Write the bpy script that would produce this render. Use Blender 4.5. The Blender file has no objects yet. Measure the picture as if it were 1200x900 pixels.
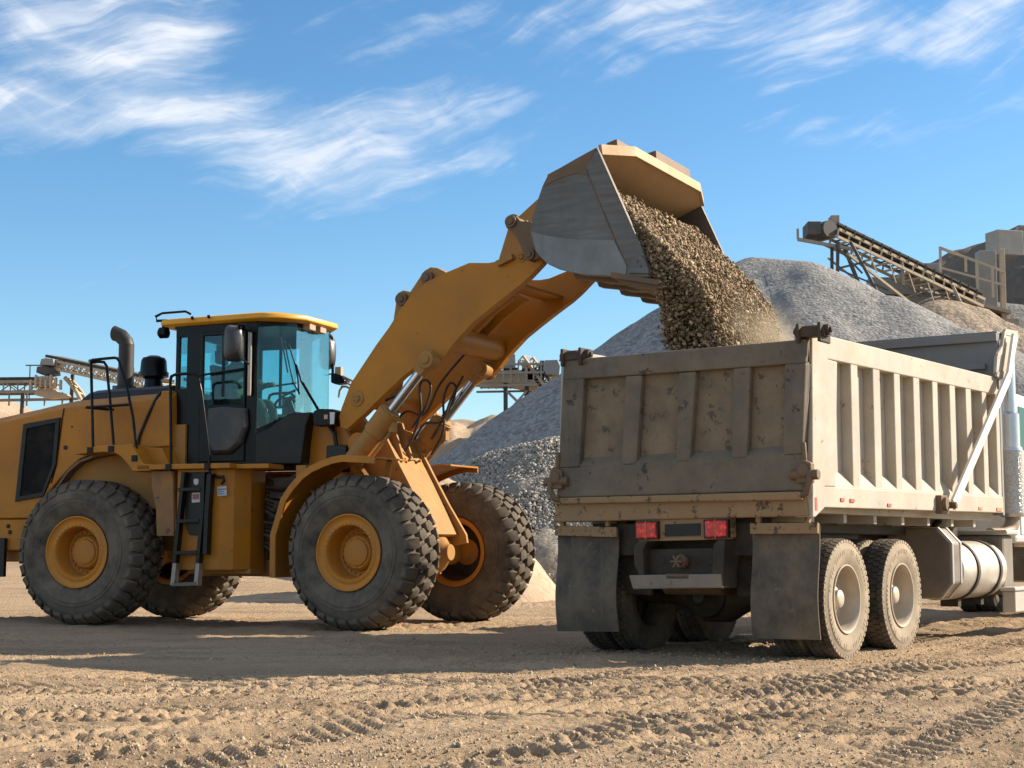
import bpy, bmesh, math, random
import numpy as np
from mathutils import Matrix, Vector, noise as mnoise

# ------------------------------------------------------------------ camera, world, sun, exposure
S = bpy.context.scene
COL = S.collection
R_ = math.radians
cam_d = bpy.data.cameras.new("camera")
cam = bpy.data.objects.new("camera", cam_d)
COL.objects.link(cam)
cam_d.sensor_width = 36.0
cam_d.lens = 54.9
cam_d.clip_start = 0.1
cam_d.clip_end = 6000.0
cam.location = (0, 0, 1.0)
cam.rotation_euler = (R_(90) + math.atan(191 / 1830.0), 0, 0)
S.camera = cam

SUN_AZ, SUN_EL = 74.4, 29.0           # clockwise from +Y, above the horizon
w = bpy.data.worlds.new("World")
S.world = w
w.use_nodes = True
nt = w.node_tree
for n in list(nt.nodes):
    nt.nodes.remove(n)


def N(tree, kind, **kw):
    n = tree.nodes.new(kind)
    for k, v in kw.items():
        if k.startswith('i_'):
            key = k[2:]
            key = int(key) if key.isdigit() else key
            n.inputs[key].default_value = v
        else:
            setattr(n, k, v)
    return n


def L(tree, a, b):
    tree.links.new(a, b)


def math_node(tree, op, a, b=None, c=None, clamp=False):
    n = tree.nodes.new('ShaderNodeMath')
    n.operation = op
    n.use_clamp = clamp
    for i, v in enumerate((a, b, c)):
        if v is None:
            continue
        if isinstance(v, (int, float)):
            n.inputs[i].default_value = v
        else:
            tree.links.new(v, n.inputs[i])
    return n.outputs[0]


def ramp_node(tree, fac, stops, interp='LINEAR'):
    n = tree.nodes.new('ShaderNodeValToRGB')
    cr = n.color_ramp
    cr.interpolation = interp
    while len(cr.elements) < len(stops):
        cr.elements.new(0.5)
    for e, (p, c) in zip(cr.elements, stops):
        e.position = p
        e.color = c if len(c) == 4 else (*c, 1)
    tree.links.new(fac, n.inputs[0])
    return n.outputs[0]


def mix_col(tree, fac, a, b, mode='MIX'):
    n = tree.nodes.new('ShaderNodeMix')
    n.data_type = 'RGBA'
    n.blend_type = mode
    for sock, v in ((n.inputs[0], fac), (n.inputs[6], a), (n.inputs[7], b)):
        if isinstance(v, (int, float)):
            sock.default_value = v
        elif isinstance(v, tuple):
            sock.default_value = v if len(v) == 4 else (*v, 1)
        else:
            tree.links.new(v, sock)
    return n.outputs[2]


sky = N(nt, 'ShaderNodeTexSky', sky_type='NISHITA', sun_disc=False, sun_elevation=R_(SUN_EL),
        sun_rotation=R_(SUN_AZ), altitude=200.0, air_density=1.0, dust_density=0.35, ozone_density=3.0)
# high cirrus: noise on the flat cloud deck seen by each sky direction
geo = N(nt, 'ShaderNodeTexCoord')
sep = N(nt, 'ShaderNodeSeparateXYZ')
L(nt, geo.outputs['Generated'], sep.inputs[0])


def cloud_layer(tilt, scl, seed, warp, detail=9.0, rough=0.6):
    """wisps: direction noise stretched along a slanting strand and bent by a slower noise"""
    mp = N(nt, 'ShaderNodeMapping')
    mp.inputs['Rotation'].default_value = (0, R_(tilt), 0)
    L(nt, geo.outputs['Generated'], mp.inputs[0])
    wn = N(nt, 'ShaderNodeTexNoise', i_Scale=3.2, i_Detail=4.0)
    L(nt, mp.outputs[0], wn.inputs['Vector'])
    sb = N(nt, 'ShaderNodeVectorMath', operation='SUBTRACT')
    L(nt, wn.outputs['Color'], sb.inputs[0])
    sb.inputs[1].default_value = (0.5, 0.5, 0.5)
    sc = N(nt, 'ShaderNodeVectorMath', operation='SCALE')
    L(nt, sb.outputs[0], sc.inputs[0])
    sc.inputs['Scale'].default_value = warp
    ad = N(nt, 'ShaderNodeVectorMath', operation='ADD')
    L(nt, mp.outputs[0], ad.inputs[0])
    L(nt, sc.outputs[0], ad.inputs[1])
    m2 = N(nt, 'ShaderNodeMapping')
    m2.inputs['Scale'].default_value = scl
    m2.inputs['Location'].default_value = (seed, seed * 0.7, seed * 0.3)
    L(nt, ad.outputs[0], m2.inputs[0])
    n1 = N(nt, 'ShaderNodeTexNoise', i_Scale=1.0, i_Detail=detail, i_Roughness=rough, i_Distortion=0.25)
    L(nt, m2.outputs[0], n1.inputs['Vector'])
    return n1.outputs['Fac']


def blob(cx, cy, rx, ry):
    """soft patch of cloud cover round a bearing cx and height cy"""
    a = math_node(nt, 'DIVIDE', math_node(nt, 'SUBTRACT', sep.outputs[0], cx), rx)
    b = math_node(nt, 'DIVIDE', math_node(nt, 'SUBTRACT', sep.outputs[2], cy), ry)
    d = math_node(nt, 'SQRT', math_node(nt, 'ADD', math_node(nt, 'MULTIPLY', a, a), math_node(nt, 'MULTIPLY', b, b)))
    m = nt.nodes.new('ShaderNodeMapRange')
    m.interpolation_type = 'SMOOTHSTEP'
    m.inputs[1].default_value = 1.0
    m.inputs[2].default_value = 0.1
    m.inputs[3].default_value = 0.0
    m.inputs[4].default_value = 1.0
    L(nt, d, m.inputs[0])
    return m.outputs[0]


CLOUDS = [(-0.250, 0.310, 0.13, 0.075, 1.0), (-0.21, 0.268, 0.17, 0.050, 0.95), (-0.29, 0.262, 0.12, 0.040, 1.0), (-0.12, 0.240, 0.13, 0.040, 0.85), (-0.17, 0.250, 0.12, 0.030, 0.95),
          (-0.02, 0.285, 0.09, 0.05, 0.55), (0.02, 0.318, 0.22, 0.05, 0.68), (0.24, 0.262, 0.16, 0.04, 0.66), (-0.05, 0.262, 0.2, 0.05, 0.6), (0.10, 0.330, 0.15, 0.045, 1.0), (0.19, 0.312, 0.14, 0.055, 1.0), (0.29, 0.305, 0.10, 0.065, 1.0), (0.30, 0.275, 0.11, 0.035, 0.85),
          (0.26, 0.24, 0.10, 0.025, 0.5), (-0.9, 0.35, 0.5, 0.15, 0.9), (0.85, 0.33, 0.4, 0.12, 0.8)]
mask = None
for cx, cy, rx, ry, g in CLOUDS:
    b = math_node(nt, 'MULTIPLY', blob(cx, cy, rx, ry), g)
    mask = b if mask is None else math_node(nt, 'MAXIMUM', mask, b)


def mapr(v, a, b, c, d):
    m = nt.nodes.new('ShaderNodeMapRange')
    m.interpolation_type = 'SMOOTHSTEP'
    for i, k in enumerate((a, b, c, d)):
        m.inputs[i + 1].default_value = k
    L(nt, v, m.inputs[0])
    return m.outputs[0]


# unseen cirrus overhead and behind, added to whiten and brighten the shadow fill
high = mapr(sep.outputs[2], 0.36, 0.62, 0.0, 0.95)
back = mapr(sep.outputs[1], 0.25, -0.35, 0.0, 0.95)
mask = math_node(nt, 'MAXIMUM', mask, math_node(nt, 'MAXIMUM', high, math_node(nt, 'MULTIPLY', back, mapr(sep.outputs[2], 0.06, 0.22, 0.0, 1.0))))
c1 = cloud_layer(14, (6.0, 6.0, 15.0), 5.3, 0.15, 8.0, 0.56)      # the clumps
c2 = cloud_layer(20, (9.0, 9.0, 70.0), 7.7, 0.13, 8.0, 0.60)    # fibres combed along the wind
c3 = cloud_layer(-8, (10.0, 10.0, 44.0), 12.3, 0.20, 8.0, 0.60)  # crossing fibres
body = math_node(nt, 'SUBTRACT', c1, math_node(nt, 'SUBTRACT', 0.73, math_node(nt, 'MULTIPLY', mask, 0.51)))
fib = math_node(nt, 'ADD', math_node(nt, 'MULTIPLY', mapr(c2, 0.36, 0.66, 0.0, 1.0), 0.65), math_node(nt, 'MULTIPLY', mapr(c3, 0.38, 0.66, 0.0, 1.0), 0.35))
edge_ = math_node(nt, 'ADD', body, math_node(nt, 'MULTIPLY', math_node(nt, 'SUBTRACT', fib, 0.5), 0.26))
cov = mapr(edge_, -0.06, 0.52, 0.0, 1.0)
cov = math_node(nt, 'MULTIPLY', cov, math_node(nt, 'ADD', 0.45, math_node(nt, 'MULTIPLY', fib, 0.75)), clamp=True)
SKY_STR = 0.09
gm = N(nt, 'ShaderNodeGamma', i_Gamma=1.12)
L(nt, sky.outputs[0], gm.inputs[0])
hs = N(nt, 'ShaderNodeHueSaturation', i_Saturation=1.13, i_Value=0.77)
hs.inputs['Hue'].default_value = 0.4935
L(nt, gm.outputs[0], hs.inputs['Color'])
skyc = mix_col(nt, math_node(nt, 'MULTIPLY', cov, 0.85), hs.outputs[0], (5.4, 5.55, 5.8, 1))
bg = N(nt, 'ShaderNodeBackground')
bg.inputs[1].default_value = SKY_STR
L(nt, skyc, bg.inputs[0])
wo = N(nt, 'ShaderNodeOutputWorld')
L(nt, bg.outputs[0], wo.inputs[0])

sun_d = bpy.data.lights.new("sun", 'SUN')
sun = bpy.data.objects.new("sun", sun_d)
COL.objects.link(sun)
sun_d.energy = 4.7
sun_d.angle = R_(0.5)
sun_d.color = (1.0, 0.87, 0.69)
sd = Vector((math.sin(R_(SUN_AZ)) * math.cos(R_(SUN_EL)), math.cos(R_(SUN_AZ)) * math.cos(R_(SUN_EL)), math.sin(R_(SUN_EL))))
sun.rotation_euler = sd.to_track_quat('Z', 'Y').to_euler()
sun.location = sd * 60

S.view_settings.view_transform = 'Standard'
S.view_settings.look = 'None'
S.view_settings.gamma = 1.0
S.view_settings.exposure = 1.06
S.view_settings.use_curve_mapping = False
S.cycles.max_bounces = 8
S.cycles.transparent_max_bounces = 16

random.seed(7)
RNG = np.random.default_rng(11)


# ------------------------------------------------------------------ materials
def new_mat(name):
    m = bpy.data.materials.new(name)
    m.use_nodes = True
    t = m.node_tree
    b = t.nodes['Principled BSDF']
    return m, t, b


def paint(name, base, rough=0.5, metal=0.0, base2=None, var=2.0, dust=0.35, dustcol=(0.30, 0.21, 0.13), dscale=3.0,
          chips=0.0, chipcol=(0.07, 0.045, 0.03), bump=0.12, bscale=60.0, streak=0.0, up=0.5, spec=0.5, coords='Object',
          mud=0.0, mudh=1.2):
    """painted or dusty surface: tone variation, dust patches, chips, streaks running down, dust on upward faces"""
    m, t, b = new_mat(name)
    tc = N(t, 'ShaderNodeTexCoord')
    v = tc.outputs[coords]
    n1 = N(t, 'ShaderNodeTexNoise', i_Scale=var, i_Detail=5.0, i_Roughness=0.6)
    L(t, v, n1.inputs['Vector'])
    b2 = base2 or tuple(c * 0.78 for c in base)
    col = mix_col(t, ramp_node(t, n1.outputs[0], [(0.3, (0, 0, 0)), (0.7, (1, 1, 1))]), base, b2)
    n2 = N(t, 'ShaderNodeTexNoise', i_Scale=dscale, i_Detail=9.0, i_Roughness=0.68)
    L(t, v, n2.inputs['Vector'])
    dm = ramp_node(t, n2.outputs[0], [(0.5 - 0.25 * dust, (0, 0, 0)), (0.80 - 0.25 * dust, (1, 1, 1))])
    df = math_node(t, 'MULTIPLY', dm, dust)
    if streak:
        mp = N(t, 'ShaderNodeMapping')
        mp.inputs['Scale'].default_value = (14, 14, 0.9)
        L(t, v, mp.inputs[0])
        n3 = N(t, 'ShaderNodeTexNoise', i_Scale=1.0, i_Detail=4.0)
        L(t, mp.outputs[0], n3.inputs['Vector'])
        sf = math_node(t, 'MULTIPLY', ramp_node(t, n3.outputs[0], [(0.5, (0, 0, 0)), (0.72, (1, 1, 1))]), streak)
        df = math_node(t, 'MAXIMUM', df, sf)
    if up:
        g = N(t, 'ShaderNodeNewGeometry')
        sp = N(t, 'ShaderNodeSeparateXYZ')
        L(t, g.outputs['Normal'], sp.inputs[0])
        uf = math_node(t, 'MULTIPLY', math_node(t, 'SUBTRACT', sp.outputs[2], 0.25, clamp=True), up * 1.3, clamp=True)
        df = math_node(t, 'MAXIMUM', df, uf)
    if mud:
        sp2 = N(t, 'ShaderNodeSeparateXYZ')
        L(t, v, sp2.inputs[0])
        hz = math_node(t, 'ADD', sp2.outputs[2], math_node(t, 'MULTIPLY', n2.outputs[0], 0.5))
        mr = N(t, 'ShaderNodeMapRange')
        mr.inputs[1].default_value = mudh + 0.55
        mr.inputs[2].default_value = mudh - 0.35
        L(t, hz, mr.inputs[0])
        df = math_node(t, 'MAXIMUM', df, math_node(t, 'MULTIPLY', mr.outputs[0], mud))
    col = mix_col(t, df, col, dustcol)
    if chips:
        n4 = N(t, 'ShaderNodeTexNoise', i_Scale=7.0, i_Detail=10.0, i_Roughness=0.75)
        L(t, v, n4.inputs['Vector'])
        cf = ramp_node(t, n4.outputs[0], [(0.66 - 0.12 * chips, (0, 0, 0)), (0.69 - 0.12 * chips, (1, 1, 1))])
        col = mix_col(t, math_node(t, 'MULTIPLY', cf, 0.85), col, chipcol)
    L(t, col, b.inputs['Base Color'])
    rr = math_node(t, 'ADD', rough, math_node(t, 'MULTIPLY', df, 0.35), clamp=True)
    L(t, rr, b.inputs['Roughness'])
    b.inputs['Metallic'].default_value = metal
    b.inputs['Specular IOR Level'].default_value = spec
    if bump:
        n5 = N(t, 'ShaderNodeTexNoise', i_Scale=bscale, i_Detail=4.0)
        L(t, v, n5.inputs['Vector'])
        ad = math_node(t, 'ADD', math_node(t, 'MULTIPLY', n5.outputs[0], 0.5), n2.outputs[0])
        bp = N(t, 'ShaderNodeBump', i_Strength=bump, i_Distance=0.02)
        L(t, ad, bp.inputs['Height'])
        L(t, bp.outputs[0], b.inputs['Normal'])
    return m


DUST = (0.33, 0.235, 0.145)
yellow = paint('yellow_paint', (0.53, 0.198, 0.007), 0.40, base2=(0.36, 0.134, 0.009), dust=0.42, dustcol=(0.23, 0.135, 0.058), spec=0.28, mud=0.45, mudh=0.9, chips=0.30, chipcol=(0.13,0.075,0.035), bump=0.03, streak=0.14, up=0.12, var=1.2)
yellow_dirty = paint('dusty_yellow_paint', (0.46, 0.205, 0.028), 0.55, base2=(0.32, 0.155, 0.035), spec=0.25, dust=0.62, dustcol=(0.29, 0.185, 0.095), chips=0.35, bump=0.08, streak=0.3, up=0.5, mud=0.35, mudh=1.0)
yellow_roof = paint('bright_yellow_paint', (0.76, 0.35, 0.012), 0.40, dust=0.12, dustcol=(0.45, 0.28, 0.12), bump=0.02, up=0.05)
rim_yellow = paint('rim_yellow', (0.58, 0.218, 0.014), 0.5, spec=0.3, base2=(0.46, 0.175, 0.02), dust=0.45, dustcol=(0.38, 0.215, 0.09), chips=0.2, bump=0.05, up=0.2)
boom_worn = paint('worn_boom_paint', (0.50, 0.200, 0.011), 0.45, base2=(0.36, 0.145, 0.014), spec=0.25, dust=0.32, dustcol=(0.26, 0.15, 0.07), chips=0.2, streak=0.18, bump=0.03, up=0.3, var=0.8, dscale=1.6)
black = paint('black_paint', (0.007, 0.007, 0.0075), 0.38, dust=0.22, dustcol=(0.10, 0.075, 0.05), bump=0.05, up=0.15, spec=0.3)
black_plain = paint('black_satin', (0.0045, 0.0048, 0.0055), 0.30, dust=0.05, dustcol=(0.10, 0.08, 0.06), bump=0.0, up=0.04, spec=0.2)
navy = paint('dark_hood_cover', (0.008, 0.012, 0.022), 0.35, dust=0.1, dustcol=(0.12, 0.10, 0.08), bump=0.02, up=0.05, spec=0.35)
mesh_black = paint('grille_mesh', (0.005, 0.005, 0.005), 0.6, dust=0.10, spec=0.15, bump=0.6, bscale=240)
dark_under = paint('greasy_steel', (0.028, 0.023, 0.019), 0.6, dust=0.45, dustcol=(0.14, 0.095, 0.055), bump=0.2, up=0.6, spec=0.3)
rubber = paint('tyre_rubber', (0.026, 0.0245, 0.0225), 0.75, base2=(0.055, 0.049, 0.042), var=4.0, dust=0.78, dustcol=(0.20, 0.16, 0.12), dscale=2.6, bump=0.15, bscale=80, up=0.2, spec=0.22)
rubber_dusty = paint('dusty_truck_rubber', (0.05, 0.046, 0.042), 0.8, dust=0.45, dustcol=(0.30, 0.23, 0.155), dscale=3.0, bump=0.2, bscale=90, up=0.3, spec=0.2)
flap_rubber = paint('mud_flap_rubber', (0.034, 0.031, 0.029), 0.62, base2=(0.05, 0.044, 0.038), dust=0.7, dustcol=(0.20, 0.155, 0.105), dscale=3.0, bump=0.25, up=0.2, streak=0.6, spec=0.3, mud=0.5, mudh=0.32, chips=0.3, chipcol=(0.20,0.16,0.11))
steel_worn = paint('worn_bucket_steel', (0.085, 0.078, 0.071), 0.40, metal=0.35, base2=(0.135, 0.126, 0.116), var=1.1, dust=0.4, dustcol=(0.13, 0.088, 0.055), dscale=1.6, bump=0.12, bscale=18, up=0.2, chips=0.2, chipcol=(0.10, 0.05, 0.025), streak=0.25)
steel_polished = paint('polished_wear_steel', (0.15, 0.143, 0.135), 0.34, metal=0.45, base2=(0.22, 0.21, 0.20), var=1.6, dust=0.4, dustcol=(0.11, 0.085, 0.06), dscale=2.0, bump=0.1, bscale=18, up=0.2, streak=0.2)
steel_rust = paint('rusty_bucket_steel', (0.11, 0.075, 0.05), 0.6, metal=0.3, base2=(0.16, 0.10, 0.06), dust=0.45, dustcol=(0.26, 0.16, 0.08), bump=0.15, up=0.4)
spill_tan = paint('tan_worn_spill_steel', (0.36, 0.22, 0.10), 0.6, base2=(0.42, 0.28, 0.14), dust=0.5, dustcol=(0.40, 0.27, 0.14), bump=0.12, up=0.5, chips=0.15)
t_ = steel_worn.node_tree
b_ = t_.nodes['Principled BSDF']
tc_ = N(t_, 'ShaderNodeTexCoord')
mp_ = N(t_, 'ShaderNodeMapping')
mp_.inputs['Scale'].default_value = (2.2, 2.0, 22.0)
mp_.inputs['Rotation'].default_value = (0, R_(9), 0)
L(t_, tc_.outputs['Object'], mp_.inputs[0])
sn_ = N(t_, 'ShaderNodeTexNoise', i_Scale=1.0, i_Detail=6.0, i_Roughness=0.6)
L(t_, mp_.outputs[0], sn_.inputs['Vector'])
src_ = b_.inputs['Base Color'].links[0].from_socket
L(t_, mix_col(t_, 0.38, src_, mix_col(t_, 1.0, src_, ramp_node(t_, sn_.outputs[0], [(0.36, (0.6, 0.58, 0.55)), (0.55, (1, 1, 1)), (0.72, (1.7, 1.7, 1.7))]), 'MULTIPLY')), b_.inputs['Base Color'])
chrome = paint('chrome_rod', (0.62, 0.62, 0.63), 0.12, metal=1.0, dust=0.05, bump=0.0, up=0.0)
bed_light = paint('pale_bed_paint', (0.47, 0.428, 0.355), 0.6, base2=(0.33, 0.315, 0.285), var=2.2, dust=0.55, dustcol=(0.40, 0.315, 0.215), chips=0.38, chipcol=(0.16, 0.085, 0.045), bump=0.08, streak=0.45, up=0.7, spec=0.3)
tail_grime = paint('grimy_tailgate_paint', (0.165, 0.138, 0.105), 0.7, base2=(0.075, 0.069, 0.06), var=3.2, dust=0.55, dustcol=(0.225, 0.17, 0.11), dscale=2.2, chips=0.45, chipcol=(0.035, 0.031, 0.028), bump=0.3, streak=0.3, up=0.6, spec=0.3)
tail_panel = paint('mud_coated_tailgate_panel', (0.23, 0.175, 0.118), 0.8, base2=(0.12, 0.10, 0.075), var=2.6, dust=0.5, dustcol=(0.29, 0.21, 0.13), dscale=3.0, chips=0.8, chipcol=(0.075, 0.066, 0.056), bump=0.35, streak=0.1, up=0.5, spec=0.2)
sill_mud = paint('mud_caked_sill', (0.33, 0.21, 0.11), 0.8, base2=(0.22, 0.145, 0.085), var=4.0, dust=0.5, dustcol=(0.36, 0.24, 0.13), dscale=4.0, chips=0.8, chipcol=(0.05, 0.04, 0.03), bump=0.35, up=0.5, spec=0.2)
truck_rim = paint('dusty_truck_rim', (0.50, 0.44, 0.36), 0.45, metal=0.35, dust=0.5, dustcol=(0.42, 0.33, 0.23), bump=0.05, up=0.2)
alu = paint('brushed_tank_metal', (0.55, 0.53, 0.49), 0.38, metal=0.7, dust=0.5, dustcol=(0.42, 0.34, 0.24), bump=0.04, up=0.35)
alu_bright = paint('bright_stack_metal', (0.62, 0.63, 0.65), 0.28, metal=0.9, dust=0.15, bump=0.02, up=0.0)
box_dark = paint('battery_box_paint', (0.16, 0.135, 0.11), 0.55, dust=0.5, dustcol=(0.28, 0.21, 0.14), bump=0.1, up=0.4)
white_paint = paint('white_cab_paint', (0.78, 0.78, 0.76), 0.3, dust=0.2, dustcol=(0.5, 0.42, 0.3), bump=0.0, up=0.1)
plant_metal = paint('weathered_plant_steel', (0.30, 0.27, 0.235), 0.65, base2=(0.22, 0.19, 0.16), dust=0.5, dustcol=(0.40, 0.30, 0.19), bump=0.1, up=0.5, chips=0.2, coords='Object')
plant_pale = paint('pale_plant_beams', (0.48, 0.385, 0.27), 0.65, dust=0.4, dustcol=(0.42, 0.32, 0.2), chips=0.25, bump=0.1, up=0.4)
plant_dark = paint('dark_plant_steel', (0.055, 0.055, 0.055), 0.65, dust=0.4, dustcol=(0.2, 0.155, 0.11), bump=0.1, up=0.5)
plant_gray = paint('grey_cabinet_paint', (0.27, 0.275, 0.27), 0.6, dust=0.35, dustcol=(0.36, 0.28, 0.19), bump=0.1, up=0.4, streak=0.3)
concrete = paint('cast_concrete', (0.33, 0.32, 0.30), 0.85, dust=0.4, dustcol=(0.36, 0.30, 0.22), bump=0.3, streak=0.3, up=0.3)
belt_rubber = paint('belt_rubber', (0.03, 0.03, 0.03), 0.8, dust=0.4, dustcol=(0.18, 0.14, 0.1), bump=0.1)
cloth_olive = paint('olive_jacket_cloth', (0.11, 0.115, 0.07), 0.9, dust=0.1, bump=0.3, bscale=200, up=0)
skin_m = paint('skin', (0.36, 0.20, 0.13), 0.55, dust=0, bump=0, up=0)
hair_m = paint('dark_hair', (0.015, 0.012, 0.01), 0.6, dust=0, bump=0.3, bscale=300, up=0)
seat_m = paint('seat_vinyl', (0.02, 0.02, 0.022), 0.6, dust=0.2, bump=0.1, up=0.1)
sticker_w = paint('white_sticker', (0.62, 0.63, 0.64), 0.5, dust=0.25, bump=0, up=0)
sticker_r = paint('faded_red_print', (0.42, 0.12, 0.10), 0.5, dust=0.2, bump=0, up=0)
sticker_b = paint('grey_blue_print', (0.18, 0.24, 0.34), 0.5, dust=0.2, bump=0, up=0)
orange_refl = paint('orange_reflector', (0.65, 0.20, 0.04), 0.3, dust=0.3, bump=0, up=0)
red_refl = paint('red_reflector', (0.45, 0.08, 0.05), 0.4, dust=0.4, bump=0, up=0)
hose_m = paint('hydraulic_hose', (0.02, 0.018, 0.016), 0.5, dust=0.3, bump=0, up=0.2)
beacon_m = paint('lamp_lens', (0.55, 0.56, 0.55), 0.2, dust=0.1, bump=0, up=0)


def glass_mat(name, tint, refl=0.10):
    m, t, b = new_mat(name)
    t.nodes.remove(b)
    out = [n for n in t.nodes if n.type == 'OUTPUT_MATERIAL'][0]
    tr = N(t, 'ShaderNodeBsdfTransparent')
    tr.inputs[0].default_value = (*tint, 1)
    gl = N(t, 'ShaderNodeBsdfGlossy', i_Roughness=0.03)
    gl.inputs[0].default_value = (0.9, 0.95, 0.95, 1)
    df = N(t, 'ShaderNodeBsdfDiffuse')
    df.inputs[0].default_value = (0.35, 0.36, 0.34, 1)
    lw = N(t, 'ShaderNodeFresnel', i_IOR=1.5)
    mx = N(t, 'ShaderNodeMixShader')
    L(t, math_node(t, 'ADD', math_node(t, 'MULTIPLY', lw.outputs[0], 0.42), refl * 0.15, clamp=True), mx.inputs[0])
    L(t, tr.outputs[0], mx.inputs[1])
    L(t, gl.outputs[0], mx.inputs[2])
    tc = N(t, 'ShaderNodeTexCoord')
    nz = N(t, 'ShaderNodeTexNoise', i_Scale=3.0, i_Detail=8.0, i_Roughness=0.7)
    L(t, tc.outputs['Object'], nz.inputs['Vector'])
    df_f = ramp_node(t, nz.outputs[0], [(0.42, (0.004, 0.004, 0.004)), (0.8, (0.05, 0.05, 0.05))])
    mx2 = N(t, 'ShaderNodeMixShader')
    L(t, df_f, mx2.inputs[0])
    L(t, mx.outputs[0], mx2.inputs[1])
    L(t, df.outputs[0], mx2.inputs[2])
    L(t, mx2.outputs[0], out.inputs[0])
    return m


cab_glass = glass_mat('tinted_cab_glass', (0.62, 0.86, 0.88))
truck_glass = glass_mat('truck_cab_glass', (0.25, 0.42, 0.36))


def red_lens():
    m, t, b = new_mat('red_lamp_lens')
    tc = N(t, 'ShaderNodeTexCoord')
    vr = N(t, 'ShaderNodeTexVoronoi', i_Scale=28.0)
    L(t, tc.outputs['Object'], vr.inputs['Vector'])
    f = ramp_node(t, vr.outputs['Distance'], [(0.0, (1, 1, 1)), (0.6, (0, 0, 0))])
    L(t, mix_col(t, f, (0.22, 0.005, 0.008), (0.6, 0.02, 0.02)), b.inputs['Base Color'])
    b.inputs['Roughness'].default_value = 0.2
    b.inputs['Emission Color'].default_value = (1.0, 0.012, 0.012, 1)
    L(t, math_node(t, 'ADD', 0.04, math_node(t, 'MULTIPLY', f, 0.16)), b.inputs['Emission Strength'])
    return m


lens_red = red_lens()


def stone_mat(name, cols, scale=0.0, rough=0.85):
    """loose stones: each mesh island gets a tone of its own"""
    m, t, b = new_mat(name)
    g = N(t, 'ShaderNodeNewGeometry')
    c = ramp_node(t, g.outputs['Random Per Island'], [(i / (len(cols) - 1), c) for i, c in enumerate(cols)])
    tc = N(t, 'ShaderNodeTexCoord')
    nz = N(t, 'ShaderNodeTexNoise', i_Scale=90.0, i_Detail=3.0)
    L(t, tc.outputs['Object'], nz.inputs['Vector'])
    c = mix_col(t, 0.35, c, mix_col(t, 1.0, c, ramp_node(t, nz.outputs[0], [(0.3, (0.5, 0.5, 0.5)), (0.7, (1.3, 1.3, 1.3))]), 'MULTIPLY'))
    L(t, c, b.inputs['Base Color'])
    b.inputs['Roughness'].default_value = rough
    b.inputs['Specular IOR Level'].default_value = 0.25
    return m


def heap_mat(name, c1, c2, c3, cell=6.0, big=0.12, bump=0.6, dist=0.1, patch=None):
    """heap of loose aggregate: stone cells of mixed tone, run-out streaks and relief"""
    m, t, b = new_mat(name)
    tc = N(t, 'ShaderNodeTexCoord')
    v = tc.outputs['Object']
    vo = N(t, 'ShaderNodeTexVoronoi', i_Scale=cell)
    L(t, v, vo.inputs['Vector'])
    sepc = N(t, 'ShaderNodeSeparateColor')
    L(t, vo.outputs['Color'], sepc.inputs[0])
    col = mix_col(t, ramp_node(t, sepc.outputs[0], [(0.1, (0, 0, 0)), (0.9, (1, 1, 1))]), c1, c2)
    n2 = N(t, 'ShaderNodeTexNoise', i_Scale=big, i_Detail=8.0, i_Roughness=0.65, i_Distortion=0.6)
    L(t, v, n2.inputs['Vector'])
    col = mix_col(t, ramp_node(t, n2.outputs[0], [(0.42, (0, 0, 0)), (0.66, (1, 1, 1))]), col, c3)
    L(t, col, b.inputs['Base Color'])
    b.inputs['Roughness'].default_value = 0.9
    b.inputs['Specular IOR Level'].default_value = 0.2
    vo2 = N(t, 'ShaderNodeTexVoronoi', i_Scale=cell * 0.37)
    L(t, v, vo2.inputs['Vector'])
    n3 = N(t, 'ShaderNodeTexNoise', i_Scale=cell * 0.8, i_Detail=6.0, i_Roughness=0.7)
    L(t, v, n3.inputs['Vector'])
    h = math_node(t, 'ADD', math_node(t, 'MULTIPLY', vo.outputs['Distance'], -0.6), math_node(t, 'MULTIPLY', vo2.outputs['Distance'], -0.5))
    h = math_node(t, 'ADD', h, n3.outputs[0])
    bp = N(t, 'ShaderNodeBump', i_Strength=bump, i_Distance=dist)
    L(t, h, bp.inputs['Height'])
    L(t, bp.outputs[0], b.inputs['Normal'])
    return m


grey_gravel = heap_mat('grey_crushed_stone', (0.17, 0.166, 0.16), (0.31, 0.302, 0.29), (0.24, 0.23, 0.215), cell=8.0, bump=0.8, dist=0.10)
coarse_gravel = heap_mat('coarse_grey_chippings', (0.20, 0.182, 0.155), (0.42, 0.38, 0.315), (0.30, 0.265, 0.22), cell=9.0, big=0.4, bump=1.0, dist=0.12)
tan_sand = heap_mat('tan_sand', (0.38, 0.285, 0.195), (0.46, 0.35, 0.245), (0.31, 0.23, 0.16), cell=8.0, big=0.2, bump=0.35, dist=0.08)
tan_dark = heap_mat('brown_crushed_fines', (0.25, 0.20, 0.155), (0.32, 0.255, 0.19), (0.40, 0.315, 0.23), cell=5.0, big=0.16, bump=0.8, dist=0.15)
hill_earth = heap_mat('brown_earth_bank', (0.13, 0.11, 0.09), (0.17, 0.14, 0.115), (0.22, 0.18, 0.14), cell=1.5, big=0.10, bump=0.9, dist=0.4)
pale_sand = heap_mat('pale_sand', (0.50, 0.39, 0.275), (0.56, 0.44, 0.32), (0.44, 0.335, 0.235), cell=14.0, big=0.5, bump=0.25, dist=0.05)
load_stone = stone_mat('brown_loose_gravel', [(0.09, 0.062, 0.038), (0.25, 0.172, 0.098), (0.36, 0.262, 0.16), (0.16, 0.112, 0.07), (0.50, 0.40, 0.27)])
load_core = heap_mat('brown_gravel_mass', (0.05, 0.034, 0.02), (0.17, 0.11, 0.06), (0.10, 0.065, 0.035), cell=26.0, big=2.0, bump=1.0, dist=0.06)
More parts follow.
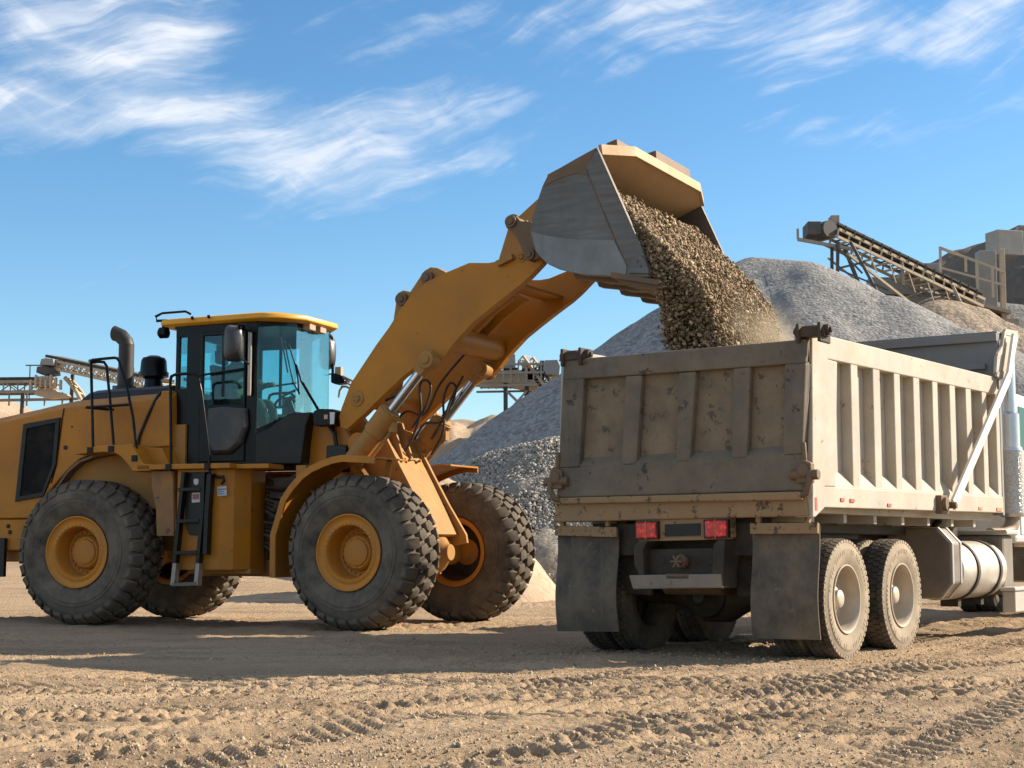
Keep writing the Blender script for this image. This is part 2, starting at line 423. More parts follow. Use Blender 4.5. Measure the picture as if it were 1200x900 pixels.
pebble_m = stone_mat('ground_pebbles', [(0.33, 0.222, 0.128), (0.41, 0.29, 0.175), (0.25, 0.175, 0.11), (0.33, 0.285, 0.225), (0.48, 0.37, 0.25), (0.30, 0.225, 0.15)])
chip_m = stone_mat('grey_loose_chippings', [(0.17, 0.155, 0.13), (0.29, 0.265, 0.225), (0.44, 0.395, 0.33), (0.23, 0.21, 0.18)])


def ground_mat():
    m, t, b = new_mat('compacted_dirt')
    tc = N(t, 'ShaderNodeTexCoord')
    v = tc.outputs['Object']
    n1 = N(t, 'ShaderNodeTexNoise', i_Scale=0.35, i_Detail=8.0, i_Roughness=0.62, i_Distortion=0.4)
    L(t, v, n1.inputs['Vector'])
    mp = N(t, 'ShaderNodeMapping')
    mp.inputs['Scale'].default_value = (0.35, 1.5, 1)
    mp.inputs['Rotation'].default_value = (0, 0, R_(12))
    L(t, v, mp.inputs[0])
    n2 = N(t, 'ShaderNodeTexNoise', i_Scale=1.2, i_Detail=8.0, i_Roughness=0.65)
    L(t, mp.outputs[0], n2.inputs['Vector'])
    c = mix_col(t, ramp_node(t, n1.outputs[0], [(0.36, (0, 0, 0)), (0.64, (1, 1, 1))]), (0.35, 0.247, 0.152), (0.435, 0.315, 0.20))
    c = mix_col(t, ramp_node(t, n2.outputs[0], [(0.48, (0, 0, 0)), (0.68, (0.8, 0.8, 0.8))]), c, (0.235, 0.163, 0.103))
    n3 = N(t, 'ShaderNodeTexNoise', i_Scale=45.0, i_Detail=6.0, i_Roughness=0.75)
    L(t, v, n3.inputs['Vector'])
    c = mix_col(t, 0.55, c, mix_col(t, 1.0, c, ramp_node(t, n3.outputs[0], [(0.3, (0.45, 0.45, 0.45)), (0.72, (1.45, 1.45, 1.45))]), 'MULTIPLY'))
    L(t, c, b.inputs['Base Color'])
    b.inputs['Roughness'].default_value = 0.95
    b.inputs['Specular IOR Level'].default_value = 0.15
    vo = N(t, 'ShaderNodeTexVoronoi', i_Scale=30.0)
    L(t, v, vo.inputs['Vector'])
    h = math_node(t, 'ADD', math_node(t, 'MULTIPLY', n3.outputs[0], 1.0), math_node(t, 'MULTIPLY', vo.outputs['Distance'], -0.6))
    bp = N(t, 'ShaderNodeBump', i_Strength=0.8, i_Distance=0.025)
    L(t, h, bp.inputs['Height'])
    L(t, bp.outputs[0], b.inputs['Normal'])
    return m


dirt = ground_mat()


# ------------------------------------------------------------------ mesh helpers
WM = {}                                  # world matrix of every object built here


class MB:
    """collects vertices and faces of one mesh object"""

    def __init__(s):
        s.v = []
        s.f = []

    def add(s, vs, fs, M=None):
        o = len(s.v)
        for p in vs:
            p = Vector(p)
            s.v.append(tuple(M @ p if M else p))
        for f in fs:
            s.f.append(tuple(i + o for i in f))
        return s

    def loft(s, rings, caps=True, closed=True, M=None):
        n = len(rings[0])
        vs = [p for r in rings for p in r]
        fs = []
        for i in range(len(rings) - 1):
            for j in range(n if closed else n - 1):
                a, b = i * n + j, i * n + (j + 1) % n
                fs.append((a, b, b + n, a + n))
        if caps:
            fs.append(tuple(range(n))[::-1])
            fs.append(tuple((len(rings) - 1) * n + j for j in range(n)))
        return s.add(vs, fs, M)

    def box(s, x0, x1, y0, y1, z0, z1, M=None):
        return s.loft([[(x0, y0, z), (x1, y0, z), (x1, y1, z), (x0, y1, z)] for z in (z0, z1)], M=M)

    def py(s, pts, y0, y1, M=None):       # outline in x,z pushed along y
        return s.loft([[(x, y, z) for x, z in pts] for y in (y0, y1)], M=M)

    def px(s, pts, x0, x1, M=None):       # outline in y,z pushed along x
        return s.loft([[(x, y, z) for y, z in pts] for x in (x0, x1)], M=M)

    def pz(s, pts, z0, z1, M=None):       # outline in x,y pushed along z
        return s.loft([[(x, y, z) for x, y in pts] for z in (z0, z1)], M=M)

    def tube(s, path, r, seg=10, caps=True, M=None):
        path = [Vector(p) for p in path]
        rings = []
        up = None
        for i, p in enumerate(path):
            a = path[max(i - 1, 0)]
            b = path[min(i + 1, len(path) - 1)]
            t = (b - a).normalized()
            if up is None:
                up = Vector((0, 0, 1)) if abs(t.z) < 0.9 else Vector((1, 0, 0))
            x = t.cross(up).normalized()
            up = x.cross(t).normalized()
            rr = r[i] if isinstance(r, (list, tuple)) else r
            if 0 < i < len(path) - 1:      # keep the bore at a bend
                c = (path[i] - a).normalized().dot((b - path[i]).normalized())
                rr *= 1 / max(0.75, math.sqrt(max(0.01, (1 + c) / 2)))
            rings.append([p + (x * math.cos(2 * math.pi * k / seg) + up * math.sin(2 * math.pi * k / seg)) * rr for k in range(seg)])
        return s.loft(rings, caps=caps, M=M)

    def cyl(s, p0, p1, r, seg=20, M=None):
        return s.tube([p0, p1], r, seg, M=M)

    def lathe(s, prof, seg=48, c=(0, 0, 0), axis='y', closed=False, M=None):
        rings = []
        for a, r in prof:
            ring = []
            for k in range(seg):
                t = 2 * math.pi * k / seg
                p, q = r * math.cos(t), r * math.sin(t)
                if axis == 'y':
                    ring.append((c[0] + p, c[1] + a, c[2] + q))
                elif axis == 'x':
                    ring.append((c[0] + a, c[1] + p, c[2] + q))
                else:
                    ring.append((c[0] + p, c[1] + q, c[2] + a))
            rings.append(ring)
        if closed:
            rings.append(rings[0])
        return s.loft(rings, caps=not closed, M=M)

    def bar(s, p0, p1, wd, ht, M=None):    # rectangular bar between two points
        p0, p1 = Vector(p0), Vector(p1)
        t = (p1 - p0).normalized()
        up = Vector((0, 0, 1)) if abs(t.z) < 0.95 else Vector((1, 0, 0))
        x = t.cross(up).normalized() * wd / 2
        y = x.cross(t).normalized() * ht / 2
        return s.loft([[p - x - y, p + x - y, p + x + y, p - x + y] for p in (p0, p1)], M=M)

    def build(s, name, mat, parent=None, M=None, bevel=0.0, smooth=None, label=None, local=None, segs=2):
        me = bpy.data.meshes.new(name)
        me.from_pydata(s.v, [], s.f)
        bm = bmesh.new()
        bm.from_mesh(me)
        bmesh.ops.remove_doubles(bm, verts=bm.verts, dist=1e-5)
        bmesh.ops.recalc_face_normals(bm, faces=bm.faces)
        bm.to_mesh(me)
        bm.free()
        if smooth:
            me.polygons.foreach_set('use_smooth', [True] * len(me.polygons))
            me.set_sharp_from_angle(angle=R_(smooth))
        me.materials.append(mat)
        o = bpy.data.objects.new(name, me)
        COL.objects.link(o)
        attach(o, parent, M, local)
        if bevel:
            b = o.modifiers.new('bevel', 'BEVEL')
            b.width = bevel
            b.segments = segs
            b.limit_method = 'ANGLE'
            b.angle_limit = R_(38)
            b.use_clamp_overlap = True
        if label:
            o['label'] = label
        return o


def attach(o, parent, M=None, local=None):
    pw = WM.get(parent, Matrix()) if parent else Matrix()
    if local is not None:
        M = pw @ local
    if M is None:
        M = pw
    WM[o] = M.copy()
    if parent:
        o.parent = parent
        o.matrix_parent_inverse = Matrix()
        o.matrix_basis = pw.inverted() @ M
    else:
        o.matrix_basis = M


def tag(o, label, cat, group=None, kind=None):
    if label:
        o['label'] = label
    if cat:
        o['category'] = cat
    if group:
        o['group'] = group
    if kind:
        o['kind'] = kind
    return o


def thing(name, label, cat, M=None, group=None):
    o = bpy.data.objects.new(name, None)
    o.empty_display_size = 0.3
    COL.objects.link(o)
    attach(o, None, M or Matrix())
    return tag(o, label, cat, group)


def copy_part(o, parent, local):
    """the part and its sub-parts again, sharing mesh data"""
    c = o.copy()
    COL.objects.link(c)
    attach(c, parent, None, local)
    for ch in [k for k in bpy.data.objects if k.parent == o]:
        d = ch.copy()
        COL.objects.link(d)
        attach(d, c, None, WM[o].inverted() @ WM[ch])
    return c


def spline(pts, n=8):
    """smooth curve through the points"""
    P = [Vector(p) for p in pts]
    out = []
    for i in range(len(P) - 1):
        a, b, c, d = P[max(i - 1, 0)], P[i], P[i + 1], P[min(i + 2, len(P) - 1)]
        for k in range(n):
            t = k / n
            out.append(0.5 * ((2 * b) + (c - a) * t + (2 * a - 5 * b + 4 * c - d) * t * t + (3 * b - a - 3 * c + d) * t ** 3))
    return out + [P[-1]]


def frame(x, y, deg, z=0.0):
    return Matrix.Translation((x, y, z)) @ Matrix.Rotation(R_(deg), 4, 'Z')


FW = frame(-1.28, 20.12, -28)             # loader front frame: x forward, y to its far side
RW = frame(-5.14, 21.62, -19)             # loader rear frame
TW = frame(1.535, 14.29, 55.72)           # dump truck: x forward, origin under the tailgate


def arc_pts(cx, cy, r, a0, a1, n):
    return [(cx + r * math.cos(R_(a0 + (a1 - a0) * i / n)), cy + r * math.sin(R_(a0 + (a1 - a0) * i / n))) for i in range(n + 1)]


# ------------------------------------------------------------------ fields of noise, grids
def _hash(ix, iy, seed):
    h = (ix.astype(np.int64) * 374761393 + iy.astype(np.int64) * 668265263 + seed * 982451653) & 0xffffffff
    h = ((h ^ (h >> 13)) * 1274126177) & 0xffffffff
    return ((h ^ (h >> 16)) & 0xffff) / 65535.0


def vnoise(x, y, seed=0):
    ix, iy = np.floor(x), np.floor(y)
    fx, fy = x - ix, y - iy
    fx = fx * fx * (3 - 2 * fx)
    fy = fy * fy * (3 - 2 * fy)
    a = _hash(ix, iy, seed)
    b = _hash(ix + 1, iy, seed)
    c = _hash(ix, iy + 1, seed)
    d = _hash(ix + 1, iy + 1, seed)
    return (a + (b - a) * fx) * (1 - fy) + (c + (d - c) * fx) * fy - 0.5


def fbm(x, y, oct_=5, seed=0, gain=0.5):
    s, a, f = 0, 1.0, 1.0
    for i in range(oct_):
        ca, sa = math.cos(i * 1.3), math.sin(i * 1.3)
        s = s + a * vnoise((x * ca - y * sa) * f, (x * sa + y * ca) * f, seed + i * 17)
        a *= gain
        f *= 2.03
    return s


def sstep(a, b, x):
    t = np.clip((x - a) / (b - a), 0, 1)
    return t * t * (3 - 2 * t)


def np_mesh(name, V, F, mat, smooth=True):
    me = bpy.data.meshes.new(name)
    n, k = F.shape
    me.vertices.add(len(V))
    me.vertices.foreach_set('co', V.astype(np.float32).ravel())
    me.loops.add(n * k)
    me.loops.foreach_set('vertex_index', F.astype(np.int32).ravel())
    me.polygons.add(n)
    me.polygons.foreach_set('loop_start', (np.arange(n) * k).astype(np.int32))
    if smooth:
        me.polygons.foreach_set('use_smooth', np.ones(n, dtype=bool))
    me.update(calc_edges=True)
    me.validate()
    me.materials.append(mat)
    return me


def np_object(name, V, F, mat, smooth=True, loc=None):
    if loc is not None:
        V = V - np.array(loc)
    o = bpy.data.objects.new(name, np_mesh(name, V, F, mat, smooth))
    COL.objects.link(o)
    attach(o, None, Matrix.Translation(loc) if loc is not None else Matrix())
    return o


def grid_faces(ny, nx, keep=None):
    i = np.arange(ny * nx).reshape(ny, nx)
    F = np.stack([i[:-1, :-1], i[:-1, 1:], i[1:, 1:], i[1:, :-1]], -1).reshape(-1, 4)
    if keep is not None:
        F = F[keep[F].any(1)]
    return F


# ------------------------------------------------------------------ ground
def base_height(x, y):
    return 0.92 * sstep(25, 47, y) + 0.25 * sstep(60, 160, y) * 0


TRACKS = [  # start, heading (deg from +x), bend, half width, lug pitch, slant, depth
    ((-2.6, 5.0), 66, 0.2, 0.36, 0.17, 0.9, 0.034),
    ((-1.35, 5.0), 62, 0.25, 0.36, 0.17, 0.9, 0.038),
    ((0.75, 5.0), 60, 0.25, 0.36, 0.17, -0.9, 0.036),
    ((1.9, 5.0), 56, 0.3, 0.30, 0.12, -0.6, 0.028),
    ((3.6, 5.5), 52, 0.2, 0.30, 0.12, 0.6, 0.026),
    ((-5.2, 5.0), 60, 0.2, 0.36, 0.17, -0.9, 0.034),
    ((-7.5, 7.2), 9, 0.3, 0.36, 0.18, 0.8, 0.034),
    ((-7.5, 8.5), 7, 0.3, 0.36, 0.18, -0.8, 0.036),
    ((-7.5, 9.9), 6, 0.5, 0.36, 0.18, 0.8, 0.036),
    ((-7.5, 11.4), 3, 0.5, 0.36, 0.18, -0.8, 0.034),
    ((-0.3, 5.0), 64, 0.2, 0.36, 0.17, -0.9, 0.030),
    ((-3.7, 5.0), 58, 0.25, 0.36, 0.17, 0.9, 0.034),
    ((-2.0, 5.0), 48, 0.2, 0.36, 0.17, -0.9, 0.032),
    ((0.2, 5.0), 44, 0.15, 0.33, 0.15, 0.8, 0.030),
    ((2.8, 5.0), 40, 0.1, 0.30, 0.12, -0.6, 0.026),
    ((-7.5, 7.9), 16, 0.2, 0.36, 0.18, 0.8, 0.032),
    ((-7.5, 10.6), 5, 0.3, 0.36, 0.18, 0.8, 0.034),
    ((-6.6, 5.0), 40, 0.25, 0.36, 0.17, 0.9, 0.034),
    ((-7.5, 13.6), 12, -0.4, 0.34, 0.18, 0.8, 0.028),
]


def ground_height(x, y):
    near = 1 - sstep(28, 40, y)
    h = base_height(x, y)
    h = h + near * (0.045 * fbm(x * 0.45, y * 0.6, 3, 5))
    rough = 0.020 * fbm(x * 2.1, y * 2.6, 3, 9) + 0.022 * fbm(x * 6.0, y * 10.0, 3, 21) + 0.030 * np.maximum(0, fbm(x * 14, y * 20, 2, 33))
    rough = rough - 0.022 * (1 - sstep(0.0, 0.11, np.abs(fbm(x * 3.2, y * 5.5, 2, 37)))) * sstep(-0.1, 0.25, fbm(x * 0.6, y * 0.8, 2, 39))
    lug = 0.0
    smooth_m = np.ones_like(x)
    for (sx, sy), deg, bend, hw, pitch, slant, dep in TRACKS:
        a = R_(deg)
        dx, dy = x - sx, y - sy
        s = dx * math.cos(a) + dy * math.sin(a)
        d = -dx * math.sin(a) + dy * math.cos(a) - bend * np.sin(s * 0.35) + 0.04 * fbm(x * 0.8, y * 0.8, 2, 51)
        inside = (1 - sstep(hw * 0.82, hw * 1.05, np.abs(d))) * (s > 0)
        ph = (s + slant * np.abs(d) + 0.03 * fbm(x * 3, y * 3, 2, 61)) / pitch
        ph = ph - np.floor(ph)
        barr = sstep(0.10, 0.18, ph) * (1 - sstep(0.60, 0.68, ph))
        worn = 0.25 + 0.75 * sstep(-0.35, 0.0, fbm(x * 0.7 + deg, y * 0.7, 3, 71))
        lug = lug + inside * worn * 0.85 * (barr * dep - dep * 0.6)
        berm = np.exp(-((np.abs(d) - hw * 1.15) / 0.09) ** 2) * (s > 0)
        lug = lug + 0.012 * berm * worn
        smooth_m = smooth_m * (1 - 0.8 * inside * worn)
    return h + near * (rough * smooth_m * (0.55 + 0.9 * sstep(-0.2, 0.3, fbm(x * 0.5, y * 0.5, 2, 81))) + lug) - 0.004


def spaced(lo, hi, steps):
    """grid lines: fine spacing between lo and hi, widening outside"""
    out = []
    a = lo
    for b, st in steps:
        out += list(np.arange(a, b, st))
        a = b
    return out


xs = [-1500, -900, -500, -300, -180, -110, -70, -50, -36, -27, -20, -16, -13, -11, -9.5, -8.4] + list(np.arange(-7.6, 8.6, 0.0245)) + \
     [9.4, 10.4, 12, 14, 17, 21, 27, 36, 50, 70, 110, 180, 300, 500, 900, 1500]
ys = [-400, -150, -60, -25, -10, -3, 1, 3.5, 5.2] + list(np.arange(5.6, 13.0, 0.0245)) + list(np.arange(13.0, 18.0, 0.05)) + list(np.arange(18, 30, 0.12)) + \
     list(np.arange(30, 60, 1.0)) + [62, 66, 72, 80, 92, 110, 140, 190, 280, 450, 800, 1600, 3000]
GX, GY = np.meshgrid(np.array(xs, float), np.array(ys, float))
GZ = ground_height(GX, GY)
g = np_object('ground', np.stack([GX.ravel(), GY.ravel(), GZ.ravel()], 1), grid_faces(*GX.shape), dirt)
tag(g, 'compacted tan dirt yard with tyre tracks', 'ground', kind='structure')


# ------------------------------------------------------------------ loose stones
def rand_rot(n):
    q = RNG.normal(size=(n, 4))
    q /= np.linalg.norm(q, axis=1)[:, None]
    a, b, c, d = q.T
    return np.stack([1 - 2 * (c * c + d * d), 2 * (b * c - a * d), 2 * (b * d + a * c),
                     2 * (b * c + a * d), 1 - 2 * (b * b + d * d), 2 * (c * d - a * b),
                     2 * (b * d - a * c), 2 * (c * d + a * b), 1 - 2 * (b * b + c * c)], 1).reshape(-1, 3, 3)


CUBE_V = np.array([(-1, -1, -1), (1, -1, -1), (1, 1, -1), (-1, 1, -1), (-1, -1, 1), (1, -1, 1), (1, 1, 1), (-1, 1, 1)], float) * 0.5
CUBE_F = np.array([(0, 3, 2, 1), (4, 5, 6, 7), (0, 1, 5, 4), (1, 2, 6, 5), (2, 3, 7, 6), (3, 0, 4, 7)])


def stones(P, size, flat=0.75):
    """angular stones at points P"""
    n = len(P)
    V = CUBE_V[None] * (1 + RNG.uniform(-0.38, 0.38, (n, 8, 3)))
    V = V * (size[:, None, None] * np.stack([RNG.uniform(0.8, 1.5, n), RNG.uniform(0.7, 1.1, n), RNG.uniform(0.5, 0.9, n) * flat / 0.75], 1)[:, None, :])
    V = np.einsum('nij,nkj->nki', rand_rot(n), V) + P[:, None, :]
    F = (CUBE_F[None] + (np.arange(n) * 8)[:, None, None]).reshape(-1, 4)
    return V.reshape(-1, 3), F


n = 46000
yy = 6.2 + 11 * RNG.random(n) ** 1.5
xx = (RNG.random(n) - 0.5) * 2 * (yy * 0.40 + 0.4)
dens = fbm(xx * 0.6, yy * 0.9, 3, 91) + 0.3 * RNG.random(n)
sel = dens > 0.02
xx, yy = xx[sel], yy[sel]
sz = np.clip(RNG.lognormal(-4.95, 0.42, len(xx)), 0.004, 0.028)
zz_ = ground_height(xx, yy) + sz * 0.15
V, F = stones(np.stack([xx, yy, zz_], 1), sz)
g = np_object('pebbles', V, F, pebble_m, smooth=False)
tag(g, 'small tan pebbles and clods strewn over the dirt', 'pebbles', kind='stuff')


# ------------------------------------------------------------------ heaps of material
def heap(name, label, ridge, slope, mat, cell=0.4, rnd=0.6, amp=0.25, seed=0, sink=0.3, cat='pile', gully=0.0, nscale=0.5, group=None, kind=None):
    r = np.array(ridge, float)
    gz = base_height(r[:, 0], r[:, 1])
    ext = (r[:, 2] - gz.min() + 1.0) / slope
    x0, x1 = (r[:, 0] - ext).min(), (r[:, 0] + ext).max()
    y0, y1 = (r[:, 1] - ext).min(), (r[:, 1] + ext).max()
    X, Y = np.meshgrid(np.arange(x0, x1, cell), np.arange(y0, y1, cell))
    H = np.full(X.shape, -99.0)
    D = np.zeros(X.shape)
    segs = list(zip(r[:-1], r[1:])) if len(r) > 1 else [(r[0], r[0])]
    for a, b in segs:
        d = b[:2] - a[:2]
        ll = max((d ** 2).sum(), 1e-9)
        t = np.clip(((X - a[0]) * d[0] + (Y - a[1]) * d[1]) / ll, 0, 1)
        dd = np.sqrt((X - a[0] - t * d[0]) ** 2 + (Y - a[1] - t * d[1]) ** 2 + rnd * rnd) - rnd
        h = a[2] + (b[2] - a[2]) * t - slope * dd
        D = np.where(h > H, dd, D)
        H = np.maximum(H, h)
    am = amp * (0.35 + np.clip(D / 3.0, 0, 1))
    H = H + am * fbm(X * nscale, Y * nscale, 5, seed) * 1.4
    if gully:
        th = np.arctan2(Y - r[0][1], X - r[0][0])
        H = H + gully * fbm(th * 9, D * 0.05, 3, seed + 5) * np.clip(D / 5, 0, 1)
    base = base_height(X, Y)
    keep = (H > base - sink)
    H = np.maximum(H, base - sink - 0.5)
    loc = (float(r[0, 0]), float(r[0, 1]), float(base_height(r[:1, 0], r[:1, 1])[0]))
    o = np_object(name, np.stack([X.ravel(), Y.ravel(), H.ravel()], 1), grid_faces(*X.shape, keep.ravel()), mat, loc=loc)
    return tag(o, label, cat, group, kind)


def wr(Y, *pts):                          # ridge points (x, z) seen at depth Y, given as x, height
    return [(x, Y + dy, z) for x, z, dy in pts]


heap('gravel_pile', 'huge grey crushed stone pile rising behind the dump truck',
     [(8.2, 52.0, 10.75), (9.6, 51.2, 10.45), (11.9, 49.0, 8.9), (13.6, 47.0, 7.6), (16.0, 44.0, 5.6)], 0.69, grey_gravel, cell=0.2, rnd=0.7, amp=0.16, seed=3,
     gully=0.18, group='gravel and sand piles')
heap('gravel_pile', 'small coarse grey chippings pile between the loader wheel and the truck',
     [(-0.2, 36.0, 3.2), (1.0, 35.2, 3.42), (3.6, 35.0, 3.5)], 0.72, coarse_gravel, cell=0.11, rnd=0.5, amp=0.18, seed=13, nscale=1.2, group='gravel and sand piles')
heap('sand_pile', 'low tan sand mound behind the far front wheel of the loader',
     [(-1.52, 29.5, 2.4), (-1.42, 29.3, 2.3)], 1.2, tan_sand, cell=0.12, rnd=0.7, amp=0.12, seed=23, nscale=0.9, group='gravel and sand piles')
heap('gravel_pile', 'brown crushed fines pile under the raised conveyor belt',
     [(15.4, 63.0, 11.6), (16.6, 61.0, 10.9), (18.6, 57.5, 8.9)], 0.66, tan_dark, cell=0.25, rnd=0.6, amp=0.35, seed=33, gully=0.6, group='gravel and sand piles')
heap('gravel_pile', 'long grey stone pile in front of the brown earth bank',
     [(17.6, 70.0, 12.9), (19.6, 66.0, 11.6), (23.5, 60.0, 9.8), (30.0, 58.0, 7.0)], 0.62, grey_gravel, cell=0.3, rnd=0.8, amp=0.18, seed=43, gully=0.2, group='gravel and sand piles')
heap('sand_pile', 'distant lumpy tan sand pile below the screening platform',
     [(-7.0, 83.0, 5.6), (-4.4, 82.0, 7.6), (-3.2, 82.0, 7.9), (-1.9, 81.5, 7.5), (-0.8, 81.0, 7.9), (0.6, 82.0, 7.7), (4.0, 83.0, 7.4)], 0.66, tan_sand, cell=0.3, rnd=0.7, amp=0.75, seed=53,
     nscale=0.6, group='gravel and sand piles')
heap('sand_pile', 'far tan sand pile past the rear of the loader beneath the conveyor',
     [(-25.5, 76.0, 8.3), (-30.0, 76.0, 8.9)], 0.62, tan_sand, cell=0.4, rnd=0.8, amp=0.5, seed=63, group='gravel and sand piles')
heap('hill', 'dark brown earth bank behind the conveyors',
     [(18.5, 92.0, 14.6), (22.0, 92.0, 16.3), (26.2, 91.0, 18.2), (28.5, 91.0, 19.2), (30.5, 90.0, 20.0), (42.0, 93.0, 21.5), (60.0, 96.0, 18.0)], 0.95, hill_earth, cell=0.4, rnd=0.8, amp=1.6, seed=73, nscale=0.35,
     cat='hill', kind='structure')
# loose chippings resting on the coarse pile
n = 36000
px_, py_ = RNG.uniform(-3.6, 4.6, n), RNG.uniform(30.4, 36.2, n)
dd = np.full(n, -99.0)
for a, b in (((-0.2, 36.0, 3.2), (1.0, 35.2, 3.42)), ((1.0, 35.2, 3.42), (3.6, 35.0, 3.5))):
    a, b = np.array(a), np.array(b)
    d = (b - a)[:2]
    t = np.clip(((px_ - a[0]) * d[0] + (py_ - a[1]) * d[1]) / (d ** 2).sum(), 0, 1)
    q = np.sqrt((px_ - a[0] - t * d[0]) ** 2 + (py_ - a[1] - t * d[1]) ** 2 + 0.25) - 0.5
    dd = np.maximum(dd, a[2] + (b[2] - a[2]) * t - 0.72 * q)
sel = dd > base_height(px_, py_) - 0.05
P = np.stack([px_, py_, dd + 0.02], 1)[sel]
V, F = stones(P, np.clip(RNG.lognormal(-3.3, 0.4, len(P)), 0.02, 0.08))
g = np_object('chippings', V, F, chip_m, smooth=False)
tag(g, 'loose grey chippings covering the small coarse pile', 'chippings', kind='stuff')


# ------------------------------------------------------------------ wheel loader
loader = thing('wheel_loader', 'large dusty yellow wheel loader with its gravel bucket raised over the truck', 'wheel loader', RW)


def crown(y):
    return 0.94 - 0.11 * max(0.0, (abs(y) - 0.22) / 0.155) ** 2


def loader_tyre():
    m = MB()
    prof = [(-0.24, 0.425), (-0.30, 0.45), (-0.345, 0.50), (-0.372, 0.60), (-0.377, 0.64), (-0.381, 0.645), (-0.381, 0.655), (-0.376, 0.66), (-0.375, 0.685), (-0.380, 0.69), (-0.378, 0.70), (-0.369, 0.705), (-0.362, 0.76), (-0.34, 0.82), (-0.315, 0.845), (-0.29, 0.868),
            (-0.2, 0.882), (0, 0.886)]
    prof = prof + [(-a, r) for a, r in prof[-2::-1]]
    m.lathe(prof, 96, closed=True)
    npitch = 32
    rows = [(-0.285, 0.155, 0.0), (-0.095, 0.165, 0.5), (0.095, 0.165, 0.0), (0.285, 0.155, 0.5)]
    for yc, wy, ph in rows:
        for k in range(npitch):
            t0 = 2 * math.pi * (k + ph) / npitch
            ln = 0.155
            sk = 0.028
            if abs(yc) < 0.2:
                out = [(-ln / 2, -wy * 0.22), (-ln * 0.22, -wy / 2), (ln * 0.30, -wy / 2), (ln / 2, wy * 0.22), (ln * 0.22, wy / 2), (-ln * 0.30, wy / 2)]
            else:
                e = 1 if yc > 0 else -1
                out = [(-ln * 0.42, -wy / 2), (ln * 0.42, -wy / 2), (ln * 0.52, 0.0), (ln * 0.40, wy / 2), (-ln * 0.40, wy / 2), (-ln * 0.52, 0.0)]
                if e < 0:
                    out = [(a, b) for a, b in out]
            rings = []
            for lvl, sc in ((0, 1.0), (0.62, 0.98), (0.93, 0.90), (1.0, 0.78)):
                ring = []
                for a, b in out:
                    b2 = b * (sc if abs(yc) < 0.2 else 0.5 + sc * 0.5)
                    a2 = a * sc
                    y = yc + b2
                    base = 0.85 if abs(yc) > 0.2 else 0.875
                    if abs(y) > 0.345:
                        base = 0.80
                    r = base + (crown(y) - base) * lvl
                    t = t0 + (a2 + sk * (y / 0.37)) / 0.92
                    ring.append((r * math.cos(t), y, r * math.sin(t)))
                rings.append(ring)
            m.loft(rings)
    return m


def loader_rim():
    m = MB()
    m.lathe([(-0.24, 0.44), (-0.315, 0.455), (-0.335, 0.465), (-0.345, 0.46), (-0.345, 0.447), (-0.325, 0.437), (-0.312, 0.415), (-0.308, 0.385), (-0.318, 0.372), (-0.318, 0.335),
             (-0.300, 0.322), (-0.26, 0.318), (-0.06, 0.300), (-0.05, 0.285), (-0.05, 0.06), (-0.02, 0.06), (-0.01, 0.33), (0.28, 0.385), (0.315, 0.40), (0.335, 0.445), (0.335, 0.465), (0.24, 0.455)], 72, closed=True)
    for k in range(36):
        t = 2 * math.pi * k / 36
        c = (0.353 * math.cos(t), 0.353 * math.sin(t))
        m.cyl((c[0], -0.330, c[1]), (c[0], -0.312, c[1]), 0.0085, 6)
    for k in range(24):
        t = 2 * math.pi * k / 24
        c = (0.262 * math.cos(t), 0.262 * math.sin(t))
        m.cyl((c[0], -0.075, c[1]), (c[0], -0.045, c[1]), 0.013, 6)
    return m


def loader_hub():
    m = MB()
    m.lathe([(0.05, 0.05), (-0.04, 0.225), (-0.10, 0.222), (-0.13, 0.205), (-0.145, 0.19), (-0.145, 0.168), (-0.165, 0.160), (-0.172, 0.145), (-0.172, 0.02)], 48)
    for k in range(10):
        t = 2 * math.pi * (k + 0.5) / 10
        m.cyl((0.178 * math.cos(t), -0.155, 0.178 * math.sin(t)), (0.178 * math.cos(t), -0.14, 0.178 * math.sin(t)), 0.009, 6)
    return m


def at(x, y, z, rz=0.0, ry=0.0):
    return Matrix.Translation((x, y, z)) @ Matrix.Rotation(R_(rz), 4, 'Z') @ Matrix.Rotation(R_(ry), 4, 'Y')


F2R = RW.inverted() @ FW
wheel = loader_hub().build('wheel', rim_yellow, loader, local=F2R @ at(0, -1.125, 0.935, 0, 3), smooth=40)
lt = loader_tyre().build('tyre', rubber, wheel, smooth=38)
lt.data.materials.append(paint('worn_tread_tops', (0.062, 0.054, 0.046), 0.75, base2=(0.095, 0.08, 0.064), var=7.0, dust=0.5, dustcol=(0.16, 0.12, 0.082), dscale=6.0, bump=0.2, up=0.25, spec=0.2))
for p_ in lt.data.polygons:
    c_ = p_.center
    rr_ = math.hypot(c_.x, c_.z)
    if rr_ > 0.875 and (p_.normal.x * c_.x + p_.normal.z * c_.z) / rr_ > 0.55 and len(p_.vertices) == 6:
        p_.material_index = 1
lr = loader_rim().build('rim', rim_yellow, wheel, smooth=40)
lr.data.materials.append(dark_under)                      # dark grime colour, also standing in for shade inside the rim's well
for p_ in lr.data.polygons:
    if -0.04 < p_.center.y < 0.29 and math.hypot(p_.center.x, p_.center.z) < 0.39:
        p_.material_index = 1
copy_part(wheel, loader, F2R @ at(0, 1.40, 0.935, 180, 9))
copy_part(wheel, loader, at(0, -1.125, 0.935, 0, 5))
copy_part(wheel, loader, at(0, 1.125, 0.935, 180, 1))

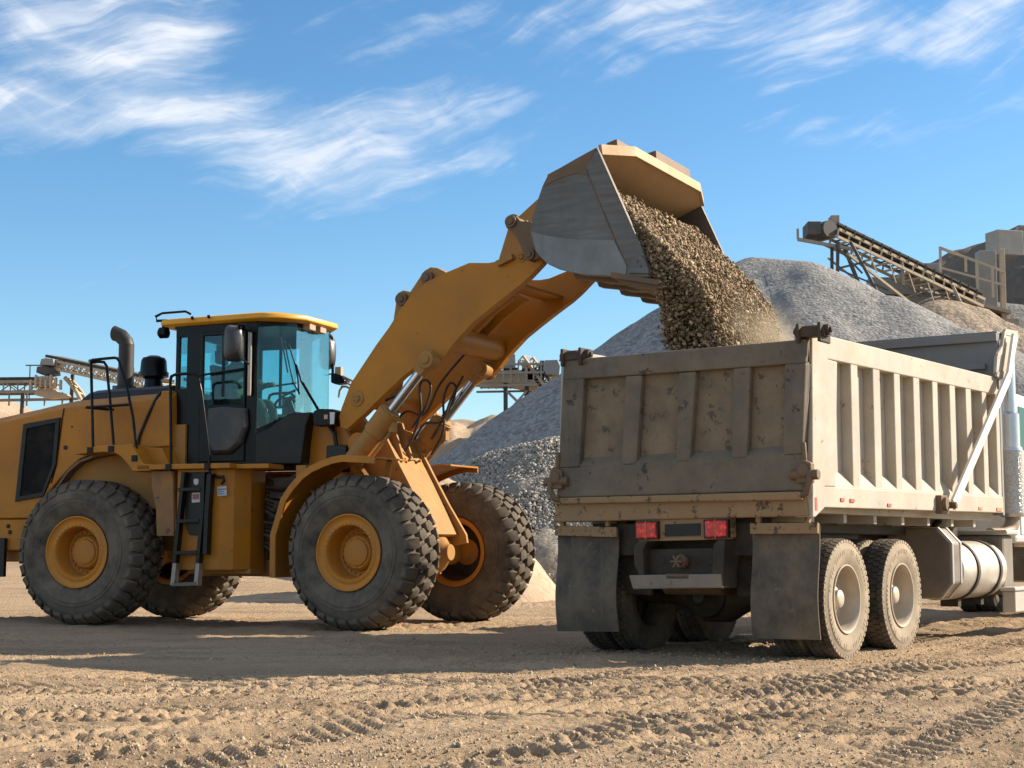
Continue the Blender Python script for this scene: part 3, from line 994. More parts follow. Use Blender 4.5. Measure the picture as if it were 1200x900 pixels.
# --- boom: two arms, torque tube, cross plate
ARM = [(-0.621, 2.635), (-0.584, 2.752), (-0.446, 3.061), (-0.079, 3.517), (0.122, 3.742), (0.228, 3.886), (0.395, 4.078), (0.626, 4.248), (0.857, 4.342), (1.021, 4.386), (1.268, 4.456), (1.536, 4.432), (1.671, 4.442), (1.888, 4.506), (2.004, 4.522), (2.119, 4.512), (2.211, 4.483), (2.268, 4.431), (2.279, 4.368), (2.107, 4.218), (1.980, 4.124), (1.760, 3.991), (1.537, 3.849), (1.312, 3.700), (1.133, 3.538), (1.044, 3.454), (0.929, 3.319), (0.820, 3.230), (0.674, 3.196), (0.514, 3.215), (0.328, 3.103), (0.067, 2.902), (-0.096, 2.775), (-0.239, 2.658), (-0.496, 2.478), (-0.594, 2.503)]
boom_tip = [(2.165, 4.461)][0]
for y0 in (-0.78, 0.60):
    a = MB().py(ARM, y0, y0 + 0.12).build('lift_arm', boom_worn, loader, FW, bevel=0.008)
    s = -1 if y0 < 0 else 1
    yo = y0 if y0 < 0 else y0 + 0.12
    for (u, z), r, d in (([(0.710, 3.300)][0], 0.115, 0.05), ([(-0.346, 2.861)][0], 0.10, 0.015), ([(1.992, 4.466)][0], 0.07, 0.012)):
        e = MB()
        e.cyl((u, yo - s * 0.01, z), (u, yo + s * d, z), r, 28)
        e.cyl((u, yo, z), (u, yo + s * (d + 0.02), z), r * 0.5, 24)
        for k in range(4):
            t = math.pi / 4 + k * math.pi / 2
            e.cyl((u + r * 0.33 * math.cos(t), yo, z + r * 0.33 * math.sin(t)), (u + r * 0.33 * math.cos(t), yo + s * (d + 0.032), z + r * 0.33 * math.sin(t)), 0.011, 6)
        e.build('pivot_boss', yellow_dirty, a, FW, bevel=0.006, smooth=40)
    e = MB()
    fl = [(1.666, 4.432), (1.888, 4.506), (1.911, 4.442), (1.701, 4.366)]
    e.py(fl, yo + s * 0.002, yo + s * 0.07)
    e.build('stop_block', yellow_dirty, a, FW, bevel=0.006)
m = MB()
u0, z0 = [(0.886, 3.579)][0]
m.cyl((u0, -0.67, z0), (u0, 0.61, z0), 0.17, 32)
m.build('torque_tube', boom_worn, loader, FW, smooth=40)
q = [(0.807, 4.135), (1.328, 4.314), (1.595, 4.098), (1.267, 3.883), (0.959, 3.620), (0.708, 3.701)]
for y0 in (-0.20, 0.12):
    MB().py(q, y0, y0 + 0.08).build('lever_support', boom_worn, loader, FW, bevel=0.006)
m = MB()
u0, z0 = [(1.764, 4.193)][0]
m.bar((1.72, -0.67, 4.18), (1.72, 0.61, 4.18), 0.30, 0.04, )
m.build('cross_plate', boom_worn, loader, FW, bevel=0.006)

# --- tilt lever, its cylinder and the bucket link
LEV = [(-0.271, 3.899), (-0.221, 4.212), (-0.195, 4.300), (-0.117, 4.328), (-0.012, 4.297), (0.117, 4.456), (0.207, 4.561), (0.297, 4.598), (0.400, 4.578), (0.502, 4.525), (1.032, 4.118), (1.156, 3.891), (1.033, 3.768), (0.809, 3.783), (0.454, 4.028), (0.197, 4.024), (-0.060, 3.840)]
m = MB()
m.py(LEV, -0.075, 0.075)
b = m.build('tilt_lever', yellow_dirty, loader, FW, bevel=0.008)
m = MB()
for p in ([(-0.116, 4.204)][0], [(0.272, 4.455)][0], [(0.908, 3.930)][0]):
    m = MB()
    m.cyl((p[0], -0.14, p[1]), (p[0], 0.14, p[1]), 0.085, 24)
    m.cyl((p[0], -0.16, p[1]), (p[0], 0.16, p[1]), 0.045, 16)
    m.build('lever_pin', steel_rust, b, FW, smooth=40, bevel=0.004)
m = MB()
p = [(-0.116, 4.204)][0]
q = (-0.42, 2.42)
d = ((q[0] - p[0]), (q[1] - p[1]))
m.cyl((p[0] + d[0] * 0.45, 0, p[1] + d[1] * 0.45), (q[0], 0, q[1]), 0.125, 28)
b = m.build('tilt_cylinder', yellow_dirty, loader, FW, smooth=40)
MB().cyl((p[0], 0, p[1]), (p[0] + d[0] * 0.5, 0, p[1] + d[1] * 0.5), 0.055, 20).build('rod', chrome, b, FW, smooth=40)
m = MB()
pa = [(1.384, 4.624)][0]
pb = [(1.584, 5.029)][0]
pc = [(1.890, 5.323)][0]
pd = [(1.674, 4.695)][0]
for y0 in (-0.14,):
    m.py([(pa[0] - 0.05, pa[1] - 0.02), (pb[0] - 0.10, pb[1]), (pb[0] - 0.02, pb[1] + 0.10), (pb[0] + 0.10, pb[1] + 0.02), (pd[0] + 0.06, pd[1] + 0.02), (pd[0] - 0.02, pd[1] - 0.06)], y0, y0 + 0.28)
b = m.build('bucket_link', yellow_dirty, loader, FW, bevel=0.008)
m = MB()
m.cyl((pb[0], -0.24, pb[1]), (pb[0], 0.24, pb[1]), 0.105, 28)
m.cyl((pb[0], -0.265, pb[1]), (pb[0], 0.265, pb[1]), 0.055, 20)
m.build('link_pin', steel_rust, b, FW, bevel=0.006, smooth=40)

# --- lift cylinders
for yc, up_, lo_ in ((-0.885, [(0.770, 3.273)][0], [(-0.264, 2.132)][0]), (0.46, [(0.778, 3.294)][0], [(-0.331, 2.090)][0])):
    d = Vector((lo_[0] - up_[0], 0, lo_[1] - up_[1]))
    P = lambda t, off=0.0: (up_[0] + d.x * t, yc + off, up_[1] + d.z * t)
    m = MB()
    m.cyl(P(0.575), P(1.08), 0.128, 32)
    m.cyl(P(0.535), P(0.76), 0.148, 32)
    m.cyl(P(0.523), P(0.545), 0.125, 32)
    c = m.build('lift_cylinder', yellow_dirty, loader, FW, bevel=0.006, smooth=40)
    MB().cyl(P(0.05), P(0.60), 0.062, 24).build('rod', chrome, c, FW, smooth=40)
    m = MB()
    m.cyl((up_[0], yc - 0.09, up_[1]), (up_[0], yc + 0.09, up_[1]), 0.108, 28)
    m.cyl((up_[0], yc - 0.11, up_[1]), (up_[0], yc + 0.11, up_[1]), 0.056, 20)
    m.bar(P(0.02), P(0.135), 0.13, 0.13)
    m.build('rod_eye', yellow_dirty, c, FW, bevel=0.008, smooth=40)
    m = MB()
    n = Vector((d.z, 0, -d.x)).normalized()
    if n.x < 0:
        n = -n
    o = n * 0.175
    m.tube([Vector(P(0.60)) + n * 0.13, Vector(P(0.63)) + o, Vector(P(0.98)) + o], 0.022, 8)
    m.bar(Vector(P(0.58)) + n * 0.11, Vector(P(0.64)) + n * 0.20, 0.1, 0.07)
    m.build('oil_pipe', yellow_dirty, c, FW, smooth=40)

# --- bucket
SIDE = [(3.383, 5.448), (3.921, 4.246), (3.989, 3.994), (3.999, 3.927), (3.725, 3.954), (3.164, 4.029), (2.899, 4.109), (2.770, 4.174), (2.673, 4.261), (2.608, 4.350), (2.553, 4.478), (2.537, 4.598), (2.565, 4.753), (2.631, 4.934), (2.696, 5.095), (2.762, 5.207), (2.924, 5.267), (3.149, 5.359)]
m = MB()
m.py(SIDE, -1.60, -1.55)
m.py(SIDE, 1.55, 1.60)
lip = (4.06, 3.875)
BACK = [(3.38, 5.43), (3.1, 5.325), (2.78, 5.19), (2.66, 4.93), (2.58, 4.62), (2.62, 4.38), (2.72, 4.25), (2.82, 4.17), (3.16, 4.06), (3.72, 3.985), lip]
inner, outer = [], []
for i, p in enumerate(BACK):
    a, b_ = BACK[max(i - 1, 0)], BACK[min(i + 1, len(BACK) - 1)]
    t = Vector((b_[0] - a[0], b_[1] - a[1])).normalized()
    outer.append((p[0] + t.y * 0.022, p[1] - t.x * 0.022))
    inner.append((p[0] - t.y * 0.022, p[1] + t.x * 0.022))
m.py(outer + inner[::-1], -1.56, 1.56)
bucket = m.build('bucket', steel_worn, loader, FW, bevel=0.006)
m = MB()
m.py([(3.255, 5.229), (3.383, 5.448), (3.921, 4.246), (3.999, 3.927), (3.735, 3.953), (3.736, 4.082), (3.605, 4.380), (3.286, 5.138)], -1.615, -1.59)
m.build('front_edge_plate', steel_worn, bucket, FW, bevel=0.006)
m = MB()
m.py([(2.554, 4.576), (2.792, 4.500), (3.039, 4.447), (3.584, 4.377), (3.736, 4.077), (3.725, 3.954), (3.164, 4.029), (2.899, 4.109), (2.770, 4.174), (2.673, 4.261), (2.608, 4.350)], -1.610, -1.59)
m.build('side_wear_plate', steel_polished, bucket, FW, bevel=0.006)
m = MB()
m.py([(2.762, 5.212), (2.924, 5.272), (3.149, 5.364), (3.372, 5.450), (3.255, 5.219), (3.276, 5.139), (3.149, 5.183), (2.978, 5.163), (2.816, 5.122), (2.718, 5.073)], -1.607, -1.59)
m.build('top_edge_plate', steel_rust, bucket, FW, bevel=0.004)
m = MB()
m.tube([(u, -1.607, z) for u, z in [(3.276, 5.139), (3.441, 4.762), (3.605, 4.380), (3.746, 4.071)]], 0.012, 6)
m.build('weld_seam', steel_rust, bucket, FW, smooth=60)
# corner guard with two bolts, cutting edge, bolted segments under the lip
m = MB()
m.py([(3.769, 3.985), (3.786, 4.103), (3.827, 4.165), (3.878, 4.180), (3.929, 4.166), (3.969, 4.106), (3.998, 4.028), (4.007, 3.961)], -1.645, -1.60)
for p in [(3.877, 4.114), (3.912, 4.054)]:
    m.cyl((p[0], -1.655, p[1]), (p[0], -1.63, p[1]), 0.017, 8)
m.build('corner_guard', steel_worn, bucket, FW, bevel=0.006)
m = MB()
m.loft([[(3.55, y, 4.02), (3.55, y, 3.955), (4.10, y, 3.83), (4.15, y, 3.85), (4.12, y, 3.885)] for y in (-1.63, 1.63)])
for k in range(8):
    y = -1.60 + k * 0.40
    m.loft([[(3.62, yy_, 3.945), (3.62, yy_, 3.90), (4.13, yy_, 3.79), (4.20, yy_, 3.81), (4.16, yy_, 3.835)] for yy_ in (y + 0.01, y + 0.385)])
for k in range(5):
    y = -1.35 + k * 0.64
    m.loft([[(2.95, yy_, 4.10), (2.98, yy_, 4.035), (3.60, yy_, 3.93), (3.60, yy_, 3.97)] for yy_ in (y, y + 0.14)])
m.build('cutting_edge', steel_rust, bucket, FW, bevel=0.005)
# spill guard over the mouth
sl = 0.385
zt = lambda u: 5.445 + (u - 3.38) * sl
m = MB()
plan = [(2.95, -1.545), (3.39, -1.545), (3.58, -1.02), (3.58, 1.02), (3.42, 1.545), (2.95, 1.545)]
m.loft([[(u, v, zt(u) + dz) for u, v in plan] for dz in (-0.065, -0.03)])
rimp = [(3.385, -1.545), (3.575, -1.02), (3.575, 1.02), (3.415, 1.545)]
for (ua, va), (ub, vb) in zip(rimp[:-1], rimp[1:]):
    m.loft([[(u, v, zt(u) - 0.075), (u + 0.035, v, zt(u) - 0.07), (u + 0.02, v, zt(u) + 0.05), (u - 0.02, v, zt(u) + 0.05)] for u, v in ((ua, va), (ub, vb))])
m.build('spill_guard', spill_tan, bucket, FW, bevel=0.005)
for va, vb, ua, h, ub in ((-1.28, -0.70, 3.34, 0.15, 3.49), (-0.35, 0.75, 3.34, 0.19, 3.58)):
    m = MB()
    m.loft([[(ua, v, zt(ua) - 0.03), (ub, v, zt(ub) - 0.02), (ub - 0.01, v, zt(ub) + h * 0.85), (ub - 0.14, v, zt(ub - 0.14) + h), (ua - 0.04, v, zt(ua) + 0.04)] for v in (va, vb)])
    m.build('spill_plate', steel_rust, bucket, FW, bevel=0.012)
# hinge ears on the back of the bucket
ear = [(1.835, 4.867), (1.853, 4.938), (1.911, 4.969), (1.981, 4.946), (2.039, 4.878), (2.189, 4.853), (2.234, 4.662), (2.325, 4.447), (2.256, 4.391), (2.165, 4.399), (2.084, 4.478), (1.981, 4.696)]
for y0 in (-0.90, -0.645, 0.465, 0.735):
    MB().py(ear, y0, y0 + 0.055).build('hinge_ear', steel_rust, bucket, FW, bevel=0.008)
for y0 in (-0.30, 0.24):
    MB().py([(1.585, 4.958), (1.609, 5.042), (1.681, 5.067), (1.967, 5.274), (2.155, 5.136), (2.084, 4.707), (1.872, 4.780)], y0, y0 + 0.06).build('hinge_ear', yellow_dirty, bucket, FW, bevel=0.008)
for p, r in ((boom_tip, 0.075), ([(1.917, 4.880)][0], 0.075)):
    m = MB()
    m.cyl((p[0], -0.93, p[1]), (p[0], -0.60, p[1]), r, 24)
    m.cyl((p[0], -0.945, p[1]), (p[0], -0.9, p[1]), r * 0.55, 16)
    m.build('hinge_pin', steel_rust, bucket, FW, bevel=0.006, smooth=40)
    m = MB()
    m.cyl((p[0], 0.42, p[1]), (p[0], 0.82, p[1]), r, 24)
    m.build('hinge_pin', steel_rust, bucket, FW, bevel=0.006, smooth=40)

# --- front frame: nose, tower plates, axle, fenders
m = MB()
NOSE = [(-0.42, 2.56), (-0.22, 2.50), (0.10, 1.95), (0.34, 1.55), (0.60, 1.16), (0.62, 1.05), (0.44, 1.02), (0.20, 1.20), (-0.3, 1.25), (-0.6, 1.9)]
m.py(NOSE, -0.40, -0.35)
m.py(NOSE, 0.33, 0.38)
m.py([(-0.30, 2.44), (-0.24, 2.44), (0.12, 1.83), (0.42, 1.30), (0.50, 1.16), (0.43, 1.13), (0.05, 1.76), (-0.30, 2.35)], -0.352, 0.332)
m.py([(-0.25, 2.62), (-0.18, 2.60), (-0.02, 2.12), (-0.10, 2.05), (-0.3, 2.4)], 0.02, 0.06)
m.py([(-0.25, 2.62), (-0.18, 2.60), (-0.02, 2.12), (-0.10, 2.05), (-0.3, 2.4)], -0.20, -0.16)
for v in (-0.41, 0.37):
    for u, z in ((0.14, 1.72), (0.0, 2.0), (0.50, 1.14)):
        m.cyl((u, v - 0.02, z), (u, v + 0.03, z), 0.022, 8)
for v in (-0.2, -0.08, 0.16):
    m.cyl((-0.02, v, 2.10), (0.03, v, 2.12), 0.018, 8)
m.build('front_frame', yellow_dirty, loader, FW, bevel=0.006)
m = MB()
TOWER = [(-1.185, 2.017), (-1.168, 2.634), (-1.062, 2.674), (-0.797, 2.675), (-0.691, 2.616), (-0.584, 2.438), (-0.423, 1.999)]
TOWER[0] = (TOWER[0][0], 1.4)
TOWER[-1] = (TOWER[-1][0] + 0.3, 1.4)
for y0 in (-0.62, 0.50):
    m.py(TOWER, y0, y0 + 0.07)
m.box(-1.0, -0.92, -0.56, 0.56, 1.4, 2.5)
m.py([(-0.62, 2.72), (-0.45, 2.5), (-0.1, 2.2), (-0.1, 1.9), (-0.7, 1.9), (-0.8, 2.5)], -0.30, -0.22)
m.py([(-0.62, 2.72), (-0.45, 2.5), (-0.1, 2.2), (-0.1, 1.9), (-0.7, 1.9), (-0.8, 2.5)], 0.22, 0.30)
m.cyl((-0.34, -0.66, 2.86), (-0.34, 0.60, 2.86), 0.11, 24)
m.cyl((-0.40, -0.7, 2.30), (-0.40, 0.7, 2.30), 0.14, 24)
m.build('loader_tower', yellow, loader, FW, bevel=0.006, smooth=35)
m = MB()
p = [(-0.794, 2.563), (-0.753, 2.441), (-0.696, 2.145)]
m.cyl((p[0][0], -0.66, p[0][1]), (p[0][0], -0.62, p[0][1]), 0.045, 16)
m.tube([(p[0][0] - 0.08, -0.66, p[0][1] + 0.02), (p[1][0], -0.68, p[1][1]), (p[2][0], -0.68, p[2][1])], 0.03, 8)
m.box(p[2][0] - 0.14, p[2][0] + 0.16, -0.74, -0.63, p[2][1] - 0.2, p[2][1] + 0.14)
m.build('valve_block', black, loader, FW, bevel=0.01, smooth=40)
m = MB()
m.lathe([(-0.75, 0.16), (-0.62, 0.19), (-0.34, 0.20), (-0.27, 0.30), (-0.12, 0.37), (0.12, 0.37), (0.27, 0.30), (0.34, 0.20), (0.62, 0.19), (1.02, 0.16)], 36, c=(0, 0, 0.93))
m.lathe([(0.0, 0.33), (0.30, 0.31), (0.42, 0.24), (0.52, 0.12), (0.58, 0.10)], 24, c=(0, 0, 0.93), axis='x')
for k in range(12):
    t = 2 * math.pi * k / 12
    m.cyl((0.24, 0.30 * math.cos(t), 0.93 + 0.30 * math.sin(t)), (0.34, 0.30 * math.cos(t), 0.93 + 0.30 * math.sin(t)), 0.02, 6)
m.box(-0.35, 0.35, -0.42, 0.42, 1.10, 1.34)
m.build('front_axle', yellow_dirty, loader, FW, smooth=40, bevel=0.006)
FEN = [(-1.154, 0.624), (-1.158, 1.147), (-1.004, 1.597), (-0.891, 1.742), (-0.727, 1.896), (-0.576, 1.986), (-0.400, 2.049), (-0.262, 2.087), (-0.101, 2.109), (0.366, 2.076)]


def strip(pts, th):
    inn = []
    for i, p in enumerate(pts):
        a, b_ = pts[max(i - 1, 0)], pts[min(i + 1, len(pts) - 1)]
        t = Vector((b_[0] - a[0], b_[1] - a[1])).normalized()
        inn.append((p[0] + t.y * th, p[1] - t.x * th))
    return pts + inn[::-1]


for y0, y1, yf in ((-1.46, -0.72, -1.46), (0.86, 1.62, 1.60)):
    f = MB()
    FP = FEN if y0 < 0 else FEN[:-1] + [(FEN[-1][0] - 0.30, FEN[-1][1] + 0.02)]
    f.py(strip(FP, 0.022), y0, y1)
    f = f.build('front_fender', yellow, loader, FW, bevel=0.004, smooth=30)
    f2 = MB()
    f2.py(strip(FP, 0.085), yf - 0.006, yf + 0.022)
    f2.build('fender_flange', yellow, f, FW, bevel=0.004, smooth=30)
# steel props under the near fender
MB().bar((-0.25, 0.9, 2.02), (-0.05, 0.5, 1.5), 0.08, 0.05).build('fender_bracket', yellow_dirty, loader, FW, bevel=0.004)
m = MB()
m.bar((-0.25, -0.9, 2.02), (-0.05, -0.5, 1.5), 0.08, 0.05)
m.bar((0.28, -1.0, 2.05), (0.02, -0.66, 1.7), 0.06, 0.04)
m.bar((-0.9, -1.0, 1.7), (-0.6, -0.5, 1.5), 0.08, 0.05)
m.box(-1.15, -1.0, -0.95, -0.6, 1.85, 2.03)
m.box(-0.9, -0.2, -0.85, -0.6, 1.5, 1.6)
m.build('fender_bracket', yellow_dirty, loader, FW, bevel=0.004)

# --- articulation and hoses between the frames
m = MB()
for z in (0.62, 0.82, 1.30, 1.48):
    m.pz([(-0.3, -0.35), (-0.3, 0.35), (-1.5, 0.28), (-1.9, 0.16), (-1.95, 0), (-1.9, -0.16), (-1.5, -0.28)], z, z + 0.06)
m.cyl((-1.75, 0, 0.5), (-1.75, 0, 1.7), 0.09, 24)
m.box(-0.75, -0.3, -0.5, 0.5, 0.7, 1.5)
m.build('articulation_hitch', yellow_dirty, loader, FW, bevel=0.005, smooth=40)
m = MB()
m.box(2.30, 2.75, -0.62, 0.5, 0.85, 1.85)
m.box(2.42, 2.95, -0.80, -0.6, 1.62, 1.70)
m.box(2.42, 2.95, -0.80, -0.6, 1.36, 1.42)
m.box(2.42, 2.9, -0.82, -0.6, 1.12, 1.16)
m.cyl((2.5, -0.8, 1.50), (3.0, -0.75, 1.52), 0.07, 14)
m.cyl((2.5, -0.8, 1.80), (3.1, -0.7, 1.80), 0.09, 14)
m.build('hydraulic_block', dark_under, loader, RW, bevel=0.01, smooth=40)
m = MB()
for k in range(16):
    z = 0.9 + 0.065 * k
    y = -0.70 - 0.10 * ((k * 37) % 10) / 10
    m.tube(spline([(2.35, y, z + 0.1 * ((k * 13) % 7 - 3) / 7), (2.6, y - 0.05, z - 0.05), (2.85, y, z + 0.06), (3.15, y + 0.12, z)], 4), 0.022, 8)
m.build('hydraulic_hose', hose_m, loader, RW, smooth=60)
for pth_ in ([(-0.45, -0.30, 2.45), (-0.25, -0.28, 2.85), (0.0, -0.3, 2.95), (0.25, -0.3, 3.2), (0.7, -0.2, 3.5)], [(-0.45, 0.1, 2.45), (-0.2, 0.12, 2.75), (0.12, 0.1, 2.72), (0.35, 0.1, 3.1), (0.75, 0.1, 3.5)],
             [(0.2, -0.35, 2.5), (0.40, -0.36, 2.75), (0.47, -0.34, 3.0), (0.40, -0.35, 3.10), (0.32, -0.36, 3.02), (0.33, -0.35, 2.7), (0.22, -0.35, 2.4), (0.1, -0.35, 2.2)],
             [(0.1, 0.3, 2.4), (0.36, 0.32, 2.8), (0.44, 0.35, 3.05), (0.36, 0.32, 3.12), (0.28, 0.3, 2.9), (0.28, 0.3, 2.5), (0.1, 0.3, 2.2)],
             [(-0.1, 0.2, 2.4), (0.05, 0.22, 2.6), (0.3, 0.22, 2.62), (0.42, 0.25, 2.9), (0.6, 0.25, 3.2)]):
    MB().tube(spline(pth_), 0.016, 8).build('boom_hose', hose_m, loader, FW, smooth=60)

# --- rear frame: hood, counterweight, deck, tank box
HOOD = [(1.027, 3.032), (0.485, 3.010), (-0.012, 2.986), (-0.491, 2.966), (-0.813, 2.918), (-1.083, 2.868), (-1.356, 2.824), (-1.631, 2.779)]
top = HOOD + [(-2.15, 2.70), (-2.75, 2.55), (-3.0, 2.3)]
ARCH = [(-1.109, 1.383), (-0.967, 1.582), (-0.772, 1.774), (-0.668, 1.887), (-0.487, 2.055), (-0.344, 2.167), (-0.213, 2.216), (0.142, 2.260), (0.403, 2.277), (1.046, 2.314)]
bot = [(-3.05, 1.9), (-3.05, 1.38)] + ARCH
m = MB()
low = [(x + 0.0, z - 0.10 * (1 if i < 12 else 0)) for i, (x, z) in enumerate(top)]
ringA = low + bot
ringB = top + bot
fl = lambda ring, y, k=1.0: [(x, y, z) for x, z in ring]
m.loft([fl(ringA, -0.95), fl(ringB, -0.80), fl(ringB, 0.80), fl(ringA, 0.95)])
hood = m.build('engine_hood', yellow, loader, RW, bevel=0.015, smooth=30)
m = MB()
q = [(-1.233, 2.669), (-0.651, 2.734), (-0.787, 1.637), (-1.342, 1.613)]
q = [[(-1.232, 2.657)][0], [(-0.651, 2.734)][0], [(-0.695, 2.093)][0], [(-0.882, 1.672)][0], [(-1.328, 1.608)][0]]
c = (sum(p[0] for p in q) / 5, sum(p[1] for p in q) / 5)
ins = [(p[0] + (c[0] - p[0]) * 0.22, p[1] + (c[1] - p[1]) * 0.13) for p in q]
n5 = len(q)
vs = [(x, -0.978, z) for x, z in q] + [(x, -0.978, z) for x, z in ins] + [(x, -0.94, z) for x, z in q] + [(x, -0.94, z) for x, z in ins]
fs = []
for i in range(n5):
    j = (i + 1) % n5
    fs += [(i, j, n5 + j, n5 + i), (i, j, 2 * n5 + j, 2 * n5 + i), (n5 + i, n5 + j, 3 * n5 + j, 3 * n5 + i), (2 * n5 + i, 2 * n5 + j, 3 * n5 + j, 3 * n5 + i)]
m.add(vs, fs)
gr = m.build('side_grille', black, hood, RW, bevel=0.008)
MB().py(ins, -0.965, -0.94).build('mesh_screen', mesh_black, hood, RW)
m = MB()
for p in [(-0.563, 2.325), (-0.472, 2.603)]:
    m.cyl((p[0], -0.965, p[1]), (p[0], -0.94, p[1]), 0.03 if p[1] < 2.5 else 0.012, 14)
m.build('hood_latch', black, hood, RW, bevel=0.004)
m = MB()
m.tube([(x, -0.957, z) for x, z in [(-0.604, 2.860), (-0.626, 2.722), (-0.698, 2.093), (-0.770, 1.854)]], 0.008, 6)
m.build('hood_seam', black, hood, RW, smooth=60)
m = MB()
m.tube([(u, v, z) for u, v, z in ((0.78, -0.80, 3.035), (0.80, -0.94, 2.93), (0.70, -0.965, 2.72), (0.58, -0.965, 2.45), (0.56, -0.97, 2.31))], 0.020, 8)
m.build('hood_seam', black, hood, RW, smooth=60)
COVER = [(-0.571, 3.017), (-0.465, 3.090), (-0.330, 3.121), (-0.115, 3.131), (0.285, 3.141), (0.863, 3.156), (0.868, 2.984)]
m = MB()
m.loft([[(x, y, z - (0.05 if abs(y) > 0.6 and z > 3.0 else 0)) for x, z in COVER] for y in (-0.66, -0.58, 0.58, 0.66)])
m.build('hood_cover', navy, hood, RW, bevel=0.015, smooth=30)
# exhaust pipe with a slanted mouth
m = MB()
pu = [(-0.309, 3.200), (-0.328, 3.827), (-0.514, 4.005)]
m.tube([(pu[0][0], 0.05, pu[0][1] - 0.1), (pu[0][0], 0.05, pu[1][1] + 0.005)], 0.107, 24)
m.tube([(pu[0][0], 0.05, pu[0][1] - 0.1), (pu[0][0], 0.05, pu[0][1] + 0.04)], 0.15, 24)
m.tube([(pu[0][0], 0.05, pu[0][1] + 0.05), (pu[0][0], 0.05, pu[0][1] + 0.30)], 0.114, 24)
rings = []
for (du, dz, tilt, r) in ((0, 0.0, 0, 0.107), (-0.02, 0.05, 24, 0.107), (-0.10, 0.13, 48, 0.105), (-0.20, 0.17, 82, 0.108)):
    ring = []
    for k in range(24):
        t = 2 * math.pi * k / 24
        a = R_(tilt)
        ring.append((pu[0][0] + du + r * math.cos(t) * math.cos(a), 0.05 + r * math.sin(t), pu[1][1] + dz + r * math.cos(t) * math.sin(a)))
    rings.append(ring)
m.loft(rings)
m.build('exhaust_pipe', paint('sooty_exhaust', (0.02, 0.018, 0.017), 0.5, metal=0.2, dust=0.4, dustcol=(0.085, 0.06, 0.042), bump=0.1, up=0.1), loader, RW, smooth=40)
m = MB()
pa_ = [(0.233, 3.595)][0][0]
m.lathe([(3.18, 0.13), (3.30, 0.115), (3.33, 0.15), (3.335, 0.205), (3.40, 0.205), (3.405, 0.185), (3.56, 0.172), (3.60, 0.15), (3.61, 0.11), (3.63, 0.07), (3.63, 0.02)], 32, c=(pa_, -0.1, 0), axis='z')
m.build('air_precleaner', black_plain, loader, RW, smooth=35)
# fender, deck
FUP = [(-0.122, 2.199), (-0.026, 2.258), (0.231, 2.311), (0.729, 2.317), (0.913, 2.063), (1.014, 2.048)]
FLO = [(1.016, 1.972), (0.764, 1.965), (0.647, 2.093), (0.577, 2.160), (0.490, 2.206), (0.320, 2.223)]
for s in (-1, 1):
    m = MB()
    y0, y1 = (-1.38, -0.90) if s < 0 else (0.90, 1.38)
    m.py(FUP + FLO, y0, y1)
    m.build('rear_fender', yellow, loader, RW, bevel=0.012)
for y0, y1 in ((-1.38, -0.80), (0.80, 1.38)):
    m = MB()
    m.box(0.82, 2.16, y0, y1, 1.985, 2.05)
    m.box(2.158, 2.62, y0 + 0.16 if y0 < 0 else y0, y1 if y0 < 0 else y1 - 0.16, 1.985, 2.045)
    m.py([(0.66, 2.30), (1.02, 2.28), (1.14, 2.05), (0.80, 2.05)], *((-1.12, -0.86) if y0 < 0 else (0.86, 1.12)))
    m.build('deck_plate', yellow, loader, RW, bevel=0.008)
for s in (-1, 1):
    m = MB()
    y0, y1 = (-1.26, -0.62) if s < 0 else (0.62, 1.26)
    u0_, u1_ = [(1.344, 1.444), (1.971, 1.440)][0][0], [(1.971, 1.440)][0][0]
    uu = [(1.971, 1.440)][0][0]
    ue = [(2.255, 1.443)][0][0]
    um = [(2.121, 1.440)][0][0]
    yy = lambda v: v if s < 0 else -v
    m.pz([(u0_, yy(-1.26)), (uu, yy(-1.26)), (um, yy(-1.18)), (ue, yy(-0.98)), (ue, yy(-0.60)), (u0_, yy(-0.60))], 0.71, 1.985)
    b = m.build('side_tank', yellow, loader, RW, bevel=0.01)
m = MB()
m.box(u0_ + 0.03, uu + 0.3, -1.0, -0.62, 0.66, 0.72)
m.box(1.2, 2.5, -0.5, 0.5, 0.62, 0.95)
m.box(-3.0, 2.5, -0.42, 0.42, 0.95, 1.5)
m.box(-0.9, 1.2, -0.85, 0.85, 1.5, 2.6)
m.build('rear_frame', yellow_dirty, loader, RW, bevel=0.006)
MB().box(0.85, 1.0, -0.9, 0.9, 2.2, 3.05).build('hood_bulkhead', yellow, loader, RW, bevel=0.02)
m = MB()
m.box(-3.06, -1.12, -0.93, 0.93, 0.95, 1.375)
m.box(-2.95, -1.3, -0.80, 0.80, 0.80, 0.96)
b = m.build('counterweight', yellow, loader, RW, bevel=0.02)
m = MB()
m.box(-1.62, -1.45, -1.0, -0.94, 0.60, 1.12)
for u, z in ((-1.45, 1.28), (-1.42, 1.2)):
    m.cyl((u, -0.945, z), (u, -0.92, z), 0.03, 12)
m.build('tie_down_bracket', black, loader, RW, bevel=0.008)
m = MB()
m.lathe([(-0.75, 0.16), (-0.40, 0.20), (-0.27, 0.30), (-0.12, 0.36), (0.12, 0.36), (0.27, 0.30), (0.40, 0.20), (0.75, 0.16)], 32, c=(0, 0, 0.93))
m.build('rear_axle', yellow_dirty, loader, RW, smooth=40)
# inner wheel arch seen under the hood edge
m = MB()
AR = [(-0.704, 1.751), (-0.499, 2.011), (-0.317, 2.145), (-0.107, 2.209), (0.130, 2.238)]
m.py(strip(AR, 0.03), -1.0, -0.5)
m.build('wheel_arch_liner', paint('rusty_arch_liner', (0.16, 0.09, 0.05), 0.7, dust=0.5, dustcol=(0.24, 0.16, 0.10), bump=0.1), loader, RW)
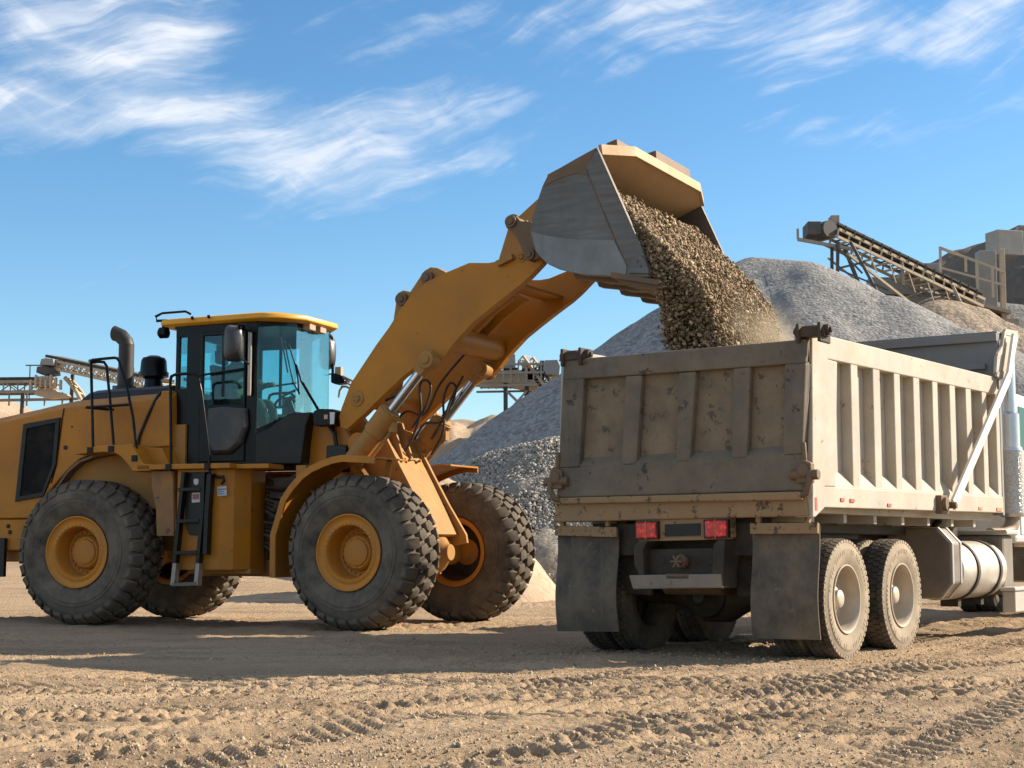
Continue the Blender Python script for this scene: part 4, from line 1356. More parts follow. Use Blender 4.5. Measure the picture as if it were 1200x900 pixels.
# mud guard hanging behind the rear tyre
m = MB()
MGD = [(0.960, 1.973), (1.262, 1.968), (1.291, 1.815), (1.320, 1.141), (1.065, 1.141), (1.043, 1.490), (0.979, 1.753)]
m.py(MGD, -1.27, -1.23)
m.py([(MGD[1][0] - 0.02, MGD[1][1]), (MGD[1][0] + 0.02, MGD[1][1]), (MGD[3][0] + 0.02, MGD[3][1]), (MGD[3][0] - 0.02, MGD[3][1])], -1.25, -0.8)
m.build('rear_mud_guard', paint('streaked_guard', (0.42, 0.17, 0.02), 0.6, base2=(0.20, 0.10, 0.04), dust=0.5, dustcol=(0.20, 0.13, 0.075), chips=0.6, streak=0.6, bump=0.1), loader, RW, bevel=0.006)

# --- ladder with black rails and worn lower step
LV = -1.34
m = MB()
for pts, wd in (([(1.503, 1.950), (1.463, 1.550), (1.415, 1.011), (1.372, 0.517)], 0.05), ([(1.786, 1.945), (1.785, 1.439), (1.737, 0.904), (1.709, 0.520)], 0.05), ([(1.874, 1.913), (1.848, 1.440), (1.835, 0.904)], 0.06)):
    for (ua, za), (ub, zb) in zip(pts[:-1], pts[1:]):
        m.bar((ua, LV, za), (ub, LV, zb), 0.10, wd)
b = m.build('ladder', black, loader, RW, bevel=0.004)
for pts in ([(1.434, 1.723), (1.766, 1.730)], [(1.419, 1.323), (1.751, 1.332)], [(1.393, 0.925), (1.724, 0.936)], [(1.378, 0.528), (1.721, 0.541)]):
    (ua, za), (ub, zb) = pts
    MB().bar((ua, LV + 0.02, za), (ub, LV + 0.02, zb), 0.16, 0.045).build('ladder_step', steel_worn if za < 0.75 else black, b, RW, bevel=0.004)
worn_step = paint('worn_step_metal', (0.33, 0.29, 0.25), 0.45, metal=0.5, dust=0.5, dustcol=(0.3, 0.22, 0.15), bump=0.1)
for pts in ([(1.408, 0.796), (1.378, 0.517)], [(1.739, 0.797), (1.715, 0.520)]):
    (ua, za), (ub, zb) = pts
    MB().bar((ua, LV, za), (ub, LV, zb), 0.104, 0.054).build('worn_rail_end', worn_step, b, RW, bevel=0.003)
MB().py([(1.461, 1.942), (1.769, 1.948), (1.761, 1.225), (1.726, 1.150), (1.554, 1.151), (1.502, 1.280)], -1.30, -1.265).build('ladder_back_plate', black, b, RW, bevel=0.006)


def decal(pts, v, name, mat, parent, Mx, th=0.004):
    return MB().py(pts, v - th, v).build(name, mat, parent, Mx)


decal([(1.605, 1.847), (1.623, 1.863), (1.660, 1.862), (1.679, 1.846), (1.674, 1.797), (1.644, 1.781), (1.612, 1.798)], -1.301, 'sticker', sticker_w, b, RW)
st = decal([(1.584, 1.685), (1.701, 1.689), (1.704, 1.565), (1.587, 1.560)], -1.301, 'sticker', sticker_w, b, RW)
decal([(1.597, 1.663), (1.689, 1.667), (1.691, 1.602), (1.599, 1.598)], -1.3055, 'sticker_print', sticker_r, st, RW, 0.002)
# paper tag on the tank with lines of print
st = decal([(1.921, 1.758), (2.055, 1.767), (2.064, 1.648), (1.930, 1.639)], -1.262, 'sticker', sticker_w, loader, RW)
for k in range(3):
    decal([(1.936, 1.731), (2.050, 1.738), (2.050, 1.718), (1.936, 1.711)] if k == 0 else ([(1.936, 1.698), (2.026, 1.704), (2.027, 1.691), (1.937, 1.685)] if k == 1 else [(1.938, 1.671), (2.039, 1.677), (2.039, 1.665), (1.938, 1.659)]),
          -1.2665, 'sticker_print', sticker_b, st, RW, 0.002)
m = MB()
pp = [(1.886, 1.913), (1.935, 1.880), (2.021, 1.879), (2.034, 1.825), (1.998, 1.793)]
m.tube([(u, -1.29, z) for u, z in pp], 0.018, 8)
m.build('fuel_cap_latch', black, loader, RW, smooth=60)


# --- hand rails
def rail(name, paths, r, parent=None, Mx=None, mat=None):
    m = MB()
    for p in paths:
        m.tube(p, r, 8)
    return m.build(name, mat or black_plain, parent or loader, Mx or RW, smooth=60)


def vpath(v, pts):
    return [(u, v, z) for u, z in pts]


for sg in (-1, 1):
    v1, v2 = sg * 1.30, sg * 1.22
    rail('hood_hand_rail', [
        vpath(v1, [(0.101, 2.268), (0.071, 2.789), (0.033, 3.420), (0.050, 3.442), (0.206, 3.453), (0.387, 3.460), (0.432, 3.450), (0.466, 3.404), (0.586, 3.075), (0.693, 2.660), (0.771, 2.155)]),
        vpath(v2, [(-0.021, 3.426), (0.101, 3.427), (0.180, 3.418), (0.220, 3.366), (0.279, 2.958), (0.364, 2.290)]),
        vpath(v1, [(-0.021, 2.820), (0.290, 2.827), (0.637, 2.839)]),
        [([(-0.021, 2.820)][0][0], v1, [(-0.021, 2.820)][0][1]), ([(0.200, 2.808)][0][0], v1 + 0.3 * (1 if sg < 0 else -1), [(0.200, 2.808)][0][1])],
        [([(0.037, 3.420)][0][0], v1, [(0.037, 3.420)][0][1]), ([(-0.055, 3.446)][0][0], v1 - 0.1 * sg, [(-0.055, 3.446)][0][1]), ([(0.037, 3.420)][0][0], v2, [(0.037, 3.420)][0][1])],
    ], 0.019)
    rail('step_hand_rail', [
        vpath(sg * 1.34, [(1.296, 2.029), (1.274, 2.641), (1.255, 3.126), (1.272, 3.180), (1.322, 3.200), (1.534, 3.209), (1.608, 3.201), (1.659, 3.156), (1.713, 2.957), (1.785, 2.519), (1.843, 2.139), (1.860, 1.912)]),
    ], 0.02)
    for u, z in [(0.114, 2.261), (0.430, 2.271), (0.784, 2.143), (1.284, 2.019), (1.846, 2.021)]:
        MB().box(u - 0.04, u + 0.04, sg * 1.40 if sg < 0 else 1.30, -1.30 if sg < 0 else 1.40, z - 0.05, z + 0.03).build('rail_foot', black_plain, loader, RW, bevel=0.004)

# --- cab
ZF, ZB, ZT = 2.05, 2.90, 3.86
plan = [(1.0, -0.80), (2.20, -0.80), (2.60, -0.45), (2.64, 0.45), (2.20, 0.80), (1.0, 0.80)]
NB, NT = [(2.248, 2.514)][0], 3.84
FB = [(2.593, 2.754)][0][1]
m = MB()


def wall(m, a, b, z0a, z0b, z1a, z1b, th=0.05):
    """upright panel from plan point a to b, between heights given at each end"""
    d = Vector((b[0] - a[0], b[1] - a[1])).normalized()
    n = Vector((-d.y, d.x)) * th
    m.loft([[(p[0], p[1], z0), (p[0] + n.x, p[1] + n.y, z0), (p[0] + n.x, p[1] + n.y, z1), (p[0], p[1], z1)] for p, z0, z1 in ((a, z0a, z1a), (b, z0b, z1b))])


# lower body: floor tub, rear wall, near and far sills, slanted front quarter, front wall
tub = [(1.0, -0.79), (2.19, -0.79), (2.59, -0.44), (2.63, 0.44), (2.19, 0.79), (1.0, 0.79)]
m.pz(tub, ZF, ZF + 0.12)
wall(m, plan[1], plan[2], ZF, ZF, NB[1], FB)
wall(m, plan[2], plan[3], ZF, ZF, FB, FB + 0.02)
wall(m, plan[3], plan[4], ZF, ZF, FB, NB[1])
for sg in (-1, 1):
    y0, y1 = (-0.80, -0.75) if sg < 0 else (0.75, 0.80)
    m.box(1.0, 1.20, y0, y1, ZF, 3.08)
    m.box(1.17, 1.385, y0 - 0.004, y1 + 0.004, ZF, ZT)        # rear door post
    m.box(2.06, 2.21, y0 - 0.004, y1 + 0.004, ZF, ZT)         # front door post
    m.box(1.0, 2.21, y0 - 0.002, y1 + 0.002, ZT - 0.10, ZT + 0.06)
    m.box(1.0, 1.06, y0 + 0.001, y1 - 0.001, ZF, ZT)
m.box(1.0, 1.05, -0.75, 0.75, ZF, 3.08)
m.box(1.0, 1.05, -0.75, 0.75, ZT - 0.06, ZT + 0.06)
wall(m, plan[1], plan[2], ZT - 0.02, ZT + 0.06, ZT + 0.07, ZT + 0.13)
wall(m, plan[2], plan[3], ZT + 0.06, ZT + 0.08, ZT + 0.13, ZT + 0.14)
wall(m, plan[3], plan[4], ZT + 0.08, ZT - 0.02, ZT + 0.14, ZT + 0.07)
m.pz([(0.95, -0.76), (2.25, -0.78), (2.60, -0.44), (2.62, 0.44), (2.25, 0.78), (0.95, 0.76)], ZT + 0.02, ZT + 0.06)
cab = m.build('cab', black_plain, loader, RW, bevel=0.008)
# front quarter's black skirt reaching forward over the articulation
m = MB()
sk = [(1.645, 2.070), (1.639, 2.350), (2.116, 2.429), (2.375, 2.523), (2.668, 2.704), (2.997, 2.717), (2.927, 2.543), (2.861, 2.049)]
m.py(sk, -0.80, -0.55)
m.build('front_skirt', black, cab, RW, bevel=0.02)
# doors, near and far
for sg in (-1, 1):
    m = MB()
    y0, y1 = (-0.825, -0.77) if sg < 0 else (0.77, 0.825)
    yb = -0.90 if sg < 0 else 0.90
    m.box(1.385, 2.055, y0, y1, 2.10, [(1.768, 2.849)][0][1])
    m.box(1.385, 1.43, y0 + 0.002, y1 - 0.002, 2.10, 3.80)
    m.box(2.02, 2.056, y0 + 0.002, y1 - 0.002, 2.10, 3.80)
    m.box(1.385, 2.056, y0 + 0.001, y1 - 0.001, 3.76, 3.82)
    d = m.build('door', black_plain, cab, RW, bevel=0.012)
    m = MB()
    bul = [(1.520, 2.807), (1.759, 2.823), (2.109, 2.790), (2.126, 2.546), (2.056, 2.327), (1.872, 2.187), (1.597, 2.181), (1.492, 2.395)]
    c_ = (sum(p[0] for p in bul) / 8, sum(p[1] for p in bul) / 8)
    m.loft([vpath(sg * 0.82, bul), vpath(sg * 0.88, [(c_[0] + (p[0] - c_[0]) * 0.93, c_[1] + (p[1] - c_[1]) * 0.94) for p in bul]),
            vpath(sg * 0.905, [(c_[0] + (p[0] - c_[0]) * 0.78, c_[1] + (p[1] - c_[1]) * 0.8) for p in bul])])
    m.build('door_shell', paint('scuffed_black', (0.02, 0.022, 0.026), 0.38, dust=0.35, dustcol=(0.20, 0.17, 0.14), bump=0.03, up=0.5), d, RW, bevel=0.02)
    MB().bar((1.72, sg * 0.80, 2.95), (1.72, sg * 0.80, 3.80), 0.03, 0.035).build('pane_divider', black_plain, d, RW)
    m = MB()
    for a in ([(1.42, sg * 0.86, 3.24), (2.03, sg * 0.86, 3.30)], [(1.42, sg * 0.83, 3.24), (1.42, sg * 0.86, 3.24)], [(2.03, sg * 0.83, 3.30), (2.03, sg * 0.86, 3.30)]):
        m.tube(a, 0.014, 8)
    m.build('door_bar', black_plain, d, RW, smooth=60)
    MB().box(1.43, 2.02, sg * 0.80 - 0.004, sg * 0.80 + 0.004, 2.92, 3.77).build('window', cab_glass, d, RW)
    MB().tube([(2.13, sg * 0.85, 2.95), (2.13, sg * 0.85, 3.78)], 0.026, 10).build('grab_bar', paint('worn_grab_bar', (0.42, 0.36, 0.31), 0.35, metal=0.6, dust=0.3, bump=0.0), cab, RW, smooth=60)
    MB().box(1.06, 1.17, sg * 0.78 - 0.004, sg * 0.78 + 0.004, 3.08, 3.77).build('window', cab_glass, cab, RW)
    a, b_ = ((plan[1], plan[2]) if sg < 0 else (plan[3], plan[4]))
    m = MB()
    if sg < 0:
        wall(m, a, b_, NB[1], FB, ZT - 0.01, ZT + 0.07, 0.008)
    else:
        wall(m, a, b_, FB, NB[1], ZT + 0.07, ZT - 0.01, 0.008)
    m.build('window', cab_glass, cab, RW)
m = MB()
wall(m, plan[2], plan[3], FB + 0.002, FB + 0.022, ZT + 0.07, ZT + 0.08, 0.008)
m.build('windscreen', cab_glass, cab, RW)
MB().box(1.02, 1.028, -0.75, 0.75, 3.08, 3.80).build('rear_window', cab_glass, cab, RW)
# roof with rounded, chamfered plan
m = MB()
RP = [(0.80, -0.86), (2.30, -0.90), (2.50, -0.78), (2.74, -0.42), (2.78, 0.42), (2.50, 0.78), (2.30, 0.90), (0.80, 0.86), (0.74, 0.7), (0.74, -0.7)]
rz = lambda u: 3.925 + 0.015 * (u - 0.8)
ring = lambda k, dz: [(1.75 + (u - 1.75) * k, v * k, rz(u) + dz) for u, v in RP]
m.loft([ring(0.95, -0.02), ring(1.0, 0.01), ring(1.0, 0.045), ring(0.985, 0.075), ring(0.90, 0.095)])
roof = m.build('roof', yellow_roof, cab, RW, bevel=0.006, smooth=30)
m = MB()
for u, v in ((1.55, -0.905), (1.3, -0.895)):
    m.cyl((u, v, rz(u) + 0.05), (u, v - 0.02, rz(u) + 0.08), 0.02, 10)
m.box(1.75, 1.82, -0.3, -0.22, 4.02, 4.08)
m.build('roof_bolt', black_plain, roof, RW)
for sg in (-1, 1):
    rail('roof_rail', [[(0.86, sg * 0.80, 4.0), (0.70, sg * 0.80, 4.0), (0.68, sg * 0.80, 4.06), (0.78, sg * 0.80, 4.10), (1.12, sg * 0.78, 4.11), (1.20, sg * 0.78, 4.07)]], 0.016, roof)
for sg in (-1, 1):
    m = MB()
    p = [(0.799, 3.838)][0]
    m.lathe([(-0.07, 0.05), (-0.05, 0.075), (0.05, 0.075), (0.06, 0.06)], 20, c=(p[0], sg * 0.78, p[1]), axis='x')
    m.box(p[0] - 0.02, p[0] + 0.03, sg * 0.78 - 0.02, sg * 0.78 + 0.02, p[1] + 0.06, p[1] + 0.14)
    l_ = m.build('work_lamp', black_plain, roof, RW, smooth=35)
    MB().lathe([(-0.078, 0.045), (-0.068, 0.05)], 20, c=(p[0], sg * 0.78, p[1]), axis='x').build('lens', beacon_m, l_, RW)
# lamps under the front edge of the roof
for v, u in ((-0.20, 2.66), (0.10, 2.67)):
    m = MB()
    m.box(u - 0.06, u + 0.05, v - 0.09, v + 0.09, 3.86, 3.95)
    l_ = m.build('roof_lamp', paint('tan_lamp_shell', (0.45, 0.3, 0.2), 0.5, dust=0.3, bump=0.0), roof, RW, bevel=0.01)
# mirrors on their arms
for sg in (-1, 1):
    mv = sg * 1.06
    pm = [(2.015, 3.614)][0] if sg < 0 else [(2.334, 3.729)][0]
    arm0 = (2.18, sg * 0.80, 3.78)
    m = MB()
    if sg < 0:
        m.tube([arm0, (2.10, -0.98, 3.80), (pm[0] + 0.14, mv, pm[1] + 0.23), (pm[0] + 0.08, mv - 0.02, pm[1] + 0.235), (pm[0] + 0.065, mv, pm[1] + 0.2), (pm[0] + 0.07, mv, pm[1] - 0.19)], 0.016, 8)
        m.tube([(2.13, -0.82, 3.35), (pm[0] + 0.12, mv, pm[1] - 0.22)], 0.012, 8)
    else:
        m.tube([(2.60, 0.62, 3.86), (pm[0] - 0.02, mv - 0.12, pm[1] + 0.30), (pm[0] + 0.06, mv, pm[1] + 0.22), (pm[0] + 0.07, mv, pm[1] - 0.30), (pm[0] - 0.04, mv, pm[1] - 0.32)], 0.016, 8)
        m.box(pm[0] - 0.08, pm[0] + 0.02, mv - 0.22, mv - 0.12, pm[1] + 0.25, pm[1] + 0.37)
    mr = m.build('mirror', black_plain, cab, RW, smooth=50)
    m = MB()
    Mm = Matrix.Translation((pm[0], mv, pm[1])) @ Matrix.Rotation(R_(-52 if sg < 0 else -18), 4, 'Z')
    hw, hh = 0.13, 0.235
    ov = [(math.copysign(abs(math.cos(t)) ** 0.5, math.cos(t)) * hw, math.copysign(abs(math.sin(t)) ** 0.6, math.sin(t)) * hh) for t in [2 * math.pi * (k + 0.5) / 24 for k in range(24)]]
    m.loft([[(-0.055, y, z) for y, z in ov], [(-0.04, y * 1.03, z * 1.02) for y, z in ov], [(0.03, y * 0.9, z * 0.94) for y, z in ov], [(0.085, y * 0.5, z * 0.62) for y, z in ov]], M=Mm)
    m.build('mirror_shell', paint('mirror_shell', (0.03, 0.032, 0.036), 0.35, dust=0.25, dustcol=(0.2, 0.17, 0.14), bump=0.0), mr, RW, smooth=50)
    m = MB()
    m.loft([[(-0.062, y * 0.93, z * 0.94) for y, z in ov], [(-0.054, y * 0.93, z * 0.94) for y, z in ov]], M=Mm)
    m.build('mirror_glass', chrome, mr, RW)
# head lamps on the cab's shoulders
for sg, cx in ((-1, 0), (1, 0)):
    if sg < 0:
        q = [(3.071, 2.710), (3.074, 2.557), (3.122, 2.523), (3.361, 2.528), (3.382, 2.712), (3.358, 2.735), (3.131, 2.747)]
    else:
        q = [(2.494, 3.392), (2.496, 3.272), (2.562, 3.246), (2.692, 3.254), (2.718, 3.289), (2.665, 3.362), (2.560, 3.402)]
    m = MB()
    m.py(q, -0.90 if sg < 0 else 0.80, -0.70 if sg < 0 else 0.98)
    hl = m.build('head_lamp', black_plain, loader, RW, bevel=0.015)
    if sg < 0:
        MB().py([(3.308, 2.697), (3.379, 2.695), (3.369, 2.544), (3.316, 2.540)], -0.908, -0.89).build('lens', beacon_m, hl, RW, bevel=0.004)
        MB().py([(3.231, 2.667), (3.278, 2.665), (3.279, 2.611), (3.231, 2.612)], -0.908, -0.89).build('turn_lens', paint('amber_lens', (0.65, 0.30, 0.18), 0.3, dust=0.2, bump=0), hl, RW)
    else:
        m = MB()
        m.tube([(u, 0.88, z) for u, z in [(2.586, 3.065), (2.598, 3.160), (2.637, 3.218), (2.702, 3.216), (2.767, 3.178)]], 0.016, 8)
        m.tube([(u, 0.88, z) for u, z in [(2.596, 3.363), (2.700, 3.335), (2.805, 3.284)]], 0.016, 8)
        m.tube([(u, 0.88, z) for u, z in [(2.635, 3.313), (2.780, 3.225)]], 0.014, 8)
        m.box(*[[(2.581, 3.471)][0][0] + d for d in (-0.04, 0.05)], 0.84, 0.92, *[[(2.582, 3.411)][0][1] + d for d in (-0.05, 0.08)])
        m.build('lamp_bracket', paint('tan_bracket', (0.42, 0.30, 0.2), 0.5, dust=0.3, bump=0), hl, RW, smooth=50)
# wiper arms on the windscreen corner
m = MB()
n_ = Vector((0.66, -0.75, 0)) * 0.03
f0 = [(2.413, 3.716), (2.467, 3.464), (2.560, 3.123), (2.649, 2.986)]
f1 = [(2.924, 2.754), (2.773, 2.982), (2.671, 3.142), (2.593, 3.369), (2.568, 3.382)]
f2 = [(2.477, 3.656), (2.581, 3.370), (2.621, 3.177), (2.637, 2.986)]
f3 = [(2.350, 3.775), (2.403, 3.580), (2.471, 3.273)]
for f, r in ((f0, 0.010), (f1, 0.012), (f2, 0.011), (f3, 0.010)):
    m.tube([(u + 0.03, -0.50, z) for u, z in f], r, 6)
m.tube([(u + 0.05, -0.50, z) for u, z in f1[:3]], 0.009, 6)
m.build('wiper', black_plain, cab, RW, smooth=60)
# steering wheel, column, console, seat
m = MB()
sw = [(2.244, 3.187)][0]
Ms = Matrix.Translation((2.28, -0.02, 2.98)) @ Matrix.Rotation(R_(-32), 4, 'Y')
pth = [(0.21 * math.cos(2 * math.pi * k / 32), 0.21 * math.sin(2 * math.pi * k / 32), 0) for k in range(33)]
m.tube(pth, 0.017, 8, M=Ms)
for k in range(3):
    t = 2 * math.pi * k / 3 + 0.5
    m.tube([(0, 0, -0.03), (0.2 * math.cos(t), 0.2 * math.sin(t), 0)], 0.014, 6, M=Ms)
m.cyl((0, 0, -0.05), (0, 0, 0.01), 0.05, 14, M=Ms)
m.tube([(2.27, -0.02, 2.96), (2.38, -0.02, 2.70), (2.44, -0.02, 2.15)], 0.05, 10)
m.build('steering_wheel', black_plain, cab, RW, smooth=60)
m = MB()
m.box(2.32, 2.56, -0.42, 0.42, 2.17, 2.72)
m.box(1.3, 2.0, 0.36, 0.72, 2.17, 2.78)
m.box(1.95, 2.15, 0.40, 0.70, 2.7, 3.05)
m.build('console', paint('grey_console', (0.20, 0.20, 0.19), 0.6, dust=0.3, bump=0.05), cab, RW, bevel=0.02)
m = MB()
Ms = Matrix.Translation((-0.12, 0, 0.15))
m.loft([[(1.42, v, 2.52), (1.98, v, 2.54), (1.99, v, 2.66), (1.50, v, 2.66)] for v in (-0.25, 0.25)], M=Ms)
m.loft([[(1.40, v, 2.60), (1.52, v, 2.62), (1.40, v, 3.30), (1.30, v, 3.30)] for v in (-0.26, 0.26)], M=Ms)
m.loft([[(1.32, v, 3.33), (1.40, v, 3.33), (1.38, v, 3.52), (1.31, v, 3.52)] for v in (-0.14, 0.14)], M=Ms)
m.box(1.4, 1.75, -0.2, 0.2, 2.16, 2.70)
m.build('seat', seat_m, cab, RW, bevel=0.03)

# ------------------------------------------------------------------ operator seated in the cab
def skin_body(name, joints, edges, radii, mat, M, subdiv=2):
    me = bpy.data.meshes.new(name)
    me.from_pydata(joints, edges, [])
    o = bpy.data.objects.new(name, me)
    COL.objects.link(o)
    attach(o, None, M)
    md = o.modifiers.new('skin', 'SKIN')
    md.use_smooth_shade = True
    for i, r in enumerate(radii):
        sv = me.skin_vertices[0].data[i]
        sv.radius = r if isinstance(r, tuple) else (r, r)
        sv.use_root = (i == 0)
    sb = o.modifiers.new('subsurf', 'SUBSURF')
    sb.levels = subdiv
    sb.render_levels = subdiv
    me.materials.append(mat)
    return o


J = [(0, 0, 0), (0.02, 0, 0.18), (0.03, 0, 0.36), (0.03, 0, 0.50), (0.05, 0, 0.60),      # pelvis, waist, chest, neck base, neck
     (0.03, -0.20, 0.46), (0.16, -0.26, 0.22), (0.42, -0.16, 0.28),                   # near shoulder, elbow, wrist
     (0.03, 0.20, 0.46), (0.16, 0.26, 0.22), (0.42, 0.16, 0.28),
     (0.10, -0.10, -0.01), (0.50, -0.13, 0.02), (0.62, -0.12, -0.38), (0.74, -0.12, -0.44),
     (0.10, 0.10, -0.01), (0.50, 0.13, 0.02), (0.62, 0.12, -0.38), (0.74, 0.12, -0.44)]
E_ = [(0, 1), (1, 2), (2, 3), (3, 4), (3, 5), (5, 6), (6, 7), (3, 8), (8, 9), (9, 10), (0, 11), (11, 12), (12, 13), (13, 14), (0, 15), (15, 16), (16, 17), (17, 18)]
RR = [(0.15, 0.13), (0.16, 0.125), (0.18, 0.13), (0.11, 0.09), (0.06, 0.06), (0.085, 0.085), (0.055, 0.055), (0.038, 0.038), (0.085, 0.085), (0.055, 0.055), (0.038, 0.038),
      (0.095, 0.095), (0.07, 0.07), (0.05, 0.05), (0.04, 0.035), (0.095, 0.095), (0.07, 0.07), (0.05, 0.05), (0.04, 0.035)]
PWM = RW @ at(1.47, -0.06, 2.91, -4)
man = skin_body('person', J, E_, RR, cloth_olive, PWM)
tag(man, 'person in a dark olive jacket seated at the wheel inside the loader cab', 'person')
# head with face and hair
m = MB()
hp = [(-0.135, 0.02), (-0.125, 0.045), (-0.10, 0.062), (-0.06, 0.075), (-0.01, 0.080), (0.05, 0.080), (0.09, 0.066), (0.115, 0.04), (0.122, 0.008)]
rings = []
for z, r in hp:
    rings.append([(0.055 + 0.02 * (1 if z < -0.06 else 0) + r * 1.18 * math.cos(t), r * math.sin(t), 0.735 + z) for t in [2 * math.pi * k / 24 for k in range(24)]])
m.loft(rings)
m.loft([[(0.14, y * 1.0, 0.75), (0.175, y * 0.8, 0.70), (0.145, y * 1.2, 0.695)] for y in (-0.014, 0.014)])
for s in (-1, 1):
    m.lathe([(-0.01, 0.012), (0.0, 0.034), (0.012, 0.026)], 14, c=(0.05, s * 0.083, 0.73))
m.cyl((0.05, 0, 0.56), (0.055, 0, 0.63), 0.055, 18)
head = m.build('head', skin_m, man, PWM, smooth=60)
m = MB()
for s in (-1, 1):
    m.lathe([(-0.012, 0.002), (-0.008, 0.010), (0.008, 0.010), (0.012, 0.002)], 12, c=(0.142, s * 0.034, 0.752), axis='x')
m.build('eyes', hair_m, head, PWM, smooth=60)
MB().bar((0.150, -0.022, 0.665), (0.150, 0.022, 0.665), 0.008, 0.008).build('mouth', paint('lip', (0.25, 0.09, 0.08), 0.5, dust=0, bump=0), head, PWM)
m = MB()
m.loft([[(0.045 + (r + 0.008) * 1.18 * math.cos(t) - 0.012, (r + 0.008) * math.sin(t), 0.735 + z + 0.012 + 0.03 * max(0, math.cos(t))) for t in [2 * math.pi * k / 24 for k in range(24)]] for z, r in hp[4:]])
m.build('hair', hair_m, man, PWM, smooth=60)
for s in (-1, 1):
    m = MB()
    m.loft([[(x, s * (0.16 + y), 0.285 + z) for y, z in ((-0.035, -0.02), (0.035, -0.02), (0.035, 0.018), (-0.035, 0.018))] for x in (0.42, 0.50)])
    for k in range(4):
        y = -0.03 + 0.02 * k
        ln = (0.045, 0.052, 0.05, 0.04)[k]
        m.tube([(0.49, s * (0.16 + y), 0.29), (0.49 + ln * 0.6, s * (0.16 + y), 0.30), (0.49 + ln, s * (0.16 + y), 0.275), (0.49 + ln * 0.75, s * (0.16 + y), 0.25)], 0.009, 8)
    m.tube([(0.44, s * 0.13, 0.29), (0.475, s * 0.105, 0.295), (0.50, s * 0.11, 0.285)], 0.011, 8)
    m.build('hand', skin_m, man, PWM, smooth=60)


# ------------------------------------------------------------------ dump truck
truck = thing('dump_truck', 'dusty tan dump truck seen from behind with its bed under the falling gravel', 'dump truck', TW)
HW = 1.30
m = MB()
TOPR = [(0.356, 2.887), (5.335, 2.951), (5.314, 2.748), (0.345, 2.673)]
LOWR = [(0.080, 1.532), (5.430, 1.573), (5.430, 1.391), (0.163, 1.345)]
POST = [(0.035, 2.862), (0.357, 2.891), (0.383, 2.671), (0.590, 2.668), (0.496, 1.534), (0.248, 1.530), (0.238, 1.343), (0.029, 1.257), (-0.025, 1.257)]
XF = 5.40
lz = lambda x: 1.53 + (x - 0.2) * (1.58 - 1.54) / 5.2       # top of the lower rail
m.box(0.06, XF, -1.17, 1.17, 1.30, 1.38)
m.pz([(0.02, -1.19), (XF, -1.19), (XF, -1.15), (0.02, -1.15)], 1.36, 2.80)
m.pz([(0.02, 1.15), (XF, 1.15), (XF, 1.19), (0.02, 1.19)], 1.36, 2.80)
for sg in (-1, 1):
    y0, y1 = (-HW, -1.14) if sg < 0 else (1.14, HW)
    m.py(TOPR, y0, y1)
    m.py(LOWR, y0, y1)
    m.py(POST, y0 - 0.006, y1 + 0.006)
    ys_, yo_ = sg * 1.188, sg * 1.296
    m.loft([[(x, ys_, lz(x) + 0.15), (x, yo_, lz(x) + 0.01), (x, yo_, lz(x) - 0.05), (x, ys_, lz(x) - 0.05)] for x in (0.1, 5.40)])
bed = m.build('dump_bed', bed_light, truck, bevel=0.010)
for xl, xr in ((999.5, 1007.6), (1025.5, 1033.6), (1050, 1057), (1072.6, 1079.8), (1094.9, 1101), (1115, 1121.4), (1133.9, 1140), (1152.7, 1158.0), (1168.5, 1173.5)):
    pass
RIBS = [(0.937, 2.101), (1.105, 2.112), (1.488, 2.136), (1.666, 2.147), (2.040, 2.171), (2.204, 2.182), (2.580, 2.205), (2.759, 2.217), (3.145, 2.241), (3.305, 2.251), (3.684, 2.276), (3.862, 2.287), (4.219, 2.309), (4.397, 2.321), (4.779, 2.345), (4.943, 2.355), (5.275, 2.377), (5.436, 2.387)]
for sg in (-1, 1):
    for k in range(9):
        xa, xb = RIBS[2 * k][0], RIBS[2 * k + 1][0]
        y0, y1 = (-1.292, -1.185) if sg < 0 else (1.185, 1.292)
        r = MB().pz([(xa, y0), (xb, y0), (xb, y1), (xa, y1)], lz(xa) - 0.02, 2.70 + 0.015 * k).build('rib', bed_light, bed, WM[truck], bevel=0.010)
# side reflectors, scuffed
for pts, mt in (([(0.601, 1.438), (0.680, 1.439), (0.678, 1.406), (0.599, 1.408)], red_refl), ([(0.819, 1.436), (0.920, 1.435), (0.919, 1.404), (0.817, 1.405)], red_refl),
                ([(1.752, 1.415), (1.842, 1.414), (1.839, 1.384), (1.750, 1.385)], red_refl), ([(4.509, 1.440), (4.629, 1.440), (4.626, 1.410), (4.506, 1.410)], orange_refl),
                ([(5.152, 1.446), (5.343, 1.448), (5.338, 1.409), (5.148, 1.407)], orange_refl), ([(0.018, 1.427), (0.068, 1.428), (0.071, 1.317), (0.022, 1.316)], red_refl)):
    MB().py(pts, -1.309, -1.300).build('reflector', mt, bed, WM[truck])
